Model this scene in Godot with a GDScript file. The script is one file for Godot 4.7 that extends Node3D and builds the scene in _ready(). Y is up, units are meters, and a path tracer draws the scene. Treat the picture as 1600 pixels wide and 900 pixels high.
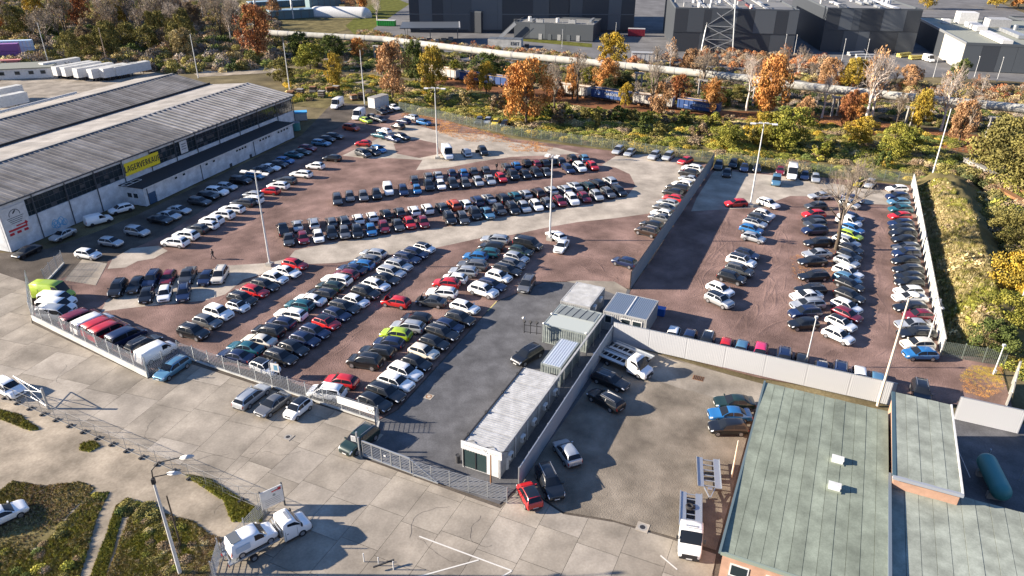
extends Node3D
# Car storage lot seen from a drone: x right, -z away from the viewer, metres.
var rng := RandomNumberGenerator.new()
var M := {}
var taken := {}
var cache := {}

func lin(r, g, b, a = 1.0) -> Color:
	var c := Color(r, g, b).linear_to_srgb()
	c.a = a
	return c

func numbered(n: String) -> String:
	if not taken.has(n):
		taken[n] = 0
		return n
	taken[n] += 1
	return "%s_%03d" % [n, taken[n]]

func tag(o: Node, label: String, category: String, group := "") -> void:
	o.set_meta("label", label)
	o.set_meta("category", category)
	if group:
		o.set_meta("group", group)

func thing(called: String, label: String, category: String, at := Vector3.ZERO, turn := 0.0, group := "") -> Node3D:
	var o := Node3D.new()
	o.name = numbered(called)
	o.position = at
	o.rotation.y = turn
	add_child(o, true)
	tag(o, label, category, group)
	return o

func put(called: String, mesh: Mesh, m: Material, parent: Node = null, at := Vector3.ZERO) -> MeshInstance3D:
	var o := MeshInstance3D.new()
	o.mesh = mesh
	o.material_override = m
	if parent == null:
		o.name = numbered(called)
		add_child(o, true)
	else:
		o.name = called
		parent.add_child(o, true)
	o.position = at
	return o

func struct(called: String, mesh: Mesh, m: Material, at := Vector3.ZERO) -> MeshInstance3D:
	var o := put(called, mesh, m, null, at)
	o.set_meta("kind", "structure")
	return o

func stuff(o: Node) -> Node:
	o.set_meta("kind", "stuff")
	return o

func box_mesh(s: Vector3) -> BoxMesh:
	var key := "b%.3f,%.3f,%.3f" % [s.x, s.y, s.z]
	if not cache.has(key):
		var b := BoxMesh.new()
		b.size = s
		cache[key] = b
	return cache[key]

func box(called: String, at: Vector3, s: Vector3, m: Material, parent: Node = null, turn := 0.0) -> MeshInstance3D:
	var o := put(called, box_mesh(s), m, parent, at)
	o.rotation.y = turn
	return o

func cyl_mesh(r: float, h: float, sides := 10, top := -1.0) -> CylinderMesh:
	var key := "c%.3f,%.3f,%d,%.3f" % [r, h, sides, top]
	if not cache.has(key):
		var c := CylinderMesh.new()
		c.bottom_radius = r
		c.top_radius = r if top < 0.0 else top
		c.height = h
		c.radial_segments = sides
		c.rings = 1
		cache[key] = c
	return cache[key]

func along(a: Vector3, b: Vector3) -> Transform3D:
	# local y runs from a to b, origin half-way
	var y := (b - a).normalized()
	var x := y.cross(Vector3.UP)
	if x.length() < 0.01:
		x = Vector3.RIGHT
	x = x.normalized()
	return Transform3D(Basis(x, y, x.cross(y)), (a + b) / 2.0)

func pole(called: String, a: Vector3, b: Vector3, r: float, m: Material, parent: Node = null, sides := 8, top := -1.0) -> MeshInstance3D:
	var o := put(called, cyl_mesh(r, a.distance_to(b), sides, top), m, parent)
	o.transform = along(a, b)
	return o

func bar(called: String, a: Vector3, b: Vector3, w: float, h: float, m: Material, parent: Node = null) -> MeshInstance3D:
	var o := put(called, box_mesh(Vector3(w, a.distance_to(b), h)), m, parent)
	o.transform = along(a, b)
	return o

func tool() -> SurfaceTool:
	var st := SurfaceTool.new()
	st.begin(Mesh.PRIMITIVE_TRIANGLES)
	return st

func add_mesh(st: SurfaceTool, mesh: Mesh, t: Transform3D) -> void:
	st.append_from(mesh, 0, t)

func add_box(st: SurfaceTool, at: Vector3, s: Vector3) -> void:
	st.append_from(box_mesh(s), 0, Transform3D(Basis.IDENTITY, at))

func add_bar(st: SurfaceTool, a: Vector3, b: Vector3, w: float, h := -1.0) -> void:
	st.append_from(box_mesh(Vector3(w, a.distance_to(b), w if h < 0.0 else h)), 0, along(a, b))

func flat(pts, y := 0.0) -> ArrayMesh:
	# a level sheet over a polygon of Vector2(x, z), facing up
	var p := PackedVector2Array(pts)
	var tri := Geometry2D.triangulate_polygon(p)
	if tri.is_empty():
		# some outlines only triangulate once split into convex pieces
		var st0 := tool()
		for piece in Geometry2D.decompose_polygon_in_convex(p):
			add_mesh(st0, flat(piece, y), Transform3D.IDENTITY)
		return st0.commit()
	var st := tool()
	for i in range(0, tri.size(), 3):
		var a := p[tri[i]]
		var b := p[tri[i + 1]]
		var c := p[tri[i + 2]]
		if (b - a).cross(c - a) < 0.0:
			var k := b
			b = c
			c = k
		for q in [a, b, c]:
			st.set_normal(Vector3.UP)
			st.add_vertex(Vector3(q.x, y, q.y))
	return st.commit()

func slab_mesh(pts: PackedVector2Array, depth: float, edge: float) -> ArrayMesh:
	# one poured slab: a level top with chamfered, recessed edges
	var inner := Geometry2D.offset_polygon(pts, -edge)
	if inner.is_empty():
		return null
	var q: PackedVector2Array = inner[0]
	var tri := Geometry2D.triangulate_polygon(q)
	if tri.is_empty():
		return null
	var st := tool()
	for i in range(0, tri.size(), 3):
		var t := [q[tri[i]], q[tri[i + 1]], q[tri[i + 2]]]
		if (t[1] - t[0]).cross(t[2] - t[0]) < 0.0:
			t = [t[0], t[2], t[1]]
		for v in t:
			st.set_normal(Vector3.UP)
			st.add_vertex(Vector3(v.x, 0, v.y))
	for i in q.size():
		var a := q[i]
		var b := q[(i + 1) % q.size()]
		var n := (b - a).orthogonal().normalized()
		var mid := (a + b) / 2.0 + n * 0.01
		if Geometry2D.is_point_in_polygon(mid, q):
			n = -n
		var a2 := a + n * edge * 0.6
		var b2 := b + n * edge * 0.6
		var nn := Vector3(n.x, 0.6, n.y).normalized()
		for v in [Vector3(a.x, 0, a.y), Vector3(b.x, 0, b.y), Vector3(b2.x, -depth, b2.y), Vector3(a.x, 0, a.y), Vector3(b2.x, -depth, b2.y), Vector3(a2.x, -depth, a2.y)]:
			st.set_normal(nn)
			st.add_vertex(v)
	return st.commit()

func poly_prism(pts, y0: float, y1: float) -> ArrayMesh:
	var p := PackedVector2Array(pts)
	var st := tool()
	var tri := Geometry2D.triangulate_polygon(p)
	for i in range(0, tri.size(), 3):
		var t := [p[tri[i]], p[tri[i + 1]], p[tri[i + 2]]]
		if (t[1] - t[0]).cross(t[2] - t[0]) < 0.0:
			t = [t[0], t[2], t[1]]
		for v in t:
			st.set_normal(Vector3.UP)
			st.add_vertex(Vector3(v.x, y1, v.y))
		for v in [t[0], t[2], t[1]]:
			st.set_normal(Vector3.DOWN)
			st.add_vertex(Vector3(v.x, y0, v.y))
	for i in p.size():
		var a := p[i]
		var b := p[(i + 1) % p.size()]
		var n := (b - a).orthogonal().normalized()
		if Geometry2D.is_point_in_polygon((a + b) / 2.0 + n * 0.01, p):
			n = -n
		if n.cross(b - a) > 0.0:
			var k := a
			a = b
			b = k
		for v in [Vector3(a.x, y0, a.y), Vector3(b.x, y0, b.y), Vector3(b.x, y1, b.y), Vector3(a.x, y0, a.y), Vector3(b.x, y1, b.y), Vector3(a.x, y1, a.y)]:
			st.set_normal(Vector3(n.x, 0, n.y))
			st.add_vertex(v)
	return st.commit()

func quad(st: SurfaceTool, a: Vector3, b: Vector3, c: Vector3, d: Vector3, col := Color.WHITE) -> void:
	var n := (c - a).cross(b - a).normalized()
	for v in [a, b, c, a, c, d]:
		st.set_color(col)
		st.set_normal(n)
		st.add_vertex(v)

# ---------------------------------------------------------------- materials
func noise_tex(c0: Color, c1: Color, freq: float, seed_: int, oct := 4, size := 1024, mid = null, cell := false) -> NoiseTexture2D:
	var key := "n%s%s%.4f,%d,%d,%d" % [c0.to_html(), c1.to_html(), freq, seed_, oct, size]
	if cache.has(key):
		return cache[key]
	var n := FastNoiseLite.new()
	n.noise_type = FastNoiseLite.TYPE_CELLULAR if cell else FastNoiseLite.TYPE_SIMPLEX_SMOOTH
	n.seed = seed_
	n.frequency = freq
	n.fractal_octaves = oct
	n.fractal_gain = 0.6
	var g := Gradient.new()
	g.set_color(0, c0)
	g.set_color(1, c1)
	if mid != null:
		g.add_point(0.5, mid)
	var t := NoiseTexture2D.new()
	t.width = size
	t.height = size
	t.seamless = true
	t.noise = n
	t.color_ramp = g
	cache[key] = t
	return t

func mat(c: Color, rough := 0.8, metal := 0.0, key := "") -> StandardMaterial3D:
	var k := key if key else "%s|%.2f|%.2f" % [c.to_html(), rough, metal]
	if not M.has(k):
		var m := StandardMaterial3D.new()
		m.albedo_color = c
		m.roughness = rough
		m.metallic = metal
		M[k] = m
	return M[k]

func ground_mat(key: String, a: Color, b: Color, fine_m: float, coarse_m: float, contrast: float, seed_: int, bump := 0.0, cell := false) -> StandardMaterial3D:
	var m := StandardMaterial3D.new()
	m.albedo_texture = noise_tex(a, b, 0.02, seed_, 5, 1024, null, cell)
	m.uv1_triplanar = true
	m.uv1_world_triplanar = true
	m.uv1_scale = Vector3.ONE / fine_m
	m.roughness = 0.95
	m.metallic_specular = 0.2
	if contrast > 0.0:
		m.detail_enabled = true
		m.detail_blend_mode = BaseMaterial3D.BLEND_MODE_MUL
		m.detail_uv_layer = BaseMaterial3D.DETAIL_UV_2
		m.detail_albedo = noise_tex(Color(1.0 - contrast, 1.0 - contrast, 1.0 - contrast), Color(1, 1, 1), 0.008, 40 + seed_ % 5, 6, 512)
		m.uv2_triplanar = true
		m.uv2_world_triplanar = true
		m.uv2_scale = Vector3.ONE / coarse_m
	if bump > 0.0:
		m.heightmap_enabled = true
		m.heightmap_scale = bump
		m.heightmap_texture = noise_tex(Color.BLACK, Color.WHITE, 0.03, seed_ + 3, 4, 512)
	M[key] = m
	return m

func paint(c: Color, key: String, metal := 0.35, rough := 0.3) -> StandardMaterial3D:
	var m := StandardMaterial3D.new()
	m.albedo_color = c
	m.metallic = metal
	m.roughness = rough
	m.clearcoat_enabled = true
	m.clearcoat = 0.8
	m.clearcoat_roughness = 0.06
	M[key] = m
	return m

func make_materials() -> void:
	ground_mat("terrain", lin(.16, .13, .07), lin(.28, .23, .13), 9, 70, .4, 11)
	ground_mat("bed", lin(.10, .085, .07), lin(.17, .145, .12), 6, 30, .3, 12)
	ground_mat("concrete", lin(.355, .31, .25), lin(.455, .405, .332), 7, 34, .34, 13)
	ground_mat("concrete_b", lin(.33, .287, .23), lin(.425, .376, .308), 7, 27, .3, 14)
	ground_mat("concrete_c", lin(.375, .33, .27), lin(.475, .425, .355), 7, 30, .3, 15)
	ground_mat("gravel", lin(.225, .142, .118), lin(.37, .252, .213), 4.0, 38, .36, 16, 3.0)
	M.gravel.uv1_scale = Vector3(1 / 3.2, 1 / 3.2, 1 / 6.5)
	ground_mat("lane", lin(.43, .375, .305), lin(.55, .49, .41), 8, 31, .28, 17)
	ground_mat("asphalt", lin(.12, .12, .124), lin(.175, .175, .18), 5, 15, .27, 18)
	ground_mat("pavers", lin(.22, .187, .145), lin(.35, .305, .245), 3.0, 24, .35, 19, 2.0)
	ground_mat("road", lin(.16, .158, .158), lin(.22, .217, .215), 8, 60, .25, 20)
	ground_mat("dirt", lin(.36, .30, .225), lin(.50, .43, .33), 9, 28, .35, 21)
	ground_mat("grass_bed", lin(.15, .125, .05), lin(.30, .25, .12), 4, 25, .4, 22)
	ground_mat("moss", lin(.10, .11, .02), lin(.20, .20, .045), 3, 15, .35, 23)
	ground_mat("leaf_ground", lin(.20, .085, .04), lin(.36, .17, .08), 7, 40, .4, 24)
	ground_mat("roof_felt", lin(.265, .305, .24), lin(.35, .39, .315), 5, 14, .28, 25)
	ground_mat("roof_felt_b", lin(.335, .37, .31), lin(.43, .46, .395), 5, 12, .25, 26)
	ground_mat("hall_wall", lin(.66, .69, .71), lin(.80, .82, .83), 8, 9, .22, 27)
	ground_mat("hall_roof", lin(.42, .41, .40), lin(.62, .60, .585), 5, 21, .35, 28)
	ground_mat("hall_roof_sunlit", lin(.40, .375, .34), lin(.50, .47, .43), 7, 25, .25, 29)  # roof colour lightened for the slopes that face the sun
	ground_mat("brick_wall", lin(.44, .27, .19), lin(.56, .36, .26), 1.4, 6, .2, 30)
	ground_mat("pale_wall", lin(.50, .50, .47), lin(.62, .62, .58), 3, 10, .2, 31)
	ground_mat("bark", lin(.09, .07, .05), lin(.17, .14, .11), 1.5, 5, .3, 32)
	for k in ["hall_roof", "roof_felt", "roof_felt_b", "hall_roof_sunlit"]:
		M[k].vertex_color_use_as_albedo = true
	var g := mat(lin(.012, .015, .02), .06, 0.0, "glass")
	g.metallic_specular = 0.4
	mat(lin(.02, .03, .035), .12, 0.0, "window")
	mat(lin(.018, .018, .02), .9, 0.0, "tyre")
	mat(lin(.45, .46, .48), .35, .8, "rim")
	mat(lin(.75, .78, .8), .1, .1, "lamp_glass")
	mat(lin(.35, .01, .01), .2, 0.0, "tail_glass")
	mat(lin(.02, .02, .022), .6, 0.0, "trim")
	mat(lin(.42, .44, .45), .45, .7, "galvanised")
	mat(lin(.55, .56, .55), .6, .2, "pole_grey")
	mat(lin(.17, .20, .17), .6, 0.0, "fence_green")
	ground_mat("white", lin(.60, .60, .58), lin(.76, .76, .74), 3, 4, .14, 34)
	ground_mat("cabin_grey", lin(.36, .365, .36), lin(.48, .485, .48), 3, 4, .2, 35)
	ground_mat("cabin_green", lin(.25, .285, .275), lin(.36, .40, .385), 3, 4, .25, 36)
	ground_mat("cabin_roof", lin(.42, .43, .435), lin(.55, .555, .555), 2.5, 6, .22, 37)
	for k in ["white", "cabin_grey", "cabin_green", "cabin_roof"]:
		M[k].roughness = .6
	mat(lin(.036, .042, .05), .55, 0.0, "clad_dark")
	mat(lin(.10, .112, .122), .55, 0.0, "clad_grey")
	mat(lin(.068, .078, .088), .55, 0.0, "clad_mid")
	mat(lin(.03, .03, .032), .8, 0.0, "black")
	ground_mat("pipe_skin", lin(.46, .45, .40), lin(.60, .59, .53), 4, 12, .25, 33)
	mat(lin(.26, .25, .23), .9, 0.0, "old_concrete")
	mat(lin(.06, .05, .045), .9, 0.0, "dark_wood")
	mat(lin(.25, .12, .05), .8, .2, "rust")
	mat(lin(.80, .62, .02), .6, 0.0, "yellow")
	mat(lin(.016, .055, .18), .6, 0.0, "wagon_blue")
	mat(lin(.45, .02, .03), .5, 0.0, "sign_red")
	mat(lin(.50, .40, .10), .5, 0.1, "machine_yellow")
	var cols := {"black": [.008, .009, .011], "dark grey": [.045, .05, .055], "grey": [.14, .145, .15], "silver": [.42, .44, .45], "white": [.78, .78, .76], "red": [.42, .012, .014], "maroon": [.16, .01, .022], "blue": [.02, .13, .33], "navy": [.008, .018, .06], "teal": [.012, .09, .12], "lime green": [.30, .42, .02], "yellow": [.62, .50, .02], "orange red": [.42, .055, .015], "dark green": [.012, .03, .025], "pink": [.60, .03, .12], "light blue": [.10, .24, .36], "brown": [.035, .022, .016], "beige": [.60, .56, .47]}
	for k in cols:
		var c = cols[k]
		var solid: bool = k in ["white", "red", "lime green", "yellow", "orange red", "pink", "beige"]
		paint(lin(c[0], c[1], c[2]), "paint " + k, 0.0 if solid else (.45 if k in ["silver", "grey", "light blue"] else .15), 0.35)
# ---------------------------------------------------------------- vehicles
# length, width, height, bonnet height, cowl, screen top, roof rear, rear glass foot (shares of the length), height at the rear glass foot, roof width share, wheel radius
const CAR := {
	"hatchback": [4.15, 1.78, 1.47, .92, .25, .43, .86, .965, .98, .62, .32],
	"small_car": [3.5, 1.64, 1.5, .95, .22, .40, .86, .97, .98, .64, .29],
	"estate_car": [4.7, 1.82, 1.47, .90, .27, .43, .90, .975, .98, .62, .33],
	"saloon_car": [4.65, 1.81, 1.43, .88, .27, .44, .70, .86, .99, .60, .33],
	"suv": [4.5, 1.87, 1.67, 1.06, .25, .40, .88, .97, 1.08, .65, .36],
	"minivan": [4.55, 1.84, 1.68, 1.0, .20, .41, .90, .975, 1.05, .66, .33],
	"panel_van": [4.4, 1.82, 1.82, 1.05, .22, .38, .95, .985, 1.1, .76, .32],
	"passenger_van": [5.1, 1.93, 1.95, 1.12, .16, .32, .955, .985, 1.15, .80, .34],
	"cargo_van": [5.1, 1.93, 1.98, 1.12, .16, .32, .955, .985, 1.15, .80, .34],
	"high_roof_van": [5.9, 2.02, 2.6, 1.15, .14, .27, .965, .988, 1.2, .82, .35],
	"pickup": [5.1, 1.88, 1.75, 1.08, .25, .38, .60, .65, 1.1, .66, .38],
}

func car_sections(p: Array) -> Array:
	var w: float = p[1] / 2.0
	var h: float = p[2]
	var hh: float = p[3]
	var s := [[0.0, .52, .74], [.012, .68, .84], [.04, hh - .16, .91], [.12, hh - .06, .97], [p[4], hh, 1.0]]
	for k in [.33, .66]:
		s.append([lerpf(p[4], p[5], k), lerpf(hh, h - .05, pow(k, .92)), 1.0])
	s.append([p[5], h - .045, 1.0])
	s.append([lerpf(p[5], p[6], .3), h - .005, 1.0])
	s.append([lerpf(p[5], p[6], .65), h, 1.0])
	s.append([p[6], h - .06, .985])
	s.append([lerpf(p[6], p[7], .5), lerpf(h - .06, p[8], .45), .97])
	s.append([p[7], p[8], .95])
	if p[7] < .93:
		s.append([.965, p[8] - .03, .92])
	s.append([.99, minf(p[8] - .14, .86), .89])
	s.append([1.0, .55, .80])
	var out := []
	for e in s:
		var top: float = e[1]
		var ww: float = w * e[2]
		var belt := minf(lerpf(hh - .05, maxf(hh - .05, p[8] - .05), e[0]), top - .03)
		var k := clampf((top - belt) / .45, 0, 1)
		var rw := lerpf(ww * .93, minf(w * p[9] * 1.12, ww), k)
		var low := .24 if e[0] > .02 and e[0] < .98 else .34
		var ye := top - lerpf(.012, .07, k)
		out.append([e[0], [Vector2(ww * .9, low), Vector2(ww, minf(.42, top - .12)), Vector2(ww, belt - .1 if belt > .6 else belt * .8), Vector2(ww * .965, belt), Vector2(rw, ye), Vector2(rw * .82, top - lerpf(.004, .02, k)), Vector2(rw * .4, top), Vector2(0, top)]])
	return out

func car_point(sec: Array, length: float, t: float, q: float, side: float) -> Vector3:
	var i := 0
	while i < sec.size() - 2 and sec[i + 1][0] < t:
		i += 1
	var f: float = clampf((t - sec[i][0]) / (sec[i + 1][0] - sec[i][0]), 0, 1)
	var j := mini(int(q), 6)
	var a: Vector2 = sec[i][1][j].lerp(sec[i][1][j + 1], q - j)
	var b: Vector2 = sec[i + 1][1][j].lerp(sec[i + 1][1][j + 1], q - j)
	var v := a.lerp(b, f)
	return Vector3(length * (.5 - t), v.y, v.x * side)

func car_patch(sec: Array, length: float, t0: float, t1: float, nt: int, path: Array, off: Vector3, both := false) -> ArrayMesh:
	# a pane that follows the body: path is a list of [q, side]
	var st := tool()
	for i in nt:
		var ta := lerpf(t0, t1, float(i) / nt)
		var tb := lerpf(t0, t1, float(i + 1) / nt)
		for k in path.size() - 1:
			var a := car_point(sec, length, ta, path[k][0], path[k][1]) + off
			var b := car_point(sec, length, ta, path[k + 1][0], path[k + 1][1]) + off
			var c := car_point(sec, length, tb, path[k + 1][0], path[k + 1][1]) + off
			var d := car_point(sec, length, tb, path[k][0], path[k][1]) + off
			for v in [a, b, c, a, c, d]:
				st.add_vertex(v)
	st.index()
	st.generate_normals()
	return st.commit()

func car_kit(kind: String) -> Dictionary:
	if cache.has("kit " + kind):
		return cache["kit " + kind]
	var p: Array = CAR[kind]
	var L: float = p[0]
	var sec := car_sections(p)
	var st := tool()
	var ring := func(i): 
		var r := []
		for v in sec[i][1]:
			r.append(Vector3(L * (.5 - sec[i][0]), v.y, v.x))
		for k in range(6, -1, -1):
			var v: Vector2 = sec[i][1][k]
			r.append(Vector3(L * (.5 - sec[i][0]), v.y, -v.x))
		return r
	for i in sec.size() - 1:
		var a: Array = ring.call(i)
		var b: Array = ring.call(i + 1)
		for k in a.size() - 1:
			for v in [a[k], a[k + 1], b[k + 1], a[k], b[k + 1], b[k]]:
				st.add_vertex(v)
		for v in [a[0], b[a.size() - 1], a[a.size() - 1], a[0], b[0], b[a.size() - 1]]:
			st.add_vertex(v)
	for e in [0, sec.size() - 1]:
		var a: Array = ring.call(e)
		for k in range(1, a.size() - 1):
			for v in ([a[0], a[k + 1], a[k]] if e == 0 else [a[0], a[k], a[k + 1]]):
				st.add_vertex(v)
	st.index()
	st.generate_normals()
	var d := {"body": st.commit(), "L": L, "W": p[1], "r": p[10], "H": p[2]}
	var van := kind in ["panel_van", "high_roof_van", "cargo_van"]
	var top := []
	for k in [[4.12, 1], [5, 1], [6, 1], [7, 1], [6, -1], [5, -1], [4.12, -1]]:
		top.append(k)
	d.screen = car_patch(sec, L, lerpf(p[4], p[5], .06), lerpf(p[4], p[5], .93), 4, top, Vector3(.012, .012, 0))
	d.rear = car_patch(sec, L, lerpf(p[6], p[7], .12), lerpf(p[6], p[7], .9), 3, top, Vector3(-.012, .012, 0))
	var t0 := lerpf(p[4], p[5], .30)
	var t1: float = lerpf(p[6], p[7], .35)
	var tm := lerpf(p[5], p[6], .38)
	if van:
		t1 = p[5] + .12
		tm = t1
	for s in [1, -1]:
		var pa := [[3.12, s], [3.9, s]]
		d["front %d" % s] = car_patch(sec, L, t0, tm - .008, 5, pa, Vector3(0, 0, .012 * s))
		if not van:
			d["back %d" % s] = car_patch(sec, L, tm + .008, t1, 5, pa, Vector3(0, 0, .012 * s))
		d["head %d" % s] = car_patch(sec, L, .012, .075, 3, [[2.0, s], [3.0, s], [4.0, s]], Vector3(.012, .006, .008 * s))
		d["tail %d" % s] = car_patch(sec, L, .972, .996, 2, [[1.7, s], [2.9, s], [3.6, s]] if p[7] > .9 else [[1.8, s], [3.0, s], [4.2, s]], Vector3(-.015, 0, .012 * s))
	d.roof = car_patch(sec, L, p[5] + .015, p[6] - .005, 6, top, Vector3(0, .006, 0))
	cache["kit " + kind] = d
	return d

func make_car(kind: String, colour: String, roof: String, near: bool) -> Node3D:
	var d := car_kit(kind)
	var o := Node3D.new()
	put("body", d.body, M["paint " + colour], o)
	put("windscreen", d.screen, M.glass, o)
	if not kind in ["panel_van", "high_roof_van", "cargo_van", "pickup"]:
		put("rear_window", d.rear, M.glass, o)
	for s in [1, -1]:
		put("side_window", d["front %d" % s], M.glass, o)
		if d.has("back %d" % s):
			put("side_window", d["back %d" % s], M.glass, o)
		put("headlight", d["head %d" % s], M.lamp_glass, o)
		put("tail_light", d["tail %d" % s], M.tail_glass, o)
		for e in [[.305, 1], [-.295, -1]]:
			var w := put("wheel", cyl_mesh(d.r, .22, 14), M.tyre, o, Vector3(d.L * e[0], d.r, (d.W / 2.0 - .085) * s))
			w.rotation.x = PI / 2
			if near:
				put("rim", cyl_mesh(d.r * .66, .232, 10), M.rim, w)
		if near:
			var m := box("mirror", Vector3(d.L * .21, d.H * .66, (d.W / 2.0 + .07) * s), Vector3(.12, .13, .2), M["paint " + colour], o)
			m.rotation.y = .2 * s
	if roof == "black":
		put("roof_panel", d.roof, M["paint black"], o)
	elif near and kind in ["estate_car", "suv", "minivan"]:
		for s in [1, -1]:
			bar("roof_rail", Vector3(d.L * .06, d.H + .02, d.W * .3 * s), Vector3(-d.L * .36, d.H - .01, d.W * .3 * s), .04, .05, M.rim, o)
	if near:
		box("grille", Vector3(d.L / 2.0 - .02, .62, 0), Vector3(.08, .13, d.W * .5), M.trim, o)
		box("bumper_trim", Vector3(-d.L / 2.0 + .02, .38, 0), Vector3(.1, .16, d.W * .7), M.trim, o)
		for s in [1, -1]:
			box("sill", Vector3(0, .27, (d.W / 2.0 - .06) * s), Vector3(d.L * .44, .12, .1), M.trim, o)
		for e in [1, -1]:
			box("number_plate", Vector3((d.L / 2.0 + .004) * e, .46, 0), Vector3(.02, .11, .52), M.white, o)
	return o

const GROUP_OF := {}

func car(kind: String, colour: String, x: float, z: float, deg: float, label: String, group: String, extra := "") -> void:
	var near := Vector3(x, 50, z).length() < 137.0
	var key := "%s/%s/%s/%s" % [kind, colour, "black" if extra == "black roof" else "", near]
	if not cache.has(key):
		cache[key] = make_car(kind, colour, "black" if extra == "black roof" else "", near)
	var o: Node3D = cache[key].duplicate()
	o.name = numbered(kind)
	add_child(o, true)
	o.position = Vector3(x, 0.014, z)
	o.rotation.y = deg_to_rad(deg)
	o.scale = Vector3(rng.randf_range(.94, 1.05), rng.randf_range(.97, 1.05), rng.randf_range(.98, 1.02))
	tag(o, label, {"suv": "SUV", "pickup": "pickup truck", "panel_van": "van", "cargo_van": "van", "passenger_van": "van", "high_roof_van": "van", "minivan": "minivan"}.get(kind, "car"), group)
	var d := car_kit(kind)
	if extra == "bonnet":
		var b := box("bonnet", Vector3(d.L * .33, 1.22, 0), Vector3(1.0, .05, d.W * .82), M["paint " + colour], o)
		b.rotation.z = -1.15
		box("engine_bay", Vector3(d.L * .38, .86, 0), Vector3(.75, .06, d.W * .7), M.black, o)
	if extra == "door":
		box("open_door", Vector3(d.L * .12, .8, d.W / 2.0 + .5), Vector3(.09, .75, 1.0), M["paint " + colour], o, .25)
	if extra == "cross":
		for s in [1, -1]:
			var b := box("cross_mark", Vector3(d.L * .36, .975, 0), Vector3(1.15, .02, .16), M.white, o, .75 * s)
			b.rotation.z = -.06

func cab(o: Node3D, x0: float, m: Material) -> void:
	# a light lorry's cab, nose at x0, made with the van's front
	var p := [2.7, 2.02, 2.35, 1.15, .30, .56, .965, .995, 2.0, .86, .36]
	var sec := car_sections(p)
	var st := tool()
	for i in sec.size() - 1:
		for s in [1, -1]:
			for k in 7:
				var a := Vector3(2.7 * (.5 - sec[i][0]), sec[i][1][k].y, sec[i][1][k].x * s)
				var b := Vector3(2.7 * (.5 - sec[i][0]), sec[i][1][k + 1].y, sec[i][1][k + 1].x * s)
				var c := Vector3(2.7 * (.5 - sec[i + 1][0]), sec[i + 1][1][k + 1].y, sec[i + 1][1][k + 1].x * s)
				var e := Vector3(2.7 * (.5 - sec[i + 1][0]), sec[i + 1][1][k].y, sec[i + 1][1][k].x * s)
				for v in ([a, b, c, a, c, e] if s == 1 else [a, c, b, a, e, c]):
					st.add_vertex(v)
	st.index()
	st.generate_normals()
	var off := Vector3(x0 - 1.35, 0, 0)
	put("cab", st.commit(), m, o, off)
	var top := []
	for k in [[4.1, 1], [5, 1], [6, 1], [7, 1], [6, -1], [5, -1], [4.1, -1]]:
		top.append(k)
	put("windscreen", car_patch(sec, 2.7, .315, .53, 4, top, Vector3(.014, .014, 0)), M.glass, o, off)
	for s in [1, -1]:
		put("side_window", car_patch(sec, 2.7, .42, .84, 5, [[3.15, s], [3.75, s]], Vector3(0, 0, .014 * s)), M.glass, o, off)
		put("headlight", car_patch(sec, 2.7, .012, .08, 3, [[2.0, s], [3.0, s], [4.0, s]], Vector3(.012, .006, .008 * s)), M.lamp_glass, o, off)
		box("mirror", Vector3(x0 - 1.05, 1.55, 1.15 * s), Vector3(.12, .34, .2), M.trim, o)

func tow_truck(label: String, at: Vector3, deg: float, bed_tilt: float, clutter: bool) -> Node3D:
	var o := thing("tow_truck", label, "tow truck", at, deg_to_rad(deg))
	cab(o, 3.6, M["paint white"])
	box("grille", Vector3(3.58, .62, 0), Vector3(.06, .3, 1.3), M.trim, o)
	box("bumper", Vector3(3.52, .34, 0), Vector3(.2, .24, 1.7), M.trim, o)
	box("number_plate", Vector3(3.64, .34, 0), Vector3(.02, .12, .52), M.white, o)
	for k in 7:
		box("roof_print", Vector3(1.72, 2.36, -.48 + k * .16), Vector3(.2, .02, .1), M.cabin_grey, o)
	box("roof_print", Vector3(1.95, 2.36, 0), Vector3(.04, .02, 1.3), M.clad_grey, o)
	for s in [1, -1]:
		for x in [1.05, 2.15]:
			box("door_seam", Vector3(x, .95, 1.008 * s), Vector3(.025, 1.0, .012), M.trim, o)
		box("door_handle", Vector3(1.25, 1.12, 1.02 * s), Vector3(.16, .05, .03), M.trim, o)
		box("sill", Vector3(1.6, .3, .95 * s), Vector3(1.1, .16, .12), M.trim, o)
	var bed := Node3D.new()
	bed.name = "flatbed"
	o.add_child(bed)
	bed.position = Vector3(.5, .95, 0)
	bed.rotation.z = bed_tilt
	var L := 4.5
	for s in [1, -1]:
		box("side_rail", Vector3(-L / 2, .06, .98 * s), Vector3(L, .14, .1), M.galvanised, bed)
		box("wheel_track", Vector3(-L / 2, .03, .66 * s), Vector3(L - .1, .05, .5), M.galvanised, bed)
	for k in 7:
		box("cross_member", Vector3(-.3 - k * .66, 0, 0), Vector3(.09, .06, 1.9), M.galvanised, bed)
	box("headboard", Vector3(.2, .45, 0), Vector3(.06, .9, 1.9), M.galvanised, bed)
	box("chassis", Vector3(-.6, .62, 0), Vector3(6.0, .2, .9), M.trim, o)
	for e in [[2.55, .9], [-1.9, .85]]:
		for s in [1, -1]:
			var w := put("wheel", cyl_mesh(.36, .26, 14), M.tyre, o, Vector3(e[0], .36, e[1] * s))
			w.rotation.x = PI / 2
			put("rim", cyl_mesh(.2, .27, 10), M.rim, w)
	if clutter:
		var w := put("spare_tyre", ring_mesh(.3, .11), M.tyre, o, Vector3(-2.0, 1.12, .1))
		w.rotation.z = .05
	for s in [1, -1]:
		box("tail_light", Vector3(-4.0, .8, .8 * s), Vector3(.05, .12, .3), M.tail_glass, o)
	return o

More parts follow.
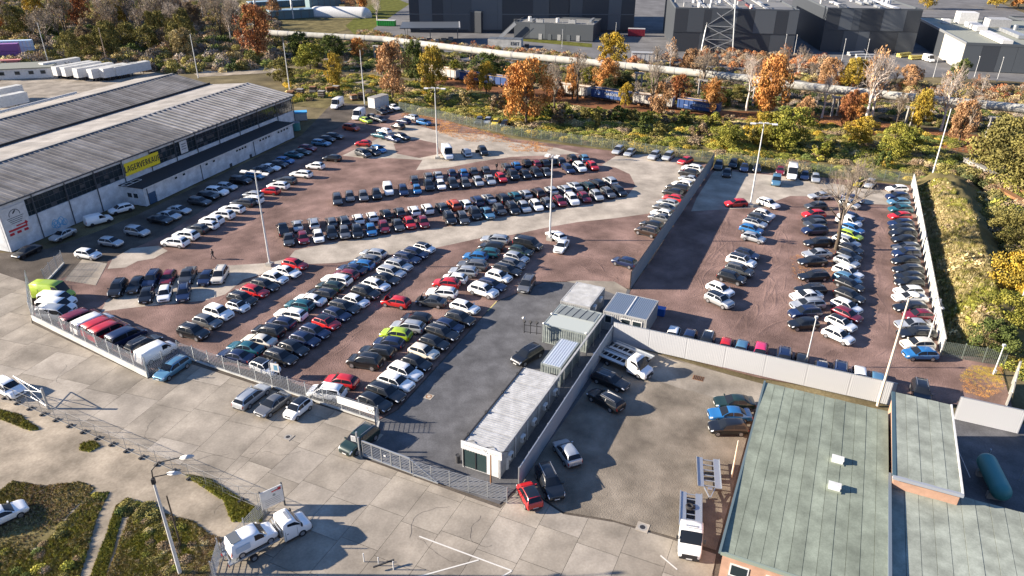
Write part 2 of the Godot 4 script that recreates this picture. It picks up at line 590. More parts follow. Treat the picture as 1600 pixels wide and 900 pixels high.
func ring_mesh(r: float, t: float) -> TorusMesh:
	var m := TorusMesh.new()
	m.inner_radius = r - t
	m.outer_radius = r + t
	m.rings = 14
	m.ring_segments = 8
	return m

func car_trailer(label: String, at: Vector3, deg: float) -> void:
	var o := thing("car_trailer", label, "trailer", at, deg_to_rad(deg))
	for s in [1, -1]:
		box("wheel_ramp", Vector3(0, .62, .82 * s), Vector3(4.3, .08, .6), M.galvanised, o)
		box("ramp_lip", Vector3(0, .7, 1.13 * s), Vector3(4.3, .12, .05), M.galvanised, o)
	for k in 6:
		box("cross_member", Vector3(-1.9 + k * .76, .55, 0), Vector3(.1, .1, 1.3), M.galvanised, o)
	for s in [1, -1]:
		bar("drawbar", Vector3(2.15, .55, .5 * s), Vector3(3.4, .5, .04 * s), .1, .1, M.galvanised, o)
		for e in [-.35, .45]:
			var w := put("wheel", cyl_mesh(.3, .2, 12), M.tyre, o, Vector3(e, .3, 1.0 * s))
			w.rotation.x = PI / 2
	var d := put("jockey_wheel", cyl_mesh(.14, .08, 10), M.tyre, o, Vector3(3.1, .2, .1))
	d.rotation.x = PI / 2
	pole("winch_drum", Vector3(2.5, .75, -.2), Vector3(2.5, .75, .2), .16, M.rim, o)

func semi_trailer(label: String, at: Vector3, deg: float, marks: bool, group: String) -> void:
	var o := thing("semi_trailer", label, "trailer", at, deg_to_rad(deg), group)
	box("cargo_box", Vector3(0, 2.45, 0), Vector3(13.2, 2.8, 2.5), M.white, o)
	box("roof_skin", Vector3(0, 3.87, 0), Vector3(13.1, .05, 2.4), M["pale_wall"], o)
	box("chassis", Vector3(0, .95, 0), Vector3(12.6, .18, 1.0), M.trim, o)
	for s in [1, -1]:
		for e in [-5.0, -3.7, -2.4]:
			var w := put("wheel", cyl_mesh(.5, .34, 12), M.tyre, o, Vector3(e, .5, 1.0 * s))
			w.rotation.x = PI / 2
		bar("landing_leg", Vector3(3.6, .9, .8 * s), Vector3(3.6, .02, .8 * s), .14, .14, M.trim, o)
	for s in [1, -1]:
		box("rear_door", Vector3(-6.62, 2.45, .61 * s), Vector3(.05, 2.66, 1.18), M.white, o)
	if marks:
		text("lettering", "bio", o, Vector3(2.2, 2.3, 1.262), Vector3.ZERO, 1.5, M["clad_grey"])

func text(called: String, what: String, parent: Node, at: Vector3, rot: Vector3, height: float, m: Material, serif := false) -> MeshInstance3D:
	var t := TextMesh.new()
	var f := SystemFont.new()
	f.font_names = PackedStringArray(["Droid Serif" if serif else "Droid Sans"])
	f.font_weight = 700
	t.font = f
	t.text = what
	t.font_size = 48
	t.pixel_size = height / 34.0
	t.depth = 0.02
	var o := put(called, t, m, parent, at)
	o.rotation = rot
	return o
# ---------------------------------------------------------------- the setting
func sheet(called: String, pts: Array, y: float, m: Material) -> MeshInstance3D:
	return struct(called, flat(pts), m, Vector3(0, y, 0))

func make_ground() -> void:
	var big := [Vector2(-1500, 400), Vector2(1500, 400), Vector2(1500, -3000), Vector2(-1500, -3000)]
	sheet("terrain", big, -.13, M.terrain)
	var apron := [Vector2(-150, -104), Vector2(-81.81, -107.53), Vector2(-76.96, -109.13), Vector2(-72.65, -116.23), Vector2(-69.18, -124.42), Vector2(-53.03, -177.66), Vector2(-52.95, -213.18), Vector2(-37.37, -209.69), Vector2(-19.04, -190.91), Vector2(-0.25, -174.42), Vector2(23.70, -164.39), Vector2(43.71, -154.36), Vector2(39.94, -138.65), Vector2(17.19, -92.29), Vector2(13.37, -80.02), Vector2(29.19, -70.29), Vector2(18.67, -43.30), Vector2(40, -15), Vector2(-150, -15)]
	sheet("concrete_apron", apron, -.055, M.bed)
	# red gravel lot
	var lot := [Vector2(-65.49, -85.57), Vector2(-71.01, -93.96), Vector2(-68.23, -98.84), Vector2(-62.88, -97.19), Vector2(-63.83, -101.59), Vector2(-64.88, -105.10), Vector2(-60.29, -114.76), Vector2(-57.51, -129.57), Vector2(-53.97, -145.34), Vector2(-49.76, -165.19), Vector2(-46.00, -182.00), Vector2(-42.62, -198.43), Vector2(-31.61, -201.60), Vector2(-19.34, -194.24), Vector2(-0.26, -176.12), Vector2(23.95, -166.43), Vector2(44.55, -156.67), Vector2(17.71, -95.90), Vector2(16.57, -96.72), Vector2(10.24, -98.32), Vector2(4.87, -98.24), Vector2(1.43, -95.04), Vector2(-2.30, -91.81), Vector2(-12.92, -66.10), Vector2(-14.63, -64.22), Vector2(-27.69, -72.24), Vector2(-42.51, -77.46), Vector2(-43.14, -76.27), Vector2(-44.02, -72.86)]
	sheet("gravel_lot", lot, 0.004, M.gravel)
	var lot2 := [Vector2(43.99, -154.37), Vector2(82.83, -143.38), Vector2(54.98, -78.72), Vector2(61.71, -77.31), Vector2(57.21, -66.90), Vector2(43.90, -68.57), Vector2(29.99, -72.95), Vector2(13.14, -81.61), Vector2(17.62, -95.28)]
	sheet("gravel_lot", lot2, 0.004, M.gravel)
	# paler concrete lanes showing through the gravel
	var lane1 := [Vector2(-35.99, -109.05), Vector2(-30.45, -112.28), Vector2(-22.27, -115.43), Vector2(-12.06, -119.34), Vector2(-0.09, -125.08), Vector2(7.14, -127.80), Vector2(17.26, -132.05), Vector2(22.78, -136.08), Vector2(25.34, -142.19), Vector2(25.19, -149.57), Vector2(22.69, -153.90), Vector2(19.77, -155.65), Vector2(23.75, -162.40), Vector2(32.70, -164.60), Vector2(39.09, -160.80), Vector2(42.00, -154.33), Vector2(34.06, -141.59), Vector2(29.02, -131.94), Vector2(25.29, -126.51), Vector2(18.77, -124.16), Vector2(11.78, -122.18), Vector2(5.86, -119.37), Vector2(-0.06, -116.10), Vector2(-5.04, -114.90), Vector2(-12.69, -110.48), Vector2(-20.97, -107.29), Vector2(-28.15, -104.26), Vector2(-34.44, -103.69), Vector2(-36.34, -102.49), Vector2(-37.54, -101.10), Vector2(-40.96, -98.17), Vector2(-41.99, -93.38), Vector2(-44.41, -91.39), Vector2(-49.13, -90.36), Vector2(-53.78, -89.17), Vector2(-57.44, -88.01), Vector2(-58.32, -91.18), Vector2(-58.23, -95.58), Vector2(-54.23, -97.33), Vector2(-49.31, -99.57), Vector2(-45.61, -103.04), Vector2(-38.84, -104.09), Vector2(-36.25, -105.81)]
	sheet("concrete_lane", lane1, 0.008, M.lane)
	var lane2 := [Vector2(-39.20, -161.42), Vector2(-32.33, -178.19), Vector2(-28.20, -190.67), Vector2(-18.25, -182.11), Vector2(-6.74, -180.01), Vector2(-0.25, -173.31), Vector2(10.47, -168.71), Vector2(15.46, -164.19), Vector2(7.19, -162.50), Vector2(-0.21, -161.35), Vector2(-7.42, -157.82), Vector2(-14.24, -153.08), Vector2(-21.04, -151.15), Vector2(-20.48, -158.47), Vector2(-27.91, -159.73), Vector2(-32.91, -159.14)]
	sheet("concrete_lane", lane2, 0.008, M.lane)
	var bare := [Vector2(-28.85, -170.96), Vector2(-23.99, -175.52), Vector2(-18.56, -171.76), Vector2(-16.58, -163.44), Vector2(-21.37, -159.89), Vector2(-26.95, -163.20)]
	sheet("gravel_patch", bare, 0.012, M.gravel)
	var lane3 := [Vector2(44.91, -153.49), Vector2(49.84, -150.96), Vector2(56.28, -149.38), Vector2(65.64, -145.02), Vector2(76.91, -139.77), Vector2(72.87, -132.10), Vector2(67.78, -132.69), Vector2(64.46, -136.91), Vector2(60.84, -136.47), Vector2(55.45, -136.73), Vector2(51.56, -133.78), Vector2(48.97, -130.27), Vector2(42.62, -129.47), Vector2(33.75, -127.98), Vector2(36.26, -134.90), Vector2(42.93, -149.95)]
	sheet("concrete_lane", lane3, 0.008, M.lane)
	var white_patch := [Vector2(-63.34, -101.60), Vector2(-64.38, -105.35), Vector2(-63.28, -109.36), Vector2(-59.19, -110.47), Vector2(-56.83, -108.45), Vector2(-57.83, -105.46), Vector2(-59.95, -104.46), Vector2(-60.77, -102.10)]
	var ramp := sheet("concrete_ramp", [Vector2(-67.91, -97.54), Vector2(-62.23, -95.94), Vector2(-64.26, -103.44), Vector2(-69.16, -105.03)], .004, M.bed)
	for k in 4:
		var a0: Vector2 = Vector2(-67.91, -97.54).lerp(Vector2(-69.16, -105.03), k / 4.0)
		var b0: Vector2 = Vector2(-62.23, -95.94).lerp(Vector2(-64.26, -103.44), k / 4.0)
		var a1: Vector2 = Vector2(-67.91, -97.54).lerp(Vector2(-69.16, -105.03), (k + 1) / 4.0)
		var b1: Vector2 = Vector2(-62.23, -95.94).lerp(Vector2(-64.26, -103.44), (k + 1) / 4.0)
		put("concrete_slab", slab_mesh(PackedVector2Array([a0, b0, b1, a1]), .03, .05), M.concrete_b, ramp, Vector3(0, .03, 0))
	sheet("worn_concrete_patch", white_patch, 0.008, M.lane)
	# asphalt by the containers
	sheet("asphalt_yard", [Vector2(-14.61, -64.11), Vector2(-15.33, -58.07), Vector2(-1.07, -51.49), Vector2(0.89, -54.19), Vector2(12.19, -76.97), Vector2(17.68, -95.70), Vector2(10.22, -98.10), Vector2(4.86, -98.02), Vector2(1.43, -94.84), Vector2(-2.20, -91.62), Vector2(-12.76, -65.98)], 0.012, M.asphalt)
	sheet("concrete_pad", [Vector2(8.29, -98.29), Vector2(10.28, -98.75), Vector2(15.62, -98.40), Vector2(17.23, -95.90), Vector2(16.37, -93.06), Vector2(13.39, -95.84)], 0.016, M.concrete_b)
	# the paved yard
	sheet("paved_yard", [Vector2(1.08, -54.20), Vector2(13.10, -81.29), Vector2(29.97, -71.61), Vector2(18.22, -46.07), Vector2(14.50, -47.66), Vector2(9.36, -49.63), Vector2(4.96, -50.56)], 0.006, M.pavers)
	sheet("wall_strip", [Vector2(13.18, -80.49), Vector2(30.12, -71.61), Vector2(28.01, -66.09), Vector2(23.89, -68.71), Vector2(19.82, -70.70), Vector2(16.75, -72.78), Vector2(13.65, -76.99)], 0.010, M.concrete)
	# far industrial ground
	sheet("industrial_yard", [Vector2(-66.84, -275.44), Vector2(-39.59, -284.35), Vector2(-9.94, -272.53), Vector2(44.77, -262.54), Vector2(98.09, -246.98), Vector2(146.16, -257.09), Vector2(179.98, -247.66), Vector2(263.47, -348.05), Vector2(346.42, -607.42), Vector2(-84.19, -630.56), Vector2(-74.49, -441.35), Vector2(-70.67, -333.06)], -.07, M.road)
	sheet("verge", [Vector2(-68.43, -333.16), Vector2(-63.24, -467.96), Vector2(-88.35, -527.86), Vector2(-82.29, -372.78)], -.05, M.moss)
	sheet("verge", [Vector2(3.71, -329.23), Vector2(32.63, -313.70), Vector2(33.58, -323.63), Vector2(4.37, -338.26)], -.05, M.moss)
	sheet("railway_ground", [Vector2(-30.01, -242.70), Vector2(22.71, -209.13), Vector2(57.46, -197.03), Vector2(80.76, -184.67), Vector2(97.94, -175.73), Vector2(119.87, -156.06), Vector2(131.87, -174.35), Vector2(105.63, -191.63), Vector2(87.95, -203.53), Vector2(60.05, -207.17), Vector2(24.11, -223.86), Vector2(-31.94, -259.81)], -.09, M.leaf_ground)
	sheet("hall_yard", [Vector2(-149.83, -195.44), Vector2(-170.62, -248.31), Vector2(-157.34, -255.36), Vector2(-142.22, -260.47), Vector2(-124.72, -256.52), Vector2(-104.96, -240.20), Vector2(-118.75, -189.53), Vector2(-131.44, -182.83)], -.06, M.concrete_b)
	sheet("track_road", [Vector2(-111.60, -256.98), Vector2(-81.18, -267.45), Vector2(-42.59, -242.28), Vector2(-21.86, -222.44), Vector2(-21.41, -217.39), Vector2(-41.35, -234.49), Vector2(-78.60, -258.15), Vector2(-106.05, -248.41)], -.07, M.dirt)
	sheet("field", [Vector2(-420, -900), Vector2(120, -900), Vector2(-90, -330), Vector2(-140, -300), Vector2(-420, -330)], -.08, M.grass_bed)
	sheet("scrub_ground", [Vector2(-65.27, -208.87), Vector2(-32.25, -202.31), Vector2(-0.26, -177.84), Vector2(44.66, -157.13), Vector2(82.83, -143.38), Vector2(109.37, -140.05), Vector2(133.36, -176.61), Vector2(104.37, -189.03), Vector2(57.81, -198.42), Vector2(22.71, -209.13), Vector2(-30.01, -242.70), Vector2(-83.46, -267.36)], -.1, M.grass_bed)
	make_bank()
	# bottom left waste ground
	sheet("waste_ground", [Vector2(-61.72, -67.71), Vector2(-55.87, -66.56), Vector2(-40.52, -60.24), Vector2(-32.02, -55.88), Vector2(-22.62, -50.29), Vector2(-25.19, -44.97), Vector2(-23.87, -39.16), Vector2(-60, -20), Vector2(-110, -30)], .003, M.dirt)
	sheet("rough_grass", [Vector2(-49.95, -50.85), Vector2(-48.96, -54.15), Vector2(-45.42, -53.47), Vector2(-42.38, -54.21), Vector2(-40.36, -53.34), Vector2(-41.10, -50.12), Vector2(-41.27, -46.26), Vector2(-43.30, -44.95), Vector2(-46.44, -45.49)], .012, M.grass_bed)
	sheet("rough_grass", [Vector2(-46.34, -45.35), Vector2(-41.41, -45.54), Vector2(-40.53, -52.47), Vector2(-38.74, -52.83), Vector2(-38.23, -49.18), Vector2(-35.89, -41.53), Vector2(-52, -30)], .014, M.grass_bed)
	sheet("rough_grass", [Vector2(-35.33, -42.50), Vector2(-37.21, -50.98), Vector2(-36.60, -51.99), Vector2(-35.95, -49.36), Vector2(-34.05, -42.52)], .014, M.grass_bed)
	sheet("rough_grass", [Vector2(-33.83, -42.52), Vector2(-35.44, -50.17), Vector2(-35.42, -51.41), Vector2(-33.24, -50.19), Vector2(-29.31, -49.03), Vector2(-25.71, -46.40), Vector2(-25.45, -42.26)], .014, M.grass_bed)
	sheet("mossy_verge", [Vector2(-32.40, -55.22), Vector2(-29.52, -54.34), Vector2(-23.10, -50.29), Vector2(-22.96, -49.09), Vector2(-25.67, -49.06), Vector2(-27.33, -51.74)], .012, M.moss)
	sheet("mossy_verge", [Vector2(-57.44, -65.59), Vector2(-54.73, -64.69), Vector2(-50.91, -62.04), Vector2(-52.08, -62.03), Vector2(-56.35, -63.87)], .012, M.moss)
	sheet("mossy_verge", [Vector2(-45.28, -59.77), Vector2(-44.26, -60.41), Vector2(-43.06, -59.39), Vector2(-43.71, -58.57), Vector2(-44.87, -58.76)], .012, M.moss)
	sheet("back_yard", [Vector2(49.02, -65.63), Vector2(56.28, -64.56), Vector2(61.10, -60.29), Vector2(49.33, -43.56), Vector2(42.10, -52.58)], .002, M.asphalt)
	# concrete road slabs, one by one
	var road := struct("concrete_road", flat(apron.slice(0, 2) + [Vector2(-71.01, -93.96), Vector2(-65.49, -85.57), Vector2(-43.65, -72.05), Vector2(-42.26, -76.87), Vector2(-14.56, -63.77), Vector2(-15.16, -57.88), Vector2(-1.07, -51.16), Vector2(0.89, -53.75), Vector2(4.94, -50.23), Vector2(14.44, -47.36), Vector2(18.14, -45.78), Vector2(16.13, -39.49), Vector2(20, -30), Vector2(-110, -30)]), M.bed, Vector3(0, -.045, 0))
	var zone := PackedVector2Array([Vector2(-100, -98), Vector2(-81.98, -101.30), Vector2(-73.42, -97.03), Vector2(-65.16, -84.71), Vector2(-43.53, -71.78), Vector2(-41.74, -75.99), Vector2(-14.66, -63.54), Vector2(-15.29, -57.88), Vector2(-0.94, -50.99), Vector2(1.08, -53.93), Vector2(4.94, -50.31), Vector2(9.61, -49.32), Vector2(14.44, -47.36), Vector2(18.11, -45.64), Vector2(16.01, -40.09), Vector2(12, -33), Vector2(-60, -33), Vector2(-100, -60)])
	var ms := [M.concrete, M.concrete, M.concrete_b, M.concrete_c]
	var r := RandomNumberGenerator.new()
	r.seed = 5
	for part in [[Vector2(.41, -.912), 4.4, 3.9, -52.0, 20.0], [Vector2(.30, -.954), 5.2, 4.9, -110.0, -20.0]]:
		var u: Vector2 = part[0]
		var v := Vector2(-u.y, u.x)
		var m0 := Vector2(-25, -62)
		var side := -1.0 if u.x < .4 else 1.0
		var along_u := Vector2(.37, -.93)
		var half := PackedVector2Array([m0 - along_u * 200, m0 + along_u * 200, m0 + along_u * 200 + Vector2(300 * side, 0), m0 - along_u * 200 + Vector2(300 * side, 0)])
		var zones := Geometry2D.intersect_polygons(zone, half)
		for i in range(0, 26):
			for j in range(-26, 12):
				var a: float = 10.0 + i * part[1] + (part[1] * .5 if j % 2 else 0.0) * .25
				var b: float = j * part[2] + (1.8 if part[0].x > .4 else 0.0)
				if b < part[3] or b >= part[4]:
					continue
				var c := PackedVector2Array([u * a + v * b, u * (a + part[1]) + v * b, u * (a + part[1]) + v * (b + part[2]), u * a + v * (b + part[2])])
				for piece in Geometry2D.intersect_polygons(c, zones[0]):
					var s := slab_mesh(piece, .04, .014)
					if s == null:
						continue
					var o := put("concrete_slab", s, ms[r.randi() % 4], road, Vector3(0, .045 + r.randf_range(-.006, .002), 0))
	# cracks and patched strips across the slabs
	for k in 12:
		var p := Vector2(r.randf_range(-70, 5), r.randf_range(-66, -44))
		if k < 5:
			p = [Vector2(-23.12, -52.98), Vector2(-21.88, -58.90), Vector2(-9.05, -47.30), Vector2(-52.64, -70.61), Vector2(-37.15, -60.28)][k]
		if not Geometry2D.is_point_in_polygon(p, zone) or p.x + p.y * .3 > -14 and k > 4:
			continue
		var dir := Vector2(1, 0).rotated(r.randf() * TAU)
		var st := tool()
		for q in 14:
			var n := p + dir * r.randf_range(.25, .6)
			var w := dir.orthogonal() * r.randf_range(.006, .016)
			quad(st, Vector3(p.x - w.x, 0, p.y - w.y), Vector3(p.x + w.x, 0, p.y + w.y), Vector3(n.x + w.x, 0, n.y + w.y), Vector3(n.x - w.x, 0, n.y - w.y))
			p = n
			dir = dir.rotated(r.randf_range(-.6, .6))
		put("crack", st.commit(), M.bed, road, Vector3(0, .054, 0))
	# worn parking lines
	for e in [[Vector2(-8.21, -47.45), Vector2(0.17, -43.68)], [Vector2(-2.73, -44.82), Vector2(-8.46, -42.73)], [Vector2(0.17, -43.68), Vector2(-1.97, -42.14)], [Vector2(13.18, -45.45), Vector2(14.34, -43.93)]]:
		var a: Vector2 = e[0]
		var b: Vector2 = e[1]
		var w := (b - a).orthogonal().normalized() * .07
		struct("marking_line", flat([a + w, b + w, b - w, a - w]), mat(lin(.55, .53, .48), .9), Vector3(0, .014, 0))
	for e in [[Vector2(-2.21, -91.81), Vector2(-3.41, -88.96)]]:
		var w: Vector2 = (e[1] - e[0]).orthogonal().normalized() * .08
		struct("marking_line", flat([e[0] + w, e[1] + w, e[1] - w, e[0] - w]), mat(lin(.5, .42, .15), .9), Vector3(0, .02, 0))
	# manholes and drains
	for e in [[Vector2(-23.84, -61.15), .38, "round iron manhole cover in the road near the parked silver cars"], [Vector2(12.12, -48.71), .42, "round iron manhole cover in a pale square by the paved yard"], [Vector2(-9.56, -68.57), .36, "round manhole with a reddish ring on the asphalt lane"], [Vector2(-14.43, -61.36), .40, "round manhole cover just inside the sliding gate"]]:
		var o := thing("manhole", e[2], "manhole", Vector3(e[0].x, .016, e[0].y), -.42)
		box("surround", Vector3(0, .004, 0), Vector3(e[1] * 2.7, .03, e[1] * 2.7), M.concrete_c, o)
		put("cover", cyl_mesh(e[1], .05, 24), M.rust if e[1] < .37 else M.old_concrete, o)
		put("lid_plate", cyl_mesh(e[1] * .62, .056, 20), M.lane if e[1] < .37 else M.trim, o)
	var o2 := thing("drain_grate", "square dark drain grate in the strip beside the white wall", "drain", Vector3(Vector2(22.63, -72.72).x, .02, Vector2(22.63, -72.72).y), -.42)
	box("grate_frame", Vector3.ZERO, Vector3(1.3, .02, 1.0), M.rust, o2)
	for k in 6:
		box("grate_bar", Vector3(-.5 + k * .2, .02, 0), Vector3(.08, .03, .9), M.trim, o2)

func bank_at(s: float, t: float) -> Vector3:
	# the grassy bank: s along the right wall from its near end, t metres out from it
	var a := Vector2(55.16, -78.12)
	var b := Vector2(83.37, -143.39)
	var d := (b - a).normalized()
	var n := Vector2(-d.y, d.x)
	var h := 0.0
	var prof := [[0.0, 0.0], [.9, .3], [3.2, 2.7], [6.5, 3.1], [8.5, 2.2], [12.5, -.6], [15.0, -.9], [30.0, -.2]]
	for i in prof.size() - 1:
		if t >= prof[i][0]:
			h = lerpf(prof[i][0 + 1], prof[i + 1][1], clampf((t - prof[i][0]) / (prof[i + 1][0] - prof[i][0]), 0, 1))
	h *= clampf((s - 1.0) / 5.0, 0, 1) * (1.0 + .14 * sin(s * .31) + .12 * sin(s * .83 + t * .9) + .08 * sin(s * 1.9 - t * 1.6)) * .84
	var p := a + d * s + n * (t + .5)
	return Vector3(p.x, h, p.y)

func make_bank() -> void:
	var st := tool()
	for i in 40:
		for j in 40:
			var s := 1.5 + i * 1.85
			var t := j * .55
			var q := [bank_at(s, t), bank_at(s + 1.85, t), bank_at(s + 1.85, t + .55), bank_at(s, t + .55)]
			for k in [0, 2, 1, 0, 3, 2]:
				st.add_vertex(q[k])
	st.index()
	st.generate_normals()
	struct("grassy_bank", st.commit(), M.grass_bed)

func make_ruts() -> void:
	# tyre ruts pressed into the gravel: low ridges that follow the aisles
	var r := RandomNumberGenerator.new()
	r.seed = 31
	for e in [[[Vector2(7.30, -107.51), Vector2(23.31, -123.00), Vector2(23.85, -115.68), Vector2(16.11, -98.41), Vector2(9.82, -99.18), Vector2(8.06, -102.74)], 70, -.35], [[Vector2(31.11, -115.81), Vector2(42.25, -128.14), Vector2(31.65, -92.50), Vector2(23.79, -90.47), Vector2(22.48, -98.51)], 60, 1.15], [[Vector2(39.63, -110.58), Vector2(52.10, -125.10), Vector2(35.95, -80.32), Vector2(27.54, -83.44), Vector2(36.32, -92.57)], 60, 1.1], [[Vector2(69.72, -128.66), Vector2(70.94, -128.68), Vector2(50.23, -80.51), Vector2(43.89, -77.38), Vector2(52.25, -92.80)], 40, 1.35], [[Vector2(-55.68, -110.27), Vector2(-48.56, -140.65), Vector2(-41.38, -148.98), Vector2(-39.28, -129.92), Vector2(-40.10, -111.85), Vector2(-41.10, -104.77), Vector2(-46.88, -103.72)], 60, .65], [[Vector2(35.69, -79.54), Vector2(49.86, -79.72), Vector2(51.41, -74.59), Vector2(46.15, -71.80), Vector2(35.49, -76.53)], 30, .2], [[Vector2(-46.06, -91.36), Vector2(-35.57, -99.79), Vector2(-30.76, -104.46), Vector2(-35.14, -86.00), Vector2(-40.47, -79.32)], 30, .7], [[Vector2(-27.28, -79.49), Vector2(-19.80, -100.04), Vector2(-15.85, -100.10), Vector2(-23.08, -72.30)], 40, .8]]:
		var p := PackedVector2Array(e[0])
		var st := tool()
		var lo := p[0]
		var hi := p[0]
		for q in p:
			lo = lo.min(q)
			hi = hi.max(q)
		var made := 0
		for k in 900:
			if made >= e[1]:
				break
			var q := Vector2(r.randf_range(lo.x, hi.x), r.randf_range(lo.y, hi.y))
			if not Geometry2D.is_point_in_polygon(q, p):
				continue
			made += 1
			var an: float = -e[2] + r.randfn() * .28
			var bend := r.randfn() * .05
			var h := r.randf_range(.012, .032)
			var w := r.randf_range(.18, .34)
			for s in 14:
				var d := Vector2.RIGHT.rotated(an)
				var n := q + d * .7
				an += bend
				if not Geometry2D.is_point_in_polygon(n, p):
					break
				var o := d.orthogonal() * w
				var hh: float = h * sin(PI * (s + .5) / 14.0)
				var a := [Vector3(q.x - o.x, 0, q.y - o.y), Vector3(q.x, hh, q.y), Vector3(q.x + o.x, 0, q.y + o.y)]
				var b := [Vector3(n.x - o.x, 0, n.y - o.y), Vector3(n.x, hh, n.y), Vector3(n.x + o.x, 0, n.y + o.y)]
				for m in 2:
					var nn: Vector3 = (b[m] - a[m]).cross(a[m + 1] - a[m]).normalized()
					var f := [a[m], a[m + 1], b[m + 1], a[m], b[m + 1], b[m]]
					if nn.y < 0:
						nn = -nn
						f.reverse()
					for v in f:
						st.set_normal(nn)
						st.add_vertex(v)
				q = n
		stuff(put("tyre_ruts", st.commit(), M.gravel, null, Vector3(0, .006, 0)))

# walls and fences run along local x from a, their front towards local z
func along_ground(called: String, label: String, category: String, a: Vector2, b: Vector2, group := "") -> Node3D:
	return thing(called, label, category, Vector3(a.x, 0, a.y), atan2(-(b.y - a.y), b.x - a.x), group)

func mesh_panel(w: float, h: float, y0: float, step: float, thick: float, vstep: float, vthick: float) -> ArrayMesh:
	var key := "p%.2f,%.2f,%.2f,%.2f" % [w, h, step, vstep]
	if not cache.has(key):
		var st := tool()
		var k := 0.0
		while k <= h + .001:
			add_box(st, Vector3(w / 2, y0 + k, 0), Vector3(w, thick, thick))
			k += step
		k = vstep / 2
		while k < w:
			add_box(st, Vector3(k, y0 + h / 2, .012), Vector3(vthick, h, vthick))
			k += vstep
		cache[key] = st.commit()
	return cache[key]

func fence(called: String, label: String, a: Vector2, b: Vector2, h: float, m: Material, fine: bool, plinth := 0.0, group := "") -> Node3D:
	var o := along_ground(called, label, "fence", a, b, group)
	var L := a.distance_to(b)
	var n := maxi(1, roundi(L / 2.6))
	var w := L / n
	for i in n + 1:
		box("fence_post", Vector3(i * w, plinth + h / 2 + .05, -.04), Vector3(.09, h + .1, .09), m, o)
	for i in n:
		var ms := mesh_panel(w, h - .1, 0.0, .2, .022, .2, .022) if fine else mesh_panel(w, h - .1, 0.0, .2, .03, .3, .014)
		stuff(put("mesh_panel", ms, m, o, Vector3(i * w, plinth + .08, .03)))
	if plinth > 0:
		box("plinth", Vector3(L / 2, plinth / 2, 0), Vector3(L, plinth, .25), M.pale_wall, o)
	return o

func panel_wall(called: String, label: String, a: Vector2, b: Vector2, h: float, step: float, m: Material, m2: Material, ribs: float, group := "") -> Node3D:
	# sheet wall: each sheet a part, posts behind
	var o := along_ground(called, label, "wall", a, b, group)
	var L := a.distance_to(b)
	var n := maxi(1, roundi(L / step))
	var w := L / n
	var key := "w%.3f,%.2f,%.2f" % [w, h, ribs]
	if not cache.has(key):
		var st := tool()
		add_box(st, Vector3(0, h / 2 + .06, 0), Vector3(w - .03, h, .05))
		if ribs > 0:
			var k := -w / 2 + ribs
			while k < w / 2 - ribs * .5:
				add_box(st, Vector3(k, h / 2 + .06, 0), Vector3(ribs * .45, h - .01, .075))
				k += ribs
		cache[key] = st.commit()
	for i in n:
		put("wall_panel", cache[key], m, o, Vector3((i + .5) * w, rng.randf_range(-.015, .015), 0))
	for i in n + 1:
		box("wall_post", Vector3(i * w, h / 2, -.1), Vector3(.12, h, .12), m2, o)
	box("top_rail", Vector3(L / 2, h + .08, 0), Vector3(L, .05, .11), m2, o)
	return o

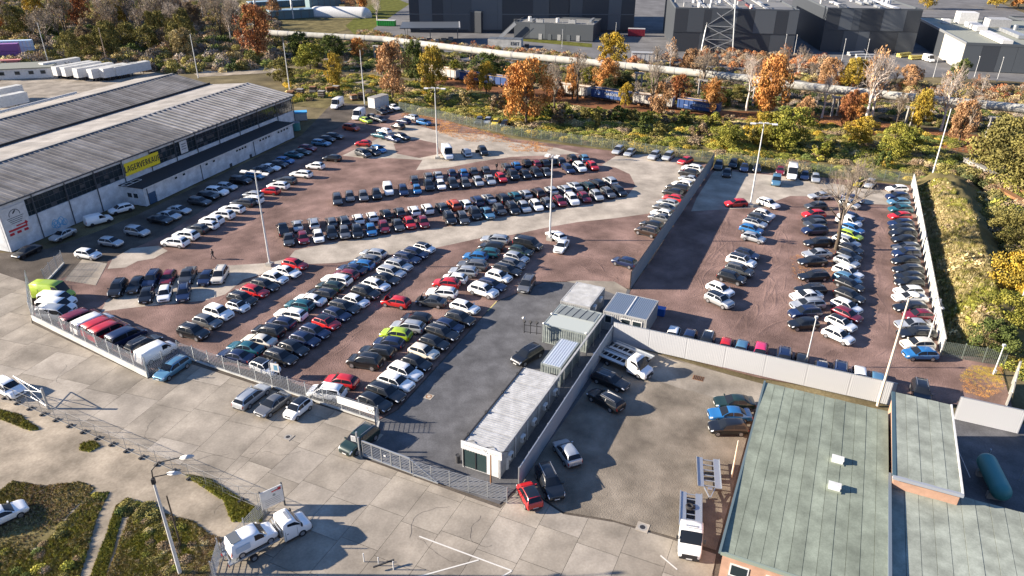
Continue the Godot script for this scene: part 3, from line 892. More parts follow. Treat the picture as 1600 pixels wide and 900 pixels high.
func make_boundaries() -> void:
	var gv: Material = M.galvanised
	fence("mesh_fence", "grey mesh fence on a white plinth around the vans", Vector2(-65.49, -85.57), Vector2(-43.65, -72.05), 2.0, gv, false, .8)
	fence("mesh_fence", "short grey mesh fence at the corner beside the lime green van", Vector2(-72.10, -95.79), Vector2(-65.49, -85.57), 2.2, gv, false, .2)
	fence("mesh_fence", "grey mesh fence return beside the light blue estate", Vector2(-43.65, -72.05), Vector2(-41.86, -76.87), 2.2, gv, false)
	var f := fence("mesh_fence", "long grey front fence between the lot and the concrete road", Vector2(-41.86, -76.87), Vector2(-14.56, -63.77), 2.0, gv, false, .15)
	fence("mesh_fence", "fine mesh fence returning beside the sliding gate", Vector2(-14.56, -63.77), Vector2(-14.54, -62.01), 2.0, gv, true, .2)
	fence("mesh_fence", "light mesh fence by the slatted concrete ramp near the hall", Vector2(-70.11, -96.66), Vector2(-71.10, -103.33), 2.0, gv, false, .25)
	fence("mesh_fence", "far green mesh fence below the undergrowth, left stretch", Vector2(-32.20, -204.52), Vector2(-0.27, -179.00), 2.4, M.fence_green, true)
	fence("mesh_fence", "far green mesh fence between the orange tree and the dividing wall", Vector2(-0.27, -179.00), Vector2(45.18, -158.08), 2.4, M.fence_green, true)
	fence("mesh_fence", "far green mesh fence behind the right lot", Vector2(45.76, -158.09), Vector2(83.22, -144.18), 2.4, M.fence_green, true)
	fence("mesh_fence", "grey mesh fence with a gate frame at the right end of the lot", Vector2(54.83, -78.11), Vector2(61.48, -75.85), 2.2, M.fence_green, true)
	var dv := panel_wall("dividing_wall", "tall dark sheet wall dividing the two car lots", Vector2(17.71, -95.90), Vector2(44.50, -155.29), 3.0, 2.4, mat(lin(.20, .23, .25), .6), M.trim, 0.0)
	panel_wall("white_sheet_wall", "long white profiled sheet wall behind the paved yard", Vector2(13.22, -80.81), Vector2(43.54, -67.46), 3.0, 4.8, mat(lin(.44, .45, .46), .6, .0), M.galvanised, .2)
	panel_wall("white_sheet_wall", "short white profiled sheet wall at the far right corner", Vector2(49.43, -65.05), Vector2(55.04, -62.55), 3.0, 4.8, mat(lin(.44, .45, .46), .6, .0), M.galvanised, .2)
	panel_wall("pale_boundary_wall", "pale boundary wall along the right row of cars", Vector2(54.83, -78.11), Vector2(82.83, -143.38), 2.5, 3.2, mat(lin(.60, .62, .58), .8), M.old_concrete, 0.0)
	panel_wall("pale_boundary_wall", "pale wall panel at the far right bottom corner of the lot", Vector2(55.40, -65.70), Vector2(60.23, -71.97), 3.2, 3.0, mat(lin(.60, .62, .58), .8), M.old_concrete, 0.0)
	panel_wall("grey_sheet_wall", "low grey sheet wall between the containers and the paved yard", Vector2(0.89, -53.93), Vector2(13.15, -80.97), 2.4, 2.4, mat(lin(.30, .34, .36), .6), gv, .3)
	# sliding gate and its neighbour
	var g := along_ground("sliding_gate", "grey barred sliding gate at the lot entrance", "gate", Vector2(-15.19, -58.07), Vector2(-9.97, -55.45))
	var L: float = Vector2(-15.19, -58.07).distance_to(Vector2(-9.97, -55.45))
	for y in [.25, 2.1]:
		box("gate_beam", Vector3(L / 2, y, 0), Vector3(L, .14, .1), gv, g)
	for k in 6:
		box("gate_stile", Vector3(k * L / 5, 1.17, 0), Vector3(.09, 1.9, .09), gv, g)
	for k in 8:
		box("gate_bar", Vector3(L / 2, .45 + k * .21, 0), Vector3(L, .035, .03), gv, g)
	box("gate_post", Vector3(-.35, 1.25, .1), Vector3(.16, 2.5, .16), gv, g)
	box("gate_plate", Vector3(L * .48, 1.3, .06), Vector3(.25, .2, .02), M.white, g)
	bar("tail_brace", Vector3(L, 2.0, 0), Vector3(L + 3.2, .3, 0), .07, .07, gv, g)
	box("tail_beam", Vector3(L + 1.6, .25, 0), Vector3(3.2, .12, .1), gv, g)
	var f2 := along_ground("bar_fence", "grey barred fence from the gate to the yard entrance", "fence", Vector2(-9.70, -55.27), Vector2(-0.34, -51.66))
	L = Vector2(-9.70, -55.27).distance_to(Vector2(-0.34, -51.66))
	for k in 6:
		box("fence_post", Vector3(k * L / 5, 1.0, 0), Vector3(.08, 2.0, .08), gv, f2)
	for k in 10:
		box("fence_rail", Vector3(L / 2, .15 + k * .2, .03), Vector3(L, .04, .03), gv, f2)
	# advertising panels hung on the front fence
	var s := along_ground("fence_banner", "long white banner on the front fence left of the gate", "sign", Vector2(-19.39, -65.90), Vector2(-14.84, -63.77))
	L = Vector2(-19.39, -65.90).distance_to(Vector2(-14.84, -63.77))
	box("board", Vector3(L / 2, 1.6, .14), Vector3(L, 1.0, .05), M.white, s)
	for k in 13:
		box("print_line", Vector3(.5 + k * .28, 1.72 + .03 * sin(k * 2.0), .168), Vector3(.2, .05, .006), M["cabin_grey"], s)
	for k in 6:
		box("emblem", Vector3(4.1 + k * .17, 1.6 + [.18, -.1, -.2, .02, -.16, .12][k], .168), Vector3(.1, .16, .006), M.trim, s)
	var t := thing("mesh_sign", "square white notice board fixed to the front fence", "sign", Vector3(Vector2(-28.08, -71.97).x, 0, Vector2(-28.08, -71.97).y), -.30)
	box("board", Vector3(0, 1.75, .2), Vector3(1.15, 1.15, .05), M.white, t)
	box("picture", Vector3(.12, 1.75, .228), Vector3(.5, .7, .006), mat(lin(.10, .25, .36), .6), t)
	box("side_board", Vector3(-.75, 1.75, -.2), Vector3(.05, 1.1, .9), M.cabin_grey, t)
	for e in [-.5, .5]:
		box("post", Vector3(e, .9, .12), Vector3(.07, 1.8, .07), gv, t)
	var p := thing("gate_sign", "small white sign on a grey post by the sliding gate", "sign", Vector3(Vector2(-15.87, -58.86).x, 0, Vector2(-15.87, -58.86).y), -.3)
	box("post", Vector3(0, 1.3, 0), Vector3(.18, 2.6, .18), gv, p)
	box("board", Vector3(-.35, 1.75, .12), Vector3(.55, .7, .04), M.white, p)
	for k in 3:
		box("print_line", Vector3(-.35, 1.9 - k * .16, .145), Vector3(.36, .05, .006), M.clad_grey, p)
	# low temporary site fence at the left
	var wf := along_ground("site_fence", "low wire site fence along the road verge at bottom left", "fence", Vector2(-58.21, -67.75), Vector2(-23.64, -50.69))
	L = Vector2(-58.21, -67.75).distance_to(Vector2(-23.64, -50.69))
	var n := 17
	for k in n + 1:
		pole("fence_post", Vector3(k * L / n, 0, 0), Vector3(k * L / n, 1.9, 0), .03, gv, wf, 6)
		box("foot_block", Vector3(k * L / n, .09, 0), Vector3(.24, .16, .7), M.trim, wf)
	for y in [.15, 1.85]:
		for k in n:
			pole("fence_rail", Vector3(k * L / n + .04, y, 0), Vector3((k + 1) * L / n - .04, y, 0), .017, M.old_concrete, wf, 6)
	for k in n:
		stuff(put("wire_mesh", mesh_panel(L / n - .1, 1.6, 0, .4, .006, .35, .006), gv, wf, Vector3(k * L / n + .05, .2, 0)))
	var wg := along_ground("field_gate", "white tubular frame gate beside the parked white car at left", "gate", Vector2(-57.36, -69.01), Vector2(-52.21, -65.88))
	L = Vector2(-57.36, -69.01).distance_to(Vector2(-52.21, -65.88))
	for y in [.3, 2.2]:
		pole("gate_rail", Vector3(0, y, 0), Vector3(L, y, 0), .05, gv, wg)
	pole("gate_brace", Vector3(0, .3, 0), Vector3(L, 2.2, 0), .04, gv, wg)
	pole("gate_brace", Vector3(0, 2.2, 0), Vector3(L, .3, 0), .04, gv, wg)
	box("gate_post", Vector3(L + .1, 1.4, 0), Vector3(.22, 2.8, .22), gv, wg)
	box("gate_post", Vector3(L * .5, 1.2, 0), Vector3(.08, 2.0, .08), gv, wg)
	fence("chain_fence", "rusty chain link fence beside the loaded tow truck", Vector2(-24.88, -42.59), Vector2(-25.25, -45.11), 2.0, gv, false)
	fence("chain_fence", "chain link fence between the tow truck and the mossy verge", Vector2(-24.77, -44.56), Vector2(-22.74, -50.29), 2.0, gv, false)

# ---------------------------------------------------------------- lamp masts
func mast(label: String, at: Vector2, h: float, kind: String, m: Material, turn := 0.0, group := "") -> void:
	var o := thing("lamp_mast" if kind != "bare" else "utility_pole", label, "lamp post" if kind != "bare" else "pole", Vector3(at.x, 0, at.y), turn, group)
	pole("shaft", Vector3.ZERO, Vector3(0, h, 0), .17 if h > 10 else .09, m, o, 10, .09 if h > 10 else .06)
	if kind == "twin":
		box("foot", Vector3(0, .25, 0), Vector3(1.0, .5, 1.0), M.old_concrete, o)
		pole("cross_arm", Vector3(-1.7, h - .2, 0), Vector3(1.7, h - .2, 0), .07, m, o)
		for s in [-1, 1]:
			var l := box("floodlight", Vector3(1.9 * s, h - .25, .12), Vector3(.95, .14, .55), M.white, o)
			l.rotation.x = .25
			var k := box("floodlight", Vector3(.55 * s, h - .1, -.3), Vector3(.6, .14, .5), M.white, o)
			k.rotation.x = -.3
	elif kind == "square":
		box("foot", Vector3(0, .25, 0), Vector3(1.0, .5, 1.0), M.old_concrete, o)
		for s in [-1, 1]:
			for z in [-1, 1]:
				var l := box("floodlight", Vector3(.8 * s, h - .1, .5 * z), Vector3(.7, .14, .5), M.white, o)
				l.rotation.x = .3 * z
		box("head_frame", Vector3(0, h - .2, 0), Vector3(2.2, .08, .1), m, o)
		box("head_frame", Vector3(0, h - .2, 0), Vector3(.1, .08, 1.4), m, o)
	elif kind == "arm":
		pole("arm", Vector3(0, h - .05, 0), Vector3(-2.6, h + .4, 0), .05, m, o)
		pole("arm", Vector3(0, h - .05, 0), Vector3(.5, h - 1.2, 0), .04, m, o)
		box("lantern", Vector3(.55, h - 1.3, 0), Vector3(.25, .2, .35), M.white, o)
	elif kind == "street":
		var pts := [Vector3(0, h, 0), Vector3(.1, h + 1.0, 0), Vector3(.7, h + 1.7, 0), Vector3(2.4, h + 2.0, 0)]
		for k in 3:
			pole("bracket", pts[k], pts[k + 1], .05, M.trim, o)
		var l := put("lantern", lens_mesh(), M.white, o, Vector3(2.9, h + 2.0, 0))
		l.rotation.z = .08
		pole("bracket", Vector3(0, h + .3, 0), Vector3(1.2, h + .55, .1), .04, M.trim, o)
		var l2 := put("lantern", lens_mesh(), M.white, o, Vector3(1.7, h + .6, .1))
		l2.rotation.z = -.08
		box("bracket_clamp", Vector3(0, h - .1, 0), Vector3(.26, .5, .26), M.trim, o)
	elif kind == "lantern":
		var l := put("lantern", lens_mesh(), M.white, o, Vector3(1.0, h + .25, 0))
		l.scale = Vector3(1.2, 1.2, 1.2)
		pole("bracket", Vector3(0, h - .1, 0), Vector3(.5, h + .25, 0), .05, m, o)
	elif kind == "small":
		box("floodlight", Vector3(0, h, 0), Vector3(.3, .25, .3), M.white, o)
		box("switch_box", Vector3(0, .5, .12), Vector3(.3, .45, .2), M.white, o)

func lens_mesh() -> Mesh:
	if not cache.has("lens"):
		var s := SphereMesh.new()
		s.radius = .5
		s.height = 1.0
		s.radial_segments = 14
		s.rings = 8
		var st := tool()
		add_mesh(st, s, Transform3D(Basis.from_scale(Vector3(1.15, .28, .42)), Vector3.ZERO))
		cache.lens = st.commit()
	return cache.lens

func make_masts() -> void:
	var w: Material = M.pole_grey
	mast("tall street lamp with two lanterns on the waste ground", Vector2(-27.94, -43.10), 10.4, "street", w, .15)
	mast("thick pale pole with a big lantern behind the green roof", Vector2(41.99, -67.45), 14.0, "lantern", mat(lin(.62, .52, .40), .8), .1)
	mast("thin pole with a long cable arm behind the white wall", Vector2(36.53, -75.39), 7.1, "small", w)
	mast("thin pole with a cable arm beside the blue hatchback", Vector2(54.10, -80.40), 7.0, "arm", w)
	mast("tall floodlight mast in the middle of the lot", Vector2(6.43, -114.00), 15.0, "square", w, -.4)
	mast("tall twin-headed floodlight mast in the right lot", Vector2(45.61, -130.54), 16.3, "twin", w, -.15)
	mast("tall twin-headed floodlight mast at the left of the diagonal rows", Vector2(-38.35, -103.16), 15.6, "twin", w, -.3)
	mast("tall twin-headed floodlight mast near the orange tree lot end", Vector2(-17.10, -159.50), 16.0, "twin", w, -.1)
	mast("white pole on the grassy bank beyond the right wall", Vector2(90.09, -149.26), 14.6, "bare", mat(lin(.6, .6, .58), .7))
	mast("grey pole behind the parked semi-trailers", Vector2(-169.00, -270.34), 14.0, "bare", w)
	mast("brownish pole rising from behind the far hall roof", Vector2(-144.17, -263.94), 13.5, "bare", mat(lin(.3, .22, .17), .8))
	mast("grey pole at the far end of the hall roofs", Vector2(-105.24, -246.32), 14.0, "bare", w)
	mast("grey pole beside the white container in the far lot", Vector2(-42.90, -209.53), 15.5, "bare", w)
	mast("grey pole at the far corner of the hall", Vector2(-69.38, -227.12), 14.5, "bare", w)
	mast("short pole with a lamp at the lot's bottom right corner", Vector2(59.11, -73.99), 4.2, "small", w)
	mast("white pole at the right edge beside the yellow trees", Vector2(69.87, -87.46), 10.0, "bare", mat(lin(.6, .6, .58), .7))
	mast("rusty brown post in front of the office container sign", Vector2(-1.94, -54.26), 3.6, "bare", M.rust)
	mast("short pale pole beside the parked car trailer", Vector2(22.08, -55.50), 4.6, "bare", mat(lin(.55, .48, .38), .8))
	mast("thin leaning timber post beside the tall street lamp", Vector2(-29.07, -46.01), 6.0, "bare", M.bark)
# ---------------------------------------------------------------- buildings
func slope_sheets(x0: float, x1: float, y0: float, z0: float, y1: float, z1: float, step: float, tones: Array, seed_: int, rib := .09, rib_highlight := 1.15, rib_w := .16) -> ArrayMesh:
	# overlapping roofing sheets from (y0, z0) up to (y1, z1), each with its own weathering and a standing rib
	var r := RandomNumberGenerator.new()
	r.seed = seed_
	var st := tool()
	var n := roundi((x1 - x0) / step)
	var dir := Vector3(0, y1 - y0, z1 - z0).normalized()
	var up := Vector3(0, dir.z, -dir.y)
	if up.y < 0:
		up = -up
	for i in n:
		var a := x0 + (x1 - x0) * i / n
		var b := x0 + (x1 - x0) * (i + 1) / n
		var t: Color = tones[r.randi() % tones.size()]
		var c := Color(t.r, t.g, t.b) * r.randf_range(.82, 1.12)
		c.a = 1
		var rw := rib_w
		var p := [Vector3(a, y0, z0), Vector3(b - rw, y0, z0), Vector3(b - rw, y1, z1), Vector3(a, y1, z1)]
		sheet_quad(st, p, c)
		c = Color(c.r * rib_highlight, c.g * rib_highlight, c.b * rib_highlight)
		sheet_quad(st, [Vector3(b - rw, y0, z0), Vector3(b - rw, y0, z0) + up * rib, Vector3(b - rw, y1, z1) + up * rib, Vector3(b - rw, y1, z1)], c)
		sheet_quad(st, [Vector3(b - rw, y0, z0) + up * rib, Vector3(b, y0, z0) + up * rib, Vector3(b, y1, z1) + up * rib, Vector3(b - rw, y1, z1) + up * rib], c)
		sheet_quad(st, [Vector3(b, y0, z0) + up * rib, Vector3(b, y0, z0), Vector3(b, y1, z1), Vector3(b, y1, z1) + up * rib], c)
	return st.commit()

func sheet_quad(st: SurfaceTool, p: Array, c: Color) -> void:
	var n: Vector3 = (p[2] - p[0]).cross(p[1] - p[0]).normalized()
	if n.y < -.001:
		n = -n
		p = [p[3], p[2], p[1], p[0]]
	for v in [p[0], p[1], p[2], p[0], p[2], p[3]]:
		st.set_color(c)
		st.set_normal(n)
		st.add_vertex(v)

func make_hall() -> void:
	var A := Vector2(-82, -107.5)
	var B := Vector2(-82 + .3125 * 82, -107.5 - .95 * 82)
	var o := along_ground("warehouse_hall", "long white warehouse hall with two grey ridged roofs", "building", A, B)
	var L := 82.0
	var w: Material = M.hall_wall
	var hall_profile := PackedVector2Array([Vector2(0, 0), Vector2(0, 8.1), Vector2(-13, 10.2), Vector2(-25, 9.0), Vector2(-36.5, 11.0), Vector2(-49, 8.9), Vector2(-49, 0)])
	# front wall as bays with piers and window bands
	var seams := [0.0, 6.2, 12.7, 19.0, 25.6, 32.6, 39.6, 45.9, 53.0, 60.2, 67.3, 75.0, 82.0]
	for i in seams.size() - 1:
		var a: float = seams[i]
		var b: float = seams[i + 1]
		box("wall", Vector3((a + b) / 2, 2.2, -.2), Vector3(b - a - .04, 4.4, .4), w, o)
		box("wall_head", Vector3((a + b) / 2, 7.75, -.2), Vector3(b - a - .04, .74, .4), w, o)
		pole("drainpipe", Vector3(b - .02, .1, .12), Vector3(b - .02, 7.9, .12), .09, M.clad_mid, o, 8)
		var wa := a
		if i == 0:
			wa = 4.8
			box("wall", Vector3(2.4, 5.9, -.2), Vector3(4.8, 2.98, .39), w, o)
		if i == 4:
			box("wall", Vector3((a + b) / 2, 5.9, -.2), Vector3(b - a, 2.98, .39), w, o)
			continue
		var f := box("window", Vector3((wa + b) / 2, 5.9, -.28), Vector3(b - wa - .1, 2.94, .2), M.window, o)
		var n := maxi(2, roundi((b - wa) / 1.1))
		for k in n + 1:
			box("mullion", Vector3(-(b - wa - .1) / 2 + (b - wa - .1) * k / n, 0, .12), Vector3(.05, 2.9, .05), M.clad_mid, f)
		for y in [-.75, .55]:
			box("transom", Vector3(0, y, .125), Vector3(b - wa - .14, .06, .05), M.clad_mid, f)
		for k in n:
			if rng.randf() < .5:
				box("pane", Vector3(-(b - wa - .1) / 2 + (b - wa - .1) * (k + .5) / n, [.0, .9, -1.1][rng.randi() % 3], .105), Vector3((b - wa) / n - .1, .62, .02), [M.clad_mid, M.clad_grey, M.clad_dark][rng.randi() % 3], f)
	# gable ends
	for x in [0.0, L - .3]:
		var st := tool()
		var pts := []
		for q in hall_profile:
			pts.append(Vector2(q.x, q.y))
		var pr := poly_prism(pts, 0.0, .3)
		var e := put("gable_wall", pr, w, o, Vector3(x, 0, 0))
		e.transform = Transform3D(Basis(Vector3(0, 0, 1), Vector3(1, 0, 0), Vector3(0, 1, 0)), Vector3(x, 0, -.45))
	box("wall", Vector3(L / 2, 4.4, -48.8), Vector3(L, 8.8, .3), w, o)
	var dark := [Color(.5, .5, .5), Color(.43, .43, .43), Color(.58, .57, .56), Color(.48, .47, .46)]  # darker tones: shade painted into slopes turned from the sun
	var slopes := [[8.15, .35, 10.3, -13.0, "hall_roof"], [9.1, -25.0, 10.3, -13.0, "hall_roof_sunlit"], [9.1, -24.9, 11.1, -36.5, "hall_roof"], [8.9, -49.3, 11.1, -36.5, "hall_roof_sunlit"]]
	for i in 4:
		var s: Array = slopes[i]
		if i == 0:
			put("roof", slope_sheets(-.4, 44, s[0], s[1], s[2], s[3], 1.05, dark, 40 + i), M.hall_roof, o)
			put("roof", slope_sheets(44, L + .4, s[0], s[1], s[2], s[3], 1.5, [Color(.5, .5, .49), Color(.58, .57, .56), Color(.54, .53, .52)], 50 + i, .16, 1.85, .45), M.hall_roof, o)  # ribs painted much paler, for the sun their edges catch
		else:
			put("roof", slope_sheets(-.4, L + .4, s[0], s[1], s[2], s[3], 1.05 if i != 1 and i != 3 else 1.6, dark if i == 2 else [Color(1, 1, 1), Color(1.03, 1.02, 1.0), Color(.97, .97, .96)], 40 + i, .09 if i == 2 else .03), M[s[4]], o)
	box("ridge_cap", Vector3(L / 2, 10.36, -13.0), Vector3(L + .8, .1, .6), M.old_concrete, o)
	box("ridge_cap", Vector3(L / 2, 11.16, -36.5), Vector3(L + .8, .1, .6), M.old_concrete, o)
	box("valley_gutter", Vector3(L / 2, 9.35, -24.95), Vector3(L + .8, .5, .22), M.black, o)
	box("gutter", Vector3(L / 2, 8.08, .48), Vector3(L + .8, .22, .24), M.clad_dark, o)
	box("parapet", Vector3(L / 2 - 6, 9.15, -49.5), Vector3(L - 26, .5, .25), M.white, o)
	# the yellow banner and the boards
	var g := thing("yellow_banner", "large yellow banner with black capital letters on the hall wall", "sign", Vector3(A.x, 0, A.y), o.rotation.y)
	box("cloth", Vector3(30.3, 5.9, .22), Vector3(8.9, 2.4, .05), M.yellow, g)
	text("lettering", "LAGERVERKAUF", g, Vector3(30.3, 5.9, .26), Vector3.ZERO, 1.1, M.black).scale = Vector3(.8, 1, 1)
	var b := thing("company_board", "white company board with a crest and red arrow at the hall corner", "sign", Vector3(A.x, 0, A.y), o.rotation.y)
	box("board", Vector3(2.35, 4.6, .1), Vector3(4.5, 5.2, .08), M.white, b)
	for k in 9:
		var an := PI * k / 8.0
		box("crest_mark", Vector3(2.4 + cos(an) * .95, 5.75 + sin(an) * .85, .15), Vector3(.14, .34, .02), M.clad_grey, b).rotation.z = an
	var lf := put("crest_leaf", cyl_mesh(.28, .02, 12), M.clad_dark, b, Vector3(2.4, 6.25, .15))
	lf.transform = Transform3D(Basis(Vector3(0, 0, 1), .7) * Basis.from_scale(Vector3(1.5, .5, 1)) * Basis(Vector3(1, 0, 0), PI / 2), Vector3(2.4, 6.2, .15))
	for k in 4:
		box("print_line", Vector3(2.4, 5.3 - k * .3, .145), Vector3(3.0 - k * .35, .12, .01), M.clad_grey, b)
	box("arrow_shaft", Vector3(2.9, 3.85, .15), Vector3(1.6, .22, .02), M.sign_red, b)
	var ah := put("arrow_head", cyl_mesh(.36, .02, 3), M.sign_red, b, Vector3(3.9, 3.85, .15))
	ah.transform = Transform3D(Basis(Vector3(0, 0, 1), -PI / 2) * Basis(Vector3(1, 0, 0), PI / 2), Vector3(3.9, 3.85, .15))
	box("red_band", Vector3(2.3, 3.35, .15), Vector3(3.4, .34, .02), M.sign_red, b)
	for k in 3:
		box("red_mark", Vector3(1.0 + k * 1.3, 2.75, .15), Vector3(.8, .42, .02), M.sign_red, b)
	var s := thing("small_board", "narrow white board between the dark hall windows", "sign", Vector3(A.x, 0, A.y), o.rotation.y)
	box("board", Vector3(42.0, 6.0, .1), Vector3(2.1, 2.5, .08), M.white, s)
	for k in 3:
		box("print_line", Vector3(42.0, 6.6 - k * .5, .145), Vector3(1.3, .16, .01), M.clad_grey, s)
	var gr := thing("wall_graffiti", "pale blue sprayed graffiti on the white hall wall", "graffiti", Vector3(A.x, 0, A.y), o.rotation.y)
	for k in 8:
		var st := ring_mesh(.35 + .1 * (k % 3), .06)
		var e := put("spray_loop", st, mat(lin(.12, .35, .55), .8), gr, Vector3(8.6 + k * .32, 1.4 + .35 * sin(k * 1.7), .01))
		e.transform = Transform3D(Basis(Vector3(1, 0, 0), PI / 2) * Basis.from_scale(Vector3(1, .12, 1.2)), e.position)
	# low annex along the front
	var a0 := Vector2(-69.3, -128.5)
	var a1 := Vector2(-54.2, -176.4)
	var an := along_ground("annex", "low white annex with a black flat roof beside the hall", "building", a0, a1)
	var AL := a0.distance_to(a1)
	for e in [[0.0, .8], [2.9, 16.0], [16.0, 34.0], [34.0, AL]]:
		box("wall", Vector3((e[0] + e[1]) / 2, 1.75, -.15), Vector3(e[1] - e[0] - .03, 3.5, .3), w, an)
	box("wall", Vector3(1.85, 2.85, -.15), Vector3(2.1, 1.3, .29), w, an)
	box("wall", Vector3(.15, 1.75, -2.9), Vector3(.3, 3.5, 5.2), w, an)
	box("wall", Vector3(AL - .15, 1.75, -2.9), Vector3(.3, 3.5, 5.2), w, an)
	box("roof", Vector3(AL / 2, 3.56, -2.7), Vector3(AL + .3, .12, 6.0), mat(lin(.022, .02, .02), .9), an)
	box("roof_edge", Vector3(AL / 2, 3.5, .3), Vector3(AL + .34, .2, .06), M.white, an)
	var d := box("door", Vector3(1.85, 1.1, -.1), Vector3(2.0, 2.2, .1), mat(lin(.04, .09, .16), .6), an)
	box("handle", Vector3(.8, 0, .08), Vector3(.06, .2, .06), M.rim, d)
	for x in [8.7, 11.0, 17.9, 20.2, 28.0, 29.0, 30.0, 31.0, 36.6, 37.7, 38.8, 40.0, 43.9, 45.1, 46.3, 47.5]:
		var f := box("window", Vector3(x, 2.85, .0), Vector3(.75, .5, .08), M.white, an)
		box("pane", Vector3(0, 0, .03), Vector3(.62, .38, .06), M.window, f)
	for x in [25.3, 32.4]:
		box("cellar_hatch", Vector3(x, .4, .0), Vector3(.8, .75, .08), M.clad_dark, an)
	for x in [-2.0, -3.4]:
		var f := box("window", Vector3(-.02, 1.9, x), Vector3(.08, 1.0, 1.15), M.white, an)
		box("pane", Vector3(-.03, 0, 0), Vector3(.06, .85, .95), M.window, f)
	for x in [.82, 16.0, 34.0, 50.0]:
		pole("drainpipe", Vector3(x, .1, .08), Vector3(x, 3.4, .08), .07, M.clad_mid, an, 8)
	var fr := thing("roof_ladder_frame", "empty white frame leaning on the annex roof below the banner", "frame", Vector3(a0.x, 3.64, a0.y), an.rotation.y)
	for z in [-4.6, -3.4]:
		bar("frame_rail", Vector3(-.3, .1, z), Vector3(3.6, .1, z), .1, .06, M.white, fr)
	for x in [-.3, 1.65, 3.6]:
		bar("frame_rail", Vector3(x, .12, -4.6), Vector3(x, .12, -3.4), .1, .06, M.white, fr)

func cabin(label: String, at: Vector3, deg: float, w: float, d: float, h: float, n: int, wall: Material, roof: Material, rib_along_x: bool, rib: float, called := "office_container") -> Node3D:
	# container cabin: local x = width, front towards +z, n roof panels
	var o := thing(called, label, "container", at, deg_to_rad(deg))
	for s in [-1, 1]:
		var st := tool()
		add_box(st, Vector3(0, h / 2, 0), Vector3(.06, h, d - .2))
		var k := -d / 2 + .25
		while k < d / 2 - .2:
			add_box(st, Vector3(.045 * s, h / 2, k), Vector3(.06, h - .3, .12))
			k += .3
		put("side_wall", st.commit(), wall, o, Vector3((w / 2 - .06) * s, 0, 0))
		var st2 := tool()
		add_box(st2, Vector3(0, h / 2, 0), Vector3(w - .2, h, .06))
		k = -w / 2 + .25
		while k < w / 2 - .2:
			add_box(st2, Vector3(k, h / 2, .045 * s), Vector3(.12, h - .3, .06))
			k += .3
		put("end_wall", st2.commit(), wall, o, Vector3(0, 0, (d / 2 - .06) * s))
		for z in [-1, 1]:
			box("corner_post", Vector3((w / 2 - .05) * s, h / 2, (d / 2 - .05) * z), Vector3(.16, h, .16), wall, o)
		box("roof_edge", Vector3((w / 2 - .03) * s, h + .03, 0), Vector3(.14, .14, d), wall, o)
		box("roof_edge", Vector3(0, h + .03, (d / 2 - .03) * s), Vector3(w - .3, .135, .14), wall, o)
	var pd := (d - .2) / n
	for i in n:
		var st := tool()
		add_box(st, Vector3(0, 0, 0), Vector3(w - .24, .06, pd - .09))
		if rib_along_x:
			var k := -pd / 2 + rib
			while k < pd / 2 - rib * .6:
				add_box(st, Vector3(0, .05, k), Vector3(w - .3, .07, rib * .45))
				k += rib
		else:
			var k := -w / 2 + rib
			while k < w / 2 - rib * .6:
				add_box(st, Vector3(k, .05, 0), Vector3(rib * .45, .07, pd - .12))
				k += rib
		put("roof_panel", st.commit(), roof, o, Vector3(0, h + .04, -d / 2 + .1 + pd * (i + .5)))
	return o

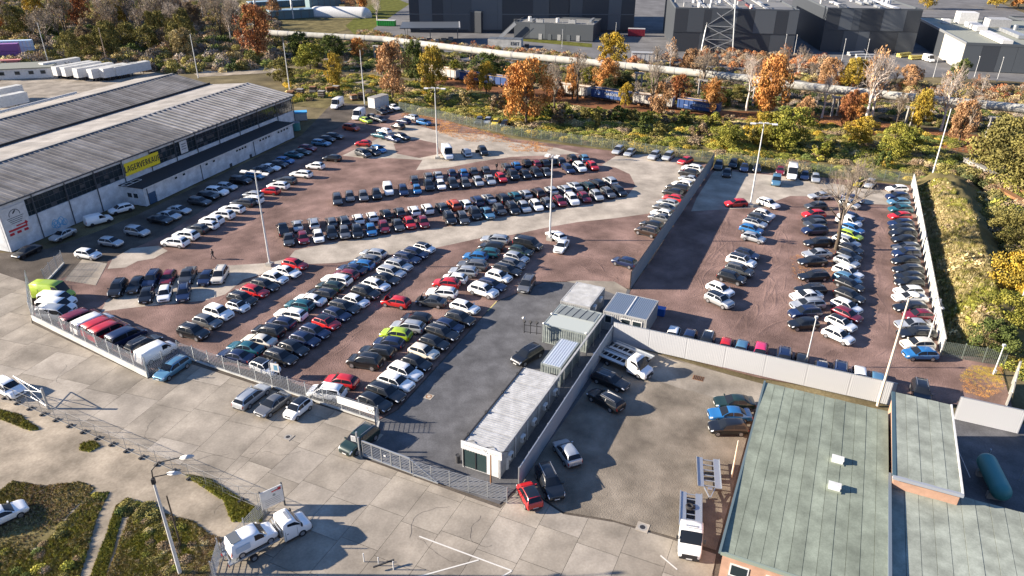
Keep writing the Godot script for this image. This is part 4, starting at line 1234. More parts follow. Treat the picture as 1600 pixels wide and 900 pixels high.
func make_containers() -> void:
	var white_roof: Material = M.cabin_roof
	var zinc := mat(lin(.34, .38, .41), .4, .5, "zinc_roof")
	var T := -24.8
	var u := Vector2(.434, -.901)
	var v := Vector2(.901, .434)
	# main office row: five cabins side by side, plus the glazed front
	var c := Vector2(-4.9, -56.8) + u * 7.6 + v * 2.05
	var o := cabin("long white-roofed office container row behind the sign", Vector3(c.x, 0, c.y), T, 4.2, 15.2, 2.75, 5, M.cabin_grey, white_roof, true, .34)
	box("glass_front", Vector3(-.7, 1.25, 7.6), Vector3(2.5, 2.1, .08), mat(lin(.03, .05, .05), .12), o)
	box("glazing_bar", Vector3(-.6, 1.25, 7.66), Vector3(.1, 2.1, .06), M.trim, o)
	box("glazing_bar", Vector3(-1.98, 1.25, 7.66), Vector3(.1, 2.1, .06), M.trim, o)
	box("front_panel", Vector3(1.3, 1.25, 7.6), Vector3(1.3, 2.3, .1), M.white, o)
	for k in 5:
		var a := box("air_conditioner", Vector3(2.3, 1.5, 5.6 - k * 3.0), Vector3(.35, .6, .8), M.white, o)
		put("fan", cyl_mesh(.22, .03, 14), M.trim, a, Vector3(.18, 0, 0)).rotation.z = PI / 2
		pole("downpipe", Vector3(2.2, .2, 4.2 - k * 3.0), Vector3(2.2, 2.7, 4.2 - k * 3.0), .05, M.white, o)
		box("side_window", Vector3(-2.13, 1.6, 5.4 - k * 3.0), Vector3(.08, 1.0, 1.4), M.window, o)
	bar("cable_tray", Vector3(-2.25, 2.86, 7.0), Vector3(-2.25, 2.86, -7.4), .12, .14, M.trim, o)
	for k in 4:
		box("clamp", Vector3(-2.25, 2.95, 6.0 - k * 4.0), Vector3(.24, .24, .3), M.black, o)
	var s := thing("roof_sign", "white fascia sign over the glazed container front", "sign", o.position, o.rotation.y)
	box("board", Vector3(.1, 3.0, 7.75), Vector3(4.5, .95, .08), M.white, s)
	for k in 10:
		box("print_line", Vector3(-1.75 + k * .2, 3.06, 7.795), Vector3(.14, .1, .006), mat(lin(.55, .30, .32), .8), s)
	for k in 4:
		box("emblem", Vector3(.42 + k * .13, 3.05 + [.12, -.05, .1, -.12][k], 7.795), Vector3(.09, .13, .006), M.clad_grey, s)
	for k in 5:
		box("print_line", Vector3(1.1 + k * .2, 2.98, 7.795), Vector3(.14, .08, .006), M.cabin_grey, s)
	for x in [-1.8, .4, 2.0]:
		bar("stay", Vector3(x, 3.4, 7.7), Vector3(x + .5, 2.85, 6.6), .05, .05, M.trim, s)
	# small ribbed cabin
	c = (Vector2(3.3, -71.5) + Vector2(8.6, -76.6)) / 2
	o = cabin("small grey container with a ribbed zinc roof, third from the far end", Vector3(c.x, 0, c.y), T, 2.5, 6.3, 2.6, 1, M.cabin_green, mat(lin(.62, .65, .67), .45, .2), false, .32)
	box("wall_vent", Vector3(.4, 1.3, 3.2), Vector3(.6, .7, .3), M.trim, o)
	put("vent_fan", cyl_mesh(.22, .05, 12), M.galvanised, o, Vector3(.4, 1.3, 3.37)).rotation.x = PI / 2
	# broad grey-green pair
	c = (Vector2(4.1, -80.6) + Vector2(12.0, -83.9)) / 2
	o = cabin("wide grey-green container block with an uneven tarred roof", Vector3(c.x, 0, c.y), T, 6.0, 6.1, 2.65, 2, M.cabin_green, mat(lin(.36, .39, .36), .8), true, 9.0)
	for k in 5:
		pole("roof_hose", Vector3(-2.0 + k * 1.0, 2.76, -2.8), Vector3(-2.3 + k * 1.0, 2.76, -.3), .05, M.trim, o, 6)
	box("tar_patch", Vector3(0, 2.75, -1.5), Vector3(5.4, .03, 2.4), mat(lin(.16, .18, .18), .8), o)
	for e in [[-2.9, 3.0], [-2.9, .2], [2.9, 3.0]]:
		put("lamp", lens_mesh(), M.white, o, Vector3(e[0], 2.85, e[1])).scale = Vector3(.4, .8, .8)
	# far white pair
	c = (Vector2(6.6, -86.8) + Vector2(13.2, -90.9)) / 2
	o = cabin("far white-roofed office container with two roof panels", Vector3(c.x, 0, c.y), T, 4.2, 6.3, 2.8, 2, M.cabin_grey, white_roof, true, .3)
	for k in 2:
		box("air_conditioner", Vector3(2.3, 2.1, 1.6 - k * 2.6), Vector3(.35, .6, .8), M.white, o)
	# zinc roofed hut by the dividing wall
	c = (Vector2(12.2, -84.0) + Vector2(20.1, -87.4)) / 2
	o = cabin("hut with a grey ribbed roof and white windows by the dividing wall", Vector3(c.x, 0, c.y), T, 5.9, 5.9, 2.75, 1, M.cabin_grey, zinc, false, .26)
	for x in [-2.2, .2, 1.7]:
		var f := box("window", Vector3(x, 1.75, 2.98), Vector3(1.1 if x < 0 else 1.4, 1.2, .08), M.white, o)
		box("pane", Vector3(0, 0, .03), Vector3(.8 if x < 0 else 1.1, .95, .06), M.window, f)
	box("roof_batten", Vector3(0, 2.9, 0), Vector3(.16, .08, 5.6), M.white, o)
	# long roof edge and shade side gutter
	var g := thing("gutter_beam", "pale gutter beam along the shaded side of the containers", "gutter", Vector3.ZERO)
	bar("beam", Vector3(Vector2(-0.89, -55.53).x, 2.85, Vector2(-0.89, -55.53).y), Vector3(Vector2(12.20, -83.16).x, 2.85, Vector2(12.20, -83.16).y), .22, .16, M.cabin_grey, g)
	for k in 12:
		var p: Vector2 = Vector2(-0.89, -55.53).lerp(Vector2(12.20, -83.16), (k + .5) / 12.0)
		pole("support", Vector3(p.x, 0, p.y), Vector3(p.x, 2.78, p.y), .05, M.galvanised, g)
	# camera frame on the asphalt side
	var fr := thing("camera_bracket", "black bracket with spot lamps on the green container wall", "bracket", Vector3(Vector2(3.81, -79.77).x, 0, Vector2(3.81, -79.77).y), deg_to_rad(T))
	for y in [1.9, 2.9]:
		pole("rail", Vector3(0, y, 0), Vector3(-2.2, y, .5), .05, M.black, fr)
	for x in [-.6, -1.4, -2.2]:
		pole("upright", Vector3(x, 1.7, -x * .23), Vector3(x, 3.4, -x * .23), .06, M.black, fr)
		put("spot_lamp", cyl_mesh(.18, .4, 10), M.black, fr, Vector3(x, 3.45, -x * .23)).rotation.x = .9
	put("camera_dome", lens_mesh(), M.white, fr, Vector3(-2.3, 3.9, .5)).scale = Vector3(.4, 1.0, .9)
	# bits beside the containers
	var bn := thing("litter_bin", "black litter bin beside the glazed office front", "bin", Vector3(Vector2(-5.38, -57.39).x, 0, Vector2(-5.38, -57.39).y))
	put("drum", cyl_mesh(.26, .9, 12), M.black, bn, Vector3(0, .45, 0))
	put("rim", ring_mesh(.25, .03), M.trim, bn, Vector3(0, .9, 0))
	var wd := thing("blue_bin", "blue rubbish bin in the shade behind the zinc roofed hut", "bin", Vector3(Vector2(20.74, -88.21).x, 0, Vector2(20.74, -88.21).y), -.4)
	box("bin_body", Vector3(0, .55, 0), Vector3(1.3, 1.0, .9), mat(lin(.01, .08, .3), .5), wd)
	box("lid", Vector3(0, 1.1, 0), Vector3(1.4, .12, 1.0), mat(lin(.012, .10, .36), .5), wd)
	var gt := thing("barrel_tank", "white barrel on end between office row and grey fence", "barrel", Vector3(Vector2(-0.52, -56.58).x, 0, Vector2(-0.52, -56.58).y))
	put("barrel", cyl_mesh(.35, 1.5, 14), M.white, gt, Vector3(0, .75, 0))
	put("cap", cyl_mesh(.3, .08, 14), M.cabin_grey, gt, Vector3(0, 1.53, 0))

func felt_strips(called: String, o: Node3D, x0: float, x1: float, z0: float, z1: float, y0: float, y1: float, step: float, m: Material, seed_: int) -> void:
	# bitumen sheets, laid side by side along z; y goes from y0 at z0 to y1 at z1
	var r := RandomNumberGenerator.new()
	r.seed = seed_
	var n := roundi((x1 - x0) / step)
	for i in n:
		var a := lerpf(x0, x1, float(i) / n)
		var b := lerpf(x0, x1, float(i + 1) / n)
		var lift := .018 * (i % 2) + r.randf_range(0, .01)
		var st := tool()
		var c := Color(1, 1, 1) * r.randf_range(.82, 1.0)
		c.a = 1
		sheet_quad(st, [Vector3(a + .015, y0 + lift, z0), Vector3(b - .015, y0 + lift, z0), Vector3(b - .015, y1 + lift, z1), Vector3(a + .015, y1 + lift, z1)], c)
		for x in [a + .015, b - .015]:
			sheet_quad(st, [Vector3(x, y0 + lift, z0), Vector3(x, y0 - .04, z0), Vector3(x, y1 - .04, z1), Vector3(x, y1 + lift, z1)], c)
		put(called, st.commit(), m, o)

func make_green_roof() -> void:
	# workshop at the bottom right; local x right, z towards the viewer
	var T := -24.6
	var at := Vector2(27.74, -65.39)
	var o := thing("workshop", "brick workshop with a pale green felt roof at bottom right", "building", Vector3(at.x, 0, at.y), deg_to_rad(T))
	var inv := func(p: Vector2) -> Vector2:
		var l := Transform3D(Basis(Vector3.UP, deg_to_rad(T)), Vector3(at.x, 0, at.y)).affine_inverse() * Vector3(p.x, 0, p.y)
		return Vector2(l.x, l.z)
	var c1: Vector2 = inv.call(Vector2(16.59, -42.03))
	var x2: float = inv.call(Vector2(38.96, -60.60)).x
	# west roof: seen to fall gently to both sides of a fold
	box("roof_deck", Vector3(x2 / 2, 4.2, c1.y / 2), Vector3(x2 - .3, .3, c1.y - .4), M.old_concrete, o)
	var fold := c1.y * .36
	felt_strips("roof_strip", o, 0.0, x2, 0.0, fold, 4.56, 4.75, 1.05, M.roof_felt, 61)
	felt_strips("roof_strip", o, 0.0, x2, fold, c1.y, 4.75, 4.45, 1.05, M.roof_felt, 62)
	box("roof_edge", Vector3(-.08, 4.5, c1.y / 2), Vector3(.2, .34, c1.y + .3), mat(lin(.10, .14, .15), .6), o)
	box("roof_edge", Vector3(x2 / 2, 4.4, c1.y + .08), Vector3(x2, .3, .2), mat(lin(.20, .24, .20), .7), o)
	box("wall", Vector3(.3, 2.1, c1.y / 2), Vector3(.3, 4.2, c1.y - .5), M.brick_wall, o)
	box("wall", Vector3(x2 / 2, 2.1, c1.y - .35), Vector3(x2 - .3, 4.2, .3), M.brick_wall, o)
	box("wall", Vector3(x2 / 2, 2.1, .3), Vector3(x2 - .3, 4.2, .3), M.brick_wall, o)
	for x in [1.6, 4.4, 7.6, 10.6]:
		var f := box("window", Vector3(x, 2.75, c1.y - .19), Vector3(1.5, 1.3, .1), M.white, o)
		box("pane", Vector3(0, 0, .03), Vector3(1.25, 1.05, .08), M.window, f)
		box("sill", Vector3(0, -.72, .12), Vector3(1.6, .08, .25), M.old_concrete, f)
	for e in [Vector2(30.39, -52.37), Vector2(28.70, -48.81)]:
		var l: Vector2 = inv.call(e)
		var k := box("roof_vent", Vector3(l.x, 4.95, l.y), Vector3(.95, .45, .6), M.white, o)
		box("vent_cap", Vector3(0, .25, 0), Vector3(1.05, .06, .7), M.white, k)
		box("curb", Vector3(0, -.22, 0), Vector3(1.2, .12, .85), M.roof_felt, k)
	# east roof, a little lower, with the dark step between
	var e1: Vector2 = inv.call(Vector2(34.54, -50.98))
	var e2: Vector2 = inv.call(Vector2(46.40, -49.85))
	box("roof_deck", Vector3(x2 + 9.2, 3.9, e1.y + 8.5), Vector3(17.8, .3, 16.8), M.old_concrete, o)
	felt_strips("roof_strip", o, x2 + .25, x2 + 18.2, e1.y, e1.y + 4.4, 4.25, 4.22, 1.1, M.roof_felt_b, 63)
	felt_strips("roof_strip", o, x2 + .25, x2 + 18.2, e1.y + 4.4, e1.y + 17.0, 4.22, 4.16, 1.1, M.roof_felt_b, 64)
	box("step_flashing", Vector3(x2 + .1, 4.4, e1.y + 8.5), Vector3(.26, .7, 17.0), mat(lin(.12, .15, .18), .5), o)
	# taller block at the back with its pink side wall
	var b0: Vector2 = inv.call(Vector2(39.97, -62.22))
	var b1: Vector2 = inv.call(Vector2(45.07, -60.50))
	var b2: Vector2 = inv.call(Vector2(34.09, -49.56))
	var bw := b1.x - b0.x
	var bd := b2.y - b0.y
	box("side_wall", Vector3(b0.x + .18, 2.75, (b0.y + b2.y) / 2), Vector3(.3, 5.5, bd - .2), M.brick_wall, o)
	box("side_wall", Vector3(b0.x + bw - .2, 2.75, (b0.y + b2.y) / 2), Vector3(.3, 5.5, bd - .2), M.brick_wall, o)
	box("side_wall", Vector3(b0.x + bw / 2, 2.75, b2.y - .2), Vector3(bw - .2, 5.5, .3), M.brick_wall, o)
	box("roof_deck", Vector3(b0.x + bw / 2, 5.5, (b0.y + b2.y) / 2), Vector3(bw, .26, bd), M.old_concrete, o)
	felt_strips("roof_strip", o, b0.x + .1, b0.x + bw - .1, b0.y, b2.y, 5.7, 5.68, 1.0, M.roof_felt_b, 65)
	box("gutter", Vector3(b0.x, 5.63, (b0.y + b2.y) / 2), Vector3(.3, .2, bd), mat(lin(.05, .09, .11), .5), o)
	box("gutter", Vector3(b0.x + bw / 2, 5.55, b2.y + .1), Vector3(bw + .2, .3, .3), mat(lin(.25, .27, .30), .6), o)
	box("roof_edge", Vector3(b0.x + bw, 5.65, (b0.y + b2.y) / 2), Vector3(.16, .24, bd), M.white, o)
	# green tank in the yard behind
	var tk := thing("storage_tank", "long teal storage tank lying in the shaded back yard", "tank", Vector3(Vector2(47.60, -56.03).x, 0, Vector2(47.60, -56.03).y), deg_to_rad(-14))
	var cm := CapsuleMesh.new()
	cm.radius = .9
	cm.height = 6.0
	var sh := put("tank_shell", cm, mat(lin(.05, .22, .21), .5), tk, Vector3(0, 1.4, 1.8))
	sh.rotation.x = PI / 2
	for z in [.2, 3.4]:
		box("cradle", Vector3(0, .35, z), Vector3(1.6, .7, .4), M.old_concrete, tk)
	pole("valve", Vector3(0, 2.4, -.5), Vector3(0, 2.9, -.5), .08, M.rim, tk)
	for x in [-3.0, 3.2]:
		pole("guard_post", Vector3(x, 0, 0), Vector3(x, 2.6, 0), .05, M.galvanised, tk)
		pole("guard_rail", Vector3(x, 2.5, 0), Vector3(x, 2.5, 4.0), .04, M.galvanised, tk)
# ---------------------------------------------------------------- beyond the lot
func dark_block(called: String, label: String, a: Vector2, b: Vector2, depth: float, h: float, shades: Array, base_h: float) -> Node3D:
	# dark clad block: front from a to b; shades are [width share, material name] for the tall panels
	var o := along_ground(called, label, "building", a, b)
	var L := a.distance_to(b)
	box("core_wall", Vector3(L / 2, h / 2 - .1, -depth / 2), Vector3(L - .3, h - .2, depth - .3), M.clad_dark, o)
	var x := 0.0
	for s in shades:
		var w: float = L * s[0]
		box("facade_panel", Vector3(x + w / 2, (h + base_h) / 2, -.02), Vector3(w - .06, h - base_h - .1, .16), M[s[1]], o)
		x += w
	box("band", Vector3(L / 2, base_h - .12, .02), Vector3(L, .3, .2), M.clad_dark, o)
	x = 0.0
	for s in [[.22, "clad_dark"], [.16, "clad_mid"], [.12, "clad_grey"], [.3, "clad_dark"], [.2, "clad_mid"]]:
		var w: float = L * s[0]
		box("base_panel", Vector3(x + w / 2, base_h / 2 - .15, -.04), Vector3(w - .06, base_h - .35, .14), M[s[1]], o)
		x += w
	# parapet round a grey roof
	box("roof", Vector3(L / 2, h - .2, -depth / 2), Vector3(L - .5, .1, depth - .5), mat(lin(.16, .16, .155), .9), o)
	for z in [-.1, -depth + .1]:
		box("parapet", Vector3(L / 2, h + .15, z), Vector3(L, .7, .25), M.clad_mid, o)
	for e in [.1, L - .1]:
		box("parapet", Vector3(e, h + .15, -depth / 2), Vector3(.25, .68, depth - .3), M.clad_mid, o)
	return o

func roof_units(o: Node3D, L: float, depth: float, h: float, n: int, seed_: int) -> void:
	var r := RandomNumberGenerator.new()
	r.seed = seed_
	for k in n:
		var x := r.randf_range(3, L - 3)
		var z := -r.randf_range(3, depth - 3)
		if k % 3 == 0:
			put("roof_vent", cyl_mesh(.8, 1.8, 12), M.white, o, Vector3(x, h + .7, z))
		elif k % 3 == 1:
			var b := box("roof_cooler", Vector3(x, h + .6, z), Vector3(3.2, 1.5, 2.2), M.cabin_grey, o)
			put("fan", cyl_mesh(.7, .1, 12), M.trim, b, Vector3(-.7, .78, 0))
			put("fan", cyl_mesh(.7, .1, 12), M.trim, b, Vector3(.8, .78, 0))
		else:
			box("duct", Vector3(x, h + .5, z), Vector3(1.0, .9, r.randf_range(5, 10)), M.galvanised, o)

func make_far() -> void:
	var gd := [[.11, "clad_dark"], [.13, "clad_mid"], [.06, "clad_dark"], [.16, "clad_mid"], [.05, "clad_grey"], [.14, "clad_dark"], [.17, "clad_grey"], [.10, "clad_dark"], [.08, "clad_grey"]]
	var b := dark_block("data_hall", "dark clad hall with grey stripes behind the lattice pylon", Vector2(64.2, -306.2), Vector2(111.5, -300.5), 60, 16.2, gd, 7.6)
	roof_units(b, 47, 40, 16.2, 16, 71)
	for x in [12.0, 24.0, 36.0]:
		box("roof_walkway", Vector3(x, 16.4, -28), Vector3(1.4, .3, 50), M.cabin_grey, b)
	box("roof_rib", Vector3(30, 16.5, -28), Vector3(.8, .5, 50), mat(lin(.18, .05, .05), .7), b)
	var c := dark_block("data_hall", "dark clad hall with broad grey stripes, yellow machine in front", Vector2(125.5, -308.5), Vector2(161.5, -304.2), 62, 16.3, [[.15, "clad_dark"], [.14, "clad_grey"], [.08, "clad_mid"], [.23, "clad_dark"], [.24, "clad_grey"], [.16, "clad_dark"]], 8.4)
	roof_units(c, 35, 40, 16.3, 14, 72)
	for x in [8.0, 28.0]:
		box("roof_walkway", Vector3(x, 16.5, -28), Vector3(2.0, .4, 46), M.white, c)
	# lower hall with the white roof plant at far right
	var d := along_ground("plant_hall", "lower dark hall with white ducts on its roof at right", "building", Vector2(161.1, -269.0), Vector2(205, -258.0))
	var L := Vector2(161.1, -269.0).distance_to(Vector2(205, -258.0))
	var depth := 78.0
	box("wall", Vector3(L / 2, 4.6, -.2), Vector3(L, 9.2, .4), M.clad_mid, d)
	box("wall", Vector3(.2, 4.6, -14.2), Vector3(.4, 9.2, 27.5), mat(lin(.42, .40, .35), .8), d)
	box("wall", Vector3(.2, 4.6, -53.0), Vector3(.4, 9.2, 50.0), M.clad_dark, d)
	box("wall", Vector3(L / 2, 4.6, -depth), Vector3(L, 9.2, .4), M.clad_dark, d)
	box("roof", Vector3(L / 2, 8.9, -depth / 2), Vector3(L - .6, .2, depth - .6), mat(lin(.22, .23, .19), .9), d)
	for e in [0.1, L - .1]:
		box("parapet", Vector3(e, 9.3, -depth / 2), Vector3(.3, .9, depth), M.galvanised, d)
	box("parapet", Vector3(L / 2, 9.3, 0), Vector3(L, .9, .3), M.clad_mid, d)
	for k in 8:
		box("facade_panel", Vector3(2.8 + k * 5.6, 4.6, .03), Vector3(5.5, 8.9, .08), [M.clad_mid, M.clad_dark, M.clad_grey][k % 3] if k % 2 else M.clad_mid, d)
	for k in 3:
		box("wall_groove", Vector3(-.03, 4.6, -6.5 - k * 6.5), Vector3(.05, 9.0, .12), M.cabin_grey, d)
	for e in [[14, -16, 3.4, 1.3, 26], [15, -44, 4.0, 1.8, 16], [24, -30, 3.0, 1.2, 22], [32, -20, 3.0, 1.2, 14]]:
		var k := box("roof_duct", Vector3(e[0], 9.2 + e[3] / 2, e[1]), Vector3(e[2], e[3], e[4]), M.white if e[0] < 20 else M.galvanised, d)
		for q in 6:
			box("duct_flange", Vector3(0, 0, -e[4] / 2 + e[4] * (q + .5) / 6.0), Vector3(e[2] + .12, e[3] + .12, .16), M.cabin_grey, k)
	for e in [[16, -62, 7, 4.5, 7], [26, -56, 8, 3.0, 9], [8, -60, 3, 1.6, 4]]:
		box("plant_unit", Vector3(e[0], 9.1 + e[3] / 2, e[1]), Vector3(e[2], e[3], e[4]), M.white if e[0] < 20 else M.cabin_grey, d)
	put("roof_vent", cyl_mesh(.9, 2.0, 12), M.galvanised, d, Vector3(30, 10, -46))
	# hall behind at the right edge
	var e3 := dark_block("far_hall", "pale grey far hall at the top right edge", Vector2(212, -290), Vector2(240, -284), 60, 9, [[.5, "clad_grey"], [.5, "clad_mid"]], 4)
	roof_units(e3, 28, 50, 9, 5, 75)
	# tallest dark hall at the top middle
	var t := along_ground("tall_dark_hall", "tallest dark hall filling the top middle of the view", "building", Vector2(-48, -352), Vector2(56, -356))
	L = 104.0
	box("core_wall", Vector3(L / 2, 12, -30), Vector3(L - .4, 24, 59.6), M.clad_dark, t)
	var xx := 0.0
	for s in [[4.5, "clad_dark"], [6.0, "clad_grey"], [5.0, "clad_dark"], [4.0, "clad_mid"], [9.0, "clad_mid"], [12.0, "clad_grey"], [2.2, "clad_grey"], [14.0, "clad_dark"], [8, "clad_mid"], [9, "clad_dark"], [6, "clad_mid"], [12, "clad_dark"], [6, "clad_grey"], [6.3, "clad_dark"]]:
		box("facade_panel", Vector3(xx + s[0] / 2, 12.5, .02), Vector3(s[0] - .08, 22.6, .2), M[s[1]], t)
		xx += s[0]
	box("band", Vector3(L / 2, 8.0, .1), Vector3(L, .4, .3), M.clad_grey, t)
	# lean-to roof and side block in front of it
	var ca := along_ground("canopy", "flat dark canopy on thin posts before the tall hall", "canopy", Vector2(-46, -317), Vector2(-20, -319))
	box("canopy_roof", Vector3(11, 6.6, -9), Vector3(25, .35, 19), M.clad_mid, ca)
	box("roof_edge", Vector3(23.4, 6.65, -9), Vector3(.5, .5, 19.2), M.cabin_grey, ca)
	for e in [[.5, -.5], [11, -.5], [22.5, -.5], [.5, -17], [22.5, -17]]:
		pole("post", Vector3(e[0], 0, e[1]), Vector3(e[0], 6.5, e[1]), .16, M.clad_grey, ca)
	for k in 6:
		box("stored_pallet", Vector3(4 + k * 3.1, .6, -6 - (k % 3) * 3), Vector3(2.2, 1.2, 2.0), [M.white, M.old_concrete, M.cabin_grey][k % 3], ca)
	var sb := dark_block("side_block", "small dark block with a white flue beside the canopy", Vector2(-24.12, -354.34), Vector2(-15.02, -350.76), 16, 9.0, [[.45, "clad_mid"], [.55, "clad_dark"]], .4)
	put("flue", cyl_mesh(1.1, 5.0, 14), M.white, sb, Vector3(5.0, 10.5, -9))
	put("flue", cyl_mesh(.9, 4.0, 14), M.white, sb, Vector3(9.0, 12.5, -16))
	var gc := thing("green_container", "bright green skip container on the pale kerb corner", "container", Vector3(Vector2(-62.41, -373.77).x, 0, Vector2(-62.41, -373.77).y), -.12)
	box("skip_body", Vector3(0, 1.3, 0), Vector3(9, 2.4, 3), mat(lin(.03, .35, .05), .6), gc)
	for k in 8:
		box("skip_rib", Vector3(-3.9 + k * 1.1, 1.3, 1.53), Vector3(.2, 2.2, .14), mat(lin(.03, .30, .05), .6), gc)
	box("skip_rim", Vector3(0, 2.52, 0), Vector3(9.2, .16, 3.2), M.white, gc)
	# low grey block with stair and railings
	var lb := dark_block("low_block", "low grey block with a railed roof and outside stair", Vector2(0.08, -336.23), Vector2(34.18, -327.08), 22, 6.6, [[.2, "clad_mid"], [.2, "clad_grey"], [.25, "clad_mid"], [.35, "clad_mid"]], .5)
	L = Vector2(0.08, -336.23).distance_to(Vector2(34.18, -327.08))
	for k in 14:
		pole("rail_post", Vector3(k * L / 13, 6.9, -.2), Vector3(k * L / 13, 8.1, -.2), .05, M.galvanised, lb, 5)
	bar("hand_rail", Vector3(0, 8.1, -.2), Vector3(L, 8.1, -.2), .08, .08, M.galvanised, lb)
	bar("stair_flight", Vector3(-6, .2, 1.5), Vector3(1.0, 6.6, 1.5), .3, 1.4, M.galvanised, lb)
	bar("stair_rail", Vector3(-6, 1.3, 2.2), Vector3(1.0, 7.7, 2.2), .08, .08, M.galvanised, lb)
	for k in 5:
		box("door", Vector3(12 + k * 4.2, 1.3, .12), Vector3(1.5, 2.4, .1), M.clad_grey if k % 2 else M.cabin_grey, lb)
	roof_units(lb, L, 18, 6.7, 6, 76)
	var rc := thing("red_container", "red shipping container with a pale roof by the far road", "container", Vector3(Vector2(55.89, -346.25).x, 0, Vector2(55.89, -346.25).y), -.15)
	box("container_body", Vector3(0, 1.6, 0), Vector3(7.6, 3.0, 3.2), mat(lin(.30, .02, .04), .6), rc)
	for k in 12:
		box("side_rib", Vector3(-3.5 + k * .64, 1.6, 1.63), Vector3(.2, 2.8, .1), mat(lin(.25, .02, .035), .6), rc)
	box("container_roof", Vector3(0, 3.16, 0), Vector3(7.7, .1, 3.3), M.cabin_grey, rc)
	var hut := thing("white_hut", "white box hut standing just beyond the pipeline", "hut", Vector3(Vector2(48.55, -282.40).x, 0, Vector2(48.55, -282.40).y), -.14)
	box("hut_wall", Vector3(0, 1.6, 0), Vector3(8, 3.2, 3.4), M.white, hut)
	box("hut_roof", Vector3(0, 3.3, 0), Vector3(8.3, .2, 3.7), M.cabin_grey, hut)
	for k in 4:
		box("seam", Vector3(-2.4 + k * 1.6, 1.6, 1.72), Vector3(.08, 3.0, .05), M.cabin_grey, hut)
	var sd := thing("pale_shed", "pale low shed with dark roof panels and graffiti by the pipeline", "shed", Vector3(Vector2(-3.39, -315.41).x, 0, Vector2(-3.39, -315.41).y), -.16)
	box("shed_wall", Vector3(0, 1.5, 0), Vector3(14, 3.0, 6), M.pale_wall, sd)
	for k in 4:
		box("roof_panel", Vector3(-5.2 + k * 3.45, 3.1, 0), Vector3(3.3, .14, 5.8), M.clad_grey, sd)
	text("lettering", "EMT", sd, Vector3(4.4, 1.5, 3.03), Vector3.ZERO, 1.3, M.clad_dark)
	var bx := thing("dark_skip", "small black skip beside the pale shed", "skip", Vector3(Vector2(5.37, -309.40).x, 0, Vector2(5.37, -309.40).y))
	box("skip_body", Vector3(0, .9, 0), Vector3(1.8, 1.6, 1.6), M.black, bx)
	box("skip_lid", Vector3(0, 1.75, 0), Vector3(1.9, .1, 1.7), M.trim, bx)
	# pipeline on concrete trestles
	var pl := thing("pipeline", "long raised grey pipeline crossing the whole background", "pipeline", Vector3.ZERO)
	var pts := [Vector2(-98.33, -304.62), Vector2(-89.78, -301.58), Vector2(-49.77, -290.05), Vector2(-0.56, -257.72), Vector2(43.15, -235.80), Vector2(71.00, -219.92), Vector2(78.22, -212.95), Vector2(107.23, -196.66), Vector2(130.16, -185.15), Vector2(143.47, -176.43)]
	for i in pts.size() - 1:
		var a := Vector3(pts[i].x, 6.2, pts[i].y)
		var e := Vector3(pts[i + 1].x, 6.2, pts[i + 1].y)
		pole("pipe", a, e, 1.15, M.pipe_skin, pl, 14)
		var n := int(a.distance_to(e) / 9.0)
		for k in n + 1:
			var q := a.lerp(e, (k + .02) / (n + 1.0))
			pole("pipe_collar", q, q + (e - a).normalized() * .3, 1.2, M.cabin_grey, pl, 14)
	for q in [Vector2(-91.39, -302.31), Vector2(-51.25, -281.23), Vector2(-33.71, -281.90), Vector2(-14.50, -269.89), Vector2(12.71, -254.67), Vector2(39.67, -233.34), Vector2(57.29, -223.15), Vector2(70.88, -212.87), Vector2(89.46, -201.41), Vector2(104.33, -189.66), Vector2(120.39, -180.30)]:
		for s in [-.9, .9]:
			box("trestle_leg", Vector3(q.x + s, 2.6, q.y - s * .3), Vector3(.55, 5.2, .6), M.old_concrete, pl)
		box("trestle_head", Vector3(q.x, 5.1, q.y), Vector3(3.0, .5, .9), M.old_concrete, pl, -.4)
	# goods wagons in the cutting
	var cells := [[Vector2(-31.43, -255.33), Vector2(-17.51, -245.15), "grey", "grey goods wagon mostly hidden behind the yellow tree"], [Vector2(-17.02, -244.15), Vector2(-0.44, -233.92), "blue", "blue goods wagon half hidden by trees, left of the orange tree"], [Vector2(12.49, -227.01), Vector2(23.59, -220.42), "grey", "grey goods wagon with graffiti, left of the blue wagon"], [Vector2(23.98, -220.43), Vector2(34.95, -213.39), "blue", "blue open goods wagon with white letters, left of the grey wagon"], [Vector2(35.52, -213.41), Vector2(46.58, -207.53), "grey", "grey ribbed goods wagon between the two blue wagons"], [Vector2(47.31, -207.55), Vector2(58.00, -200.53), "blue", "blue open goods wagon with white letters at the right end"]]
	for wgn in cells:
		var a: Vector2 = wgn[0]
		var e: Vector2 = wgn[1]
		var o := along_ground("goods_wagon", wgn[3], "wagon", a, e, "goods wagons in the cutting")
		var WL := a.distance_to(e) - .9
		var m: Material = M.wagon_blue if wgn[2] == "blue" else mat(lin(.42, .40, .36), .8)
		for z in [-1.4, 1.4]:
			box("side_wall", Vector3(WL / 2, 2.2, z), Vector3(WL, 2.4, .12), m, o)
		for q in [0.06, WL - .06]:
			box("end_wall", Vector3(q, 2.2, 0), Vector3(.12, 2.4, 2.7), m, o)
		box("load", Vector3(WL / 2, 2.7, 0), Vector3(WL - .3, .7, 2.6), mat(lin(.30, .20, .13), .95), o)
		for k in 9:
			box("side_rib", Vector3(.5 + k * (WL - 1.0) / 8, 2.2, 1.5), Vector3(.16, 2.3, .12), m, o)
		box("rim", Vector3(WL / 2, 3.42, 1.42), Vector3(WL, .14, .22), mat(lin(.35, .26, .18), .9), o)
		box("rim", Vector3(WL / 2, 3.42, -1.42), Vector3(WL, .14, .22), mat(lin(.35, .26, .18), .9), o)
		box("underframe", Vector3(WL / 2, .8, 0), Vector3(WL, .35, 2.2), M.trim, o)
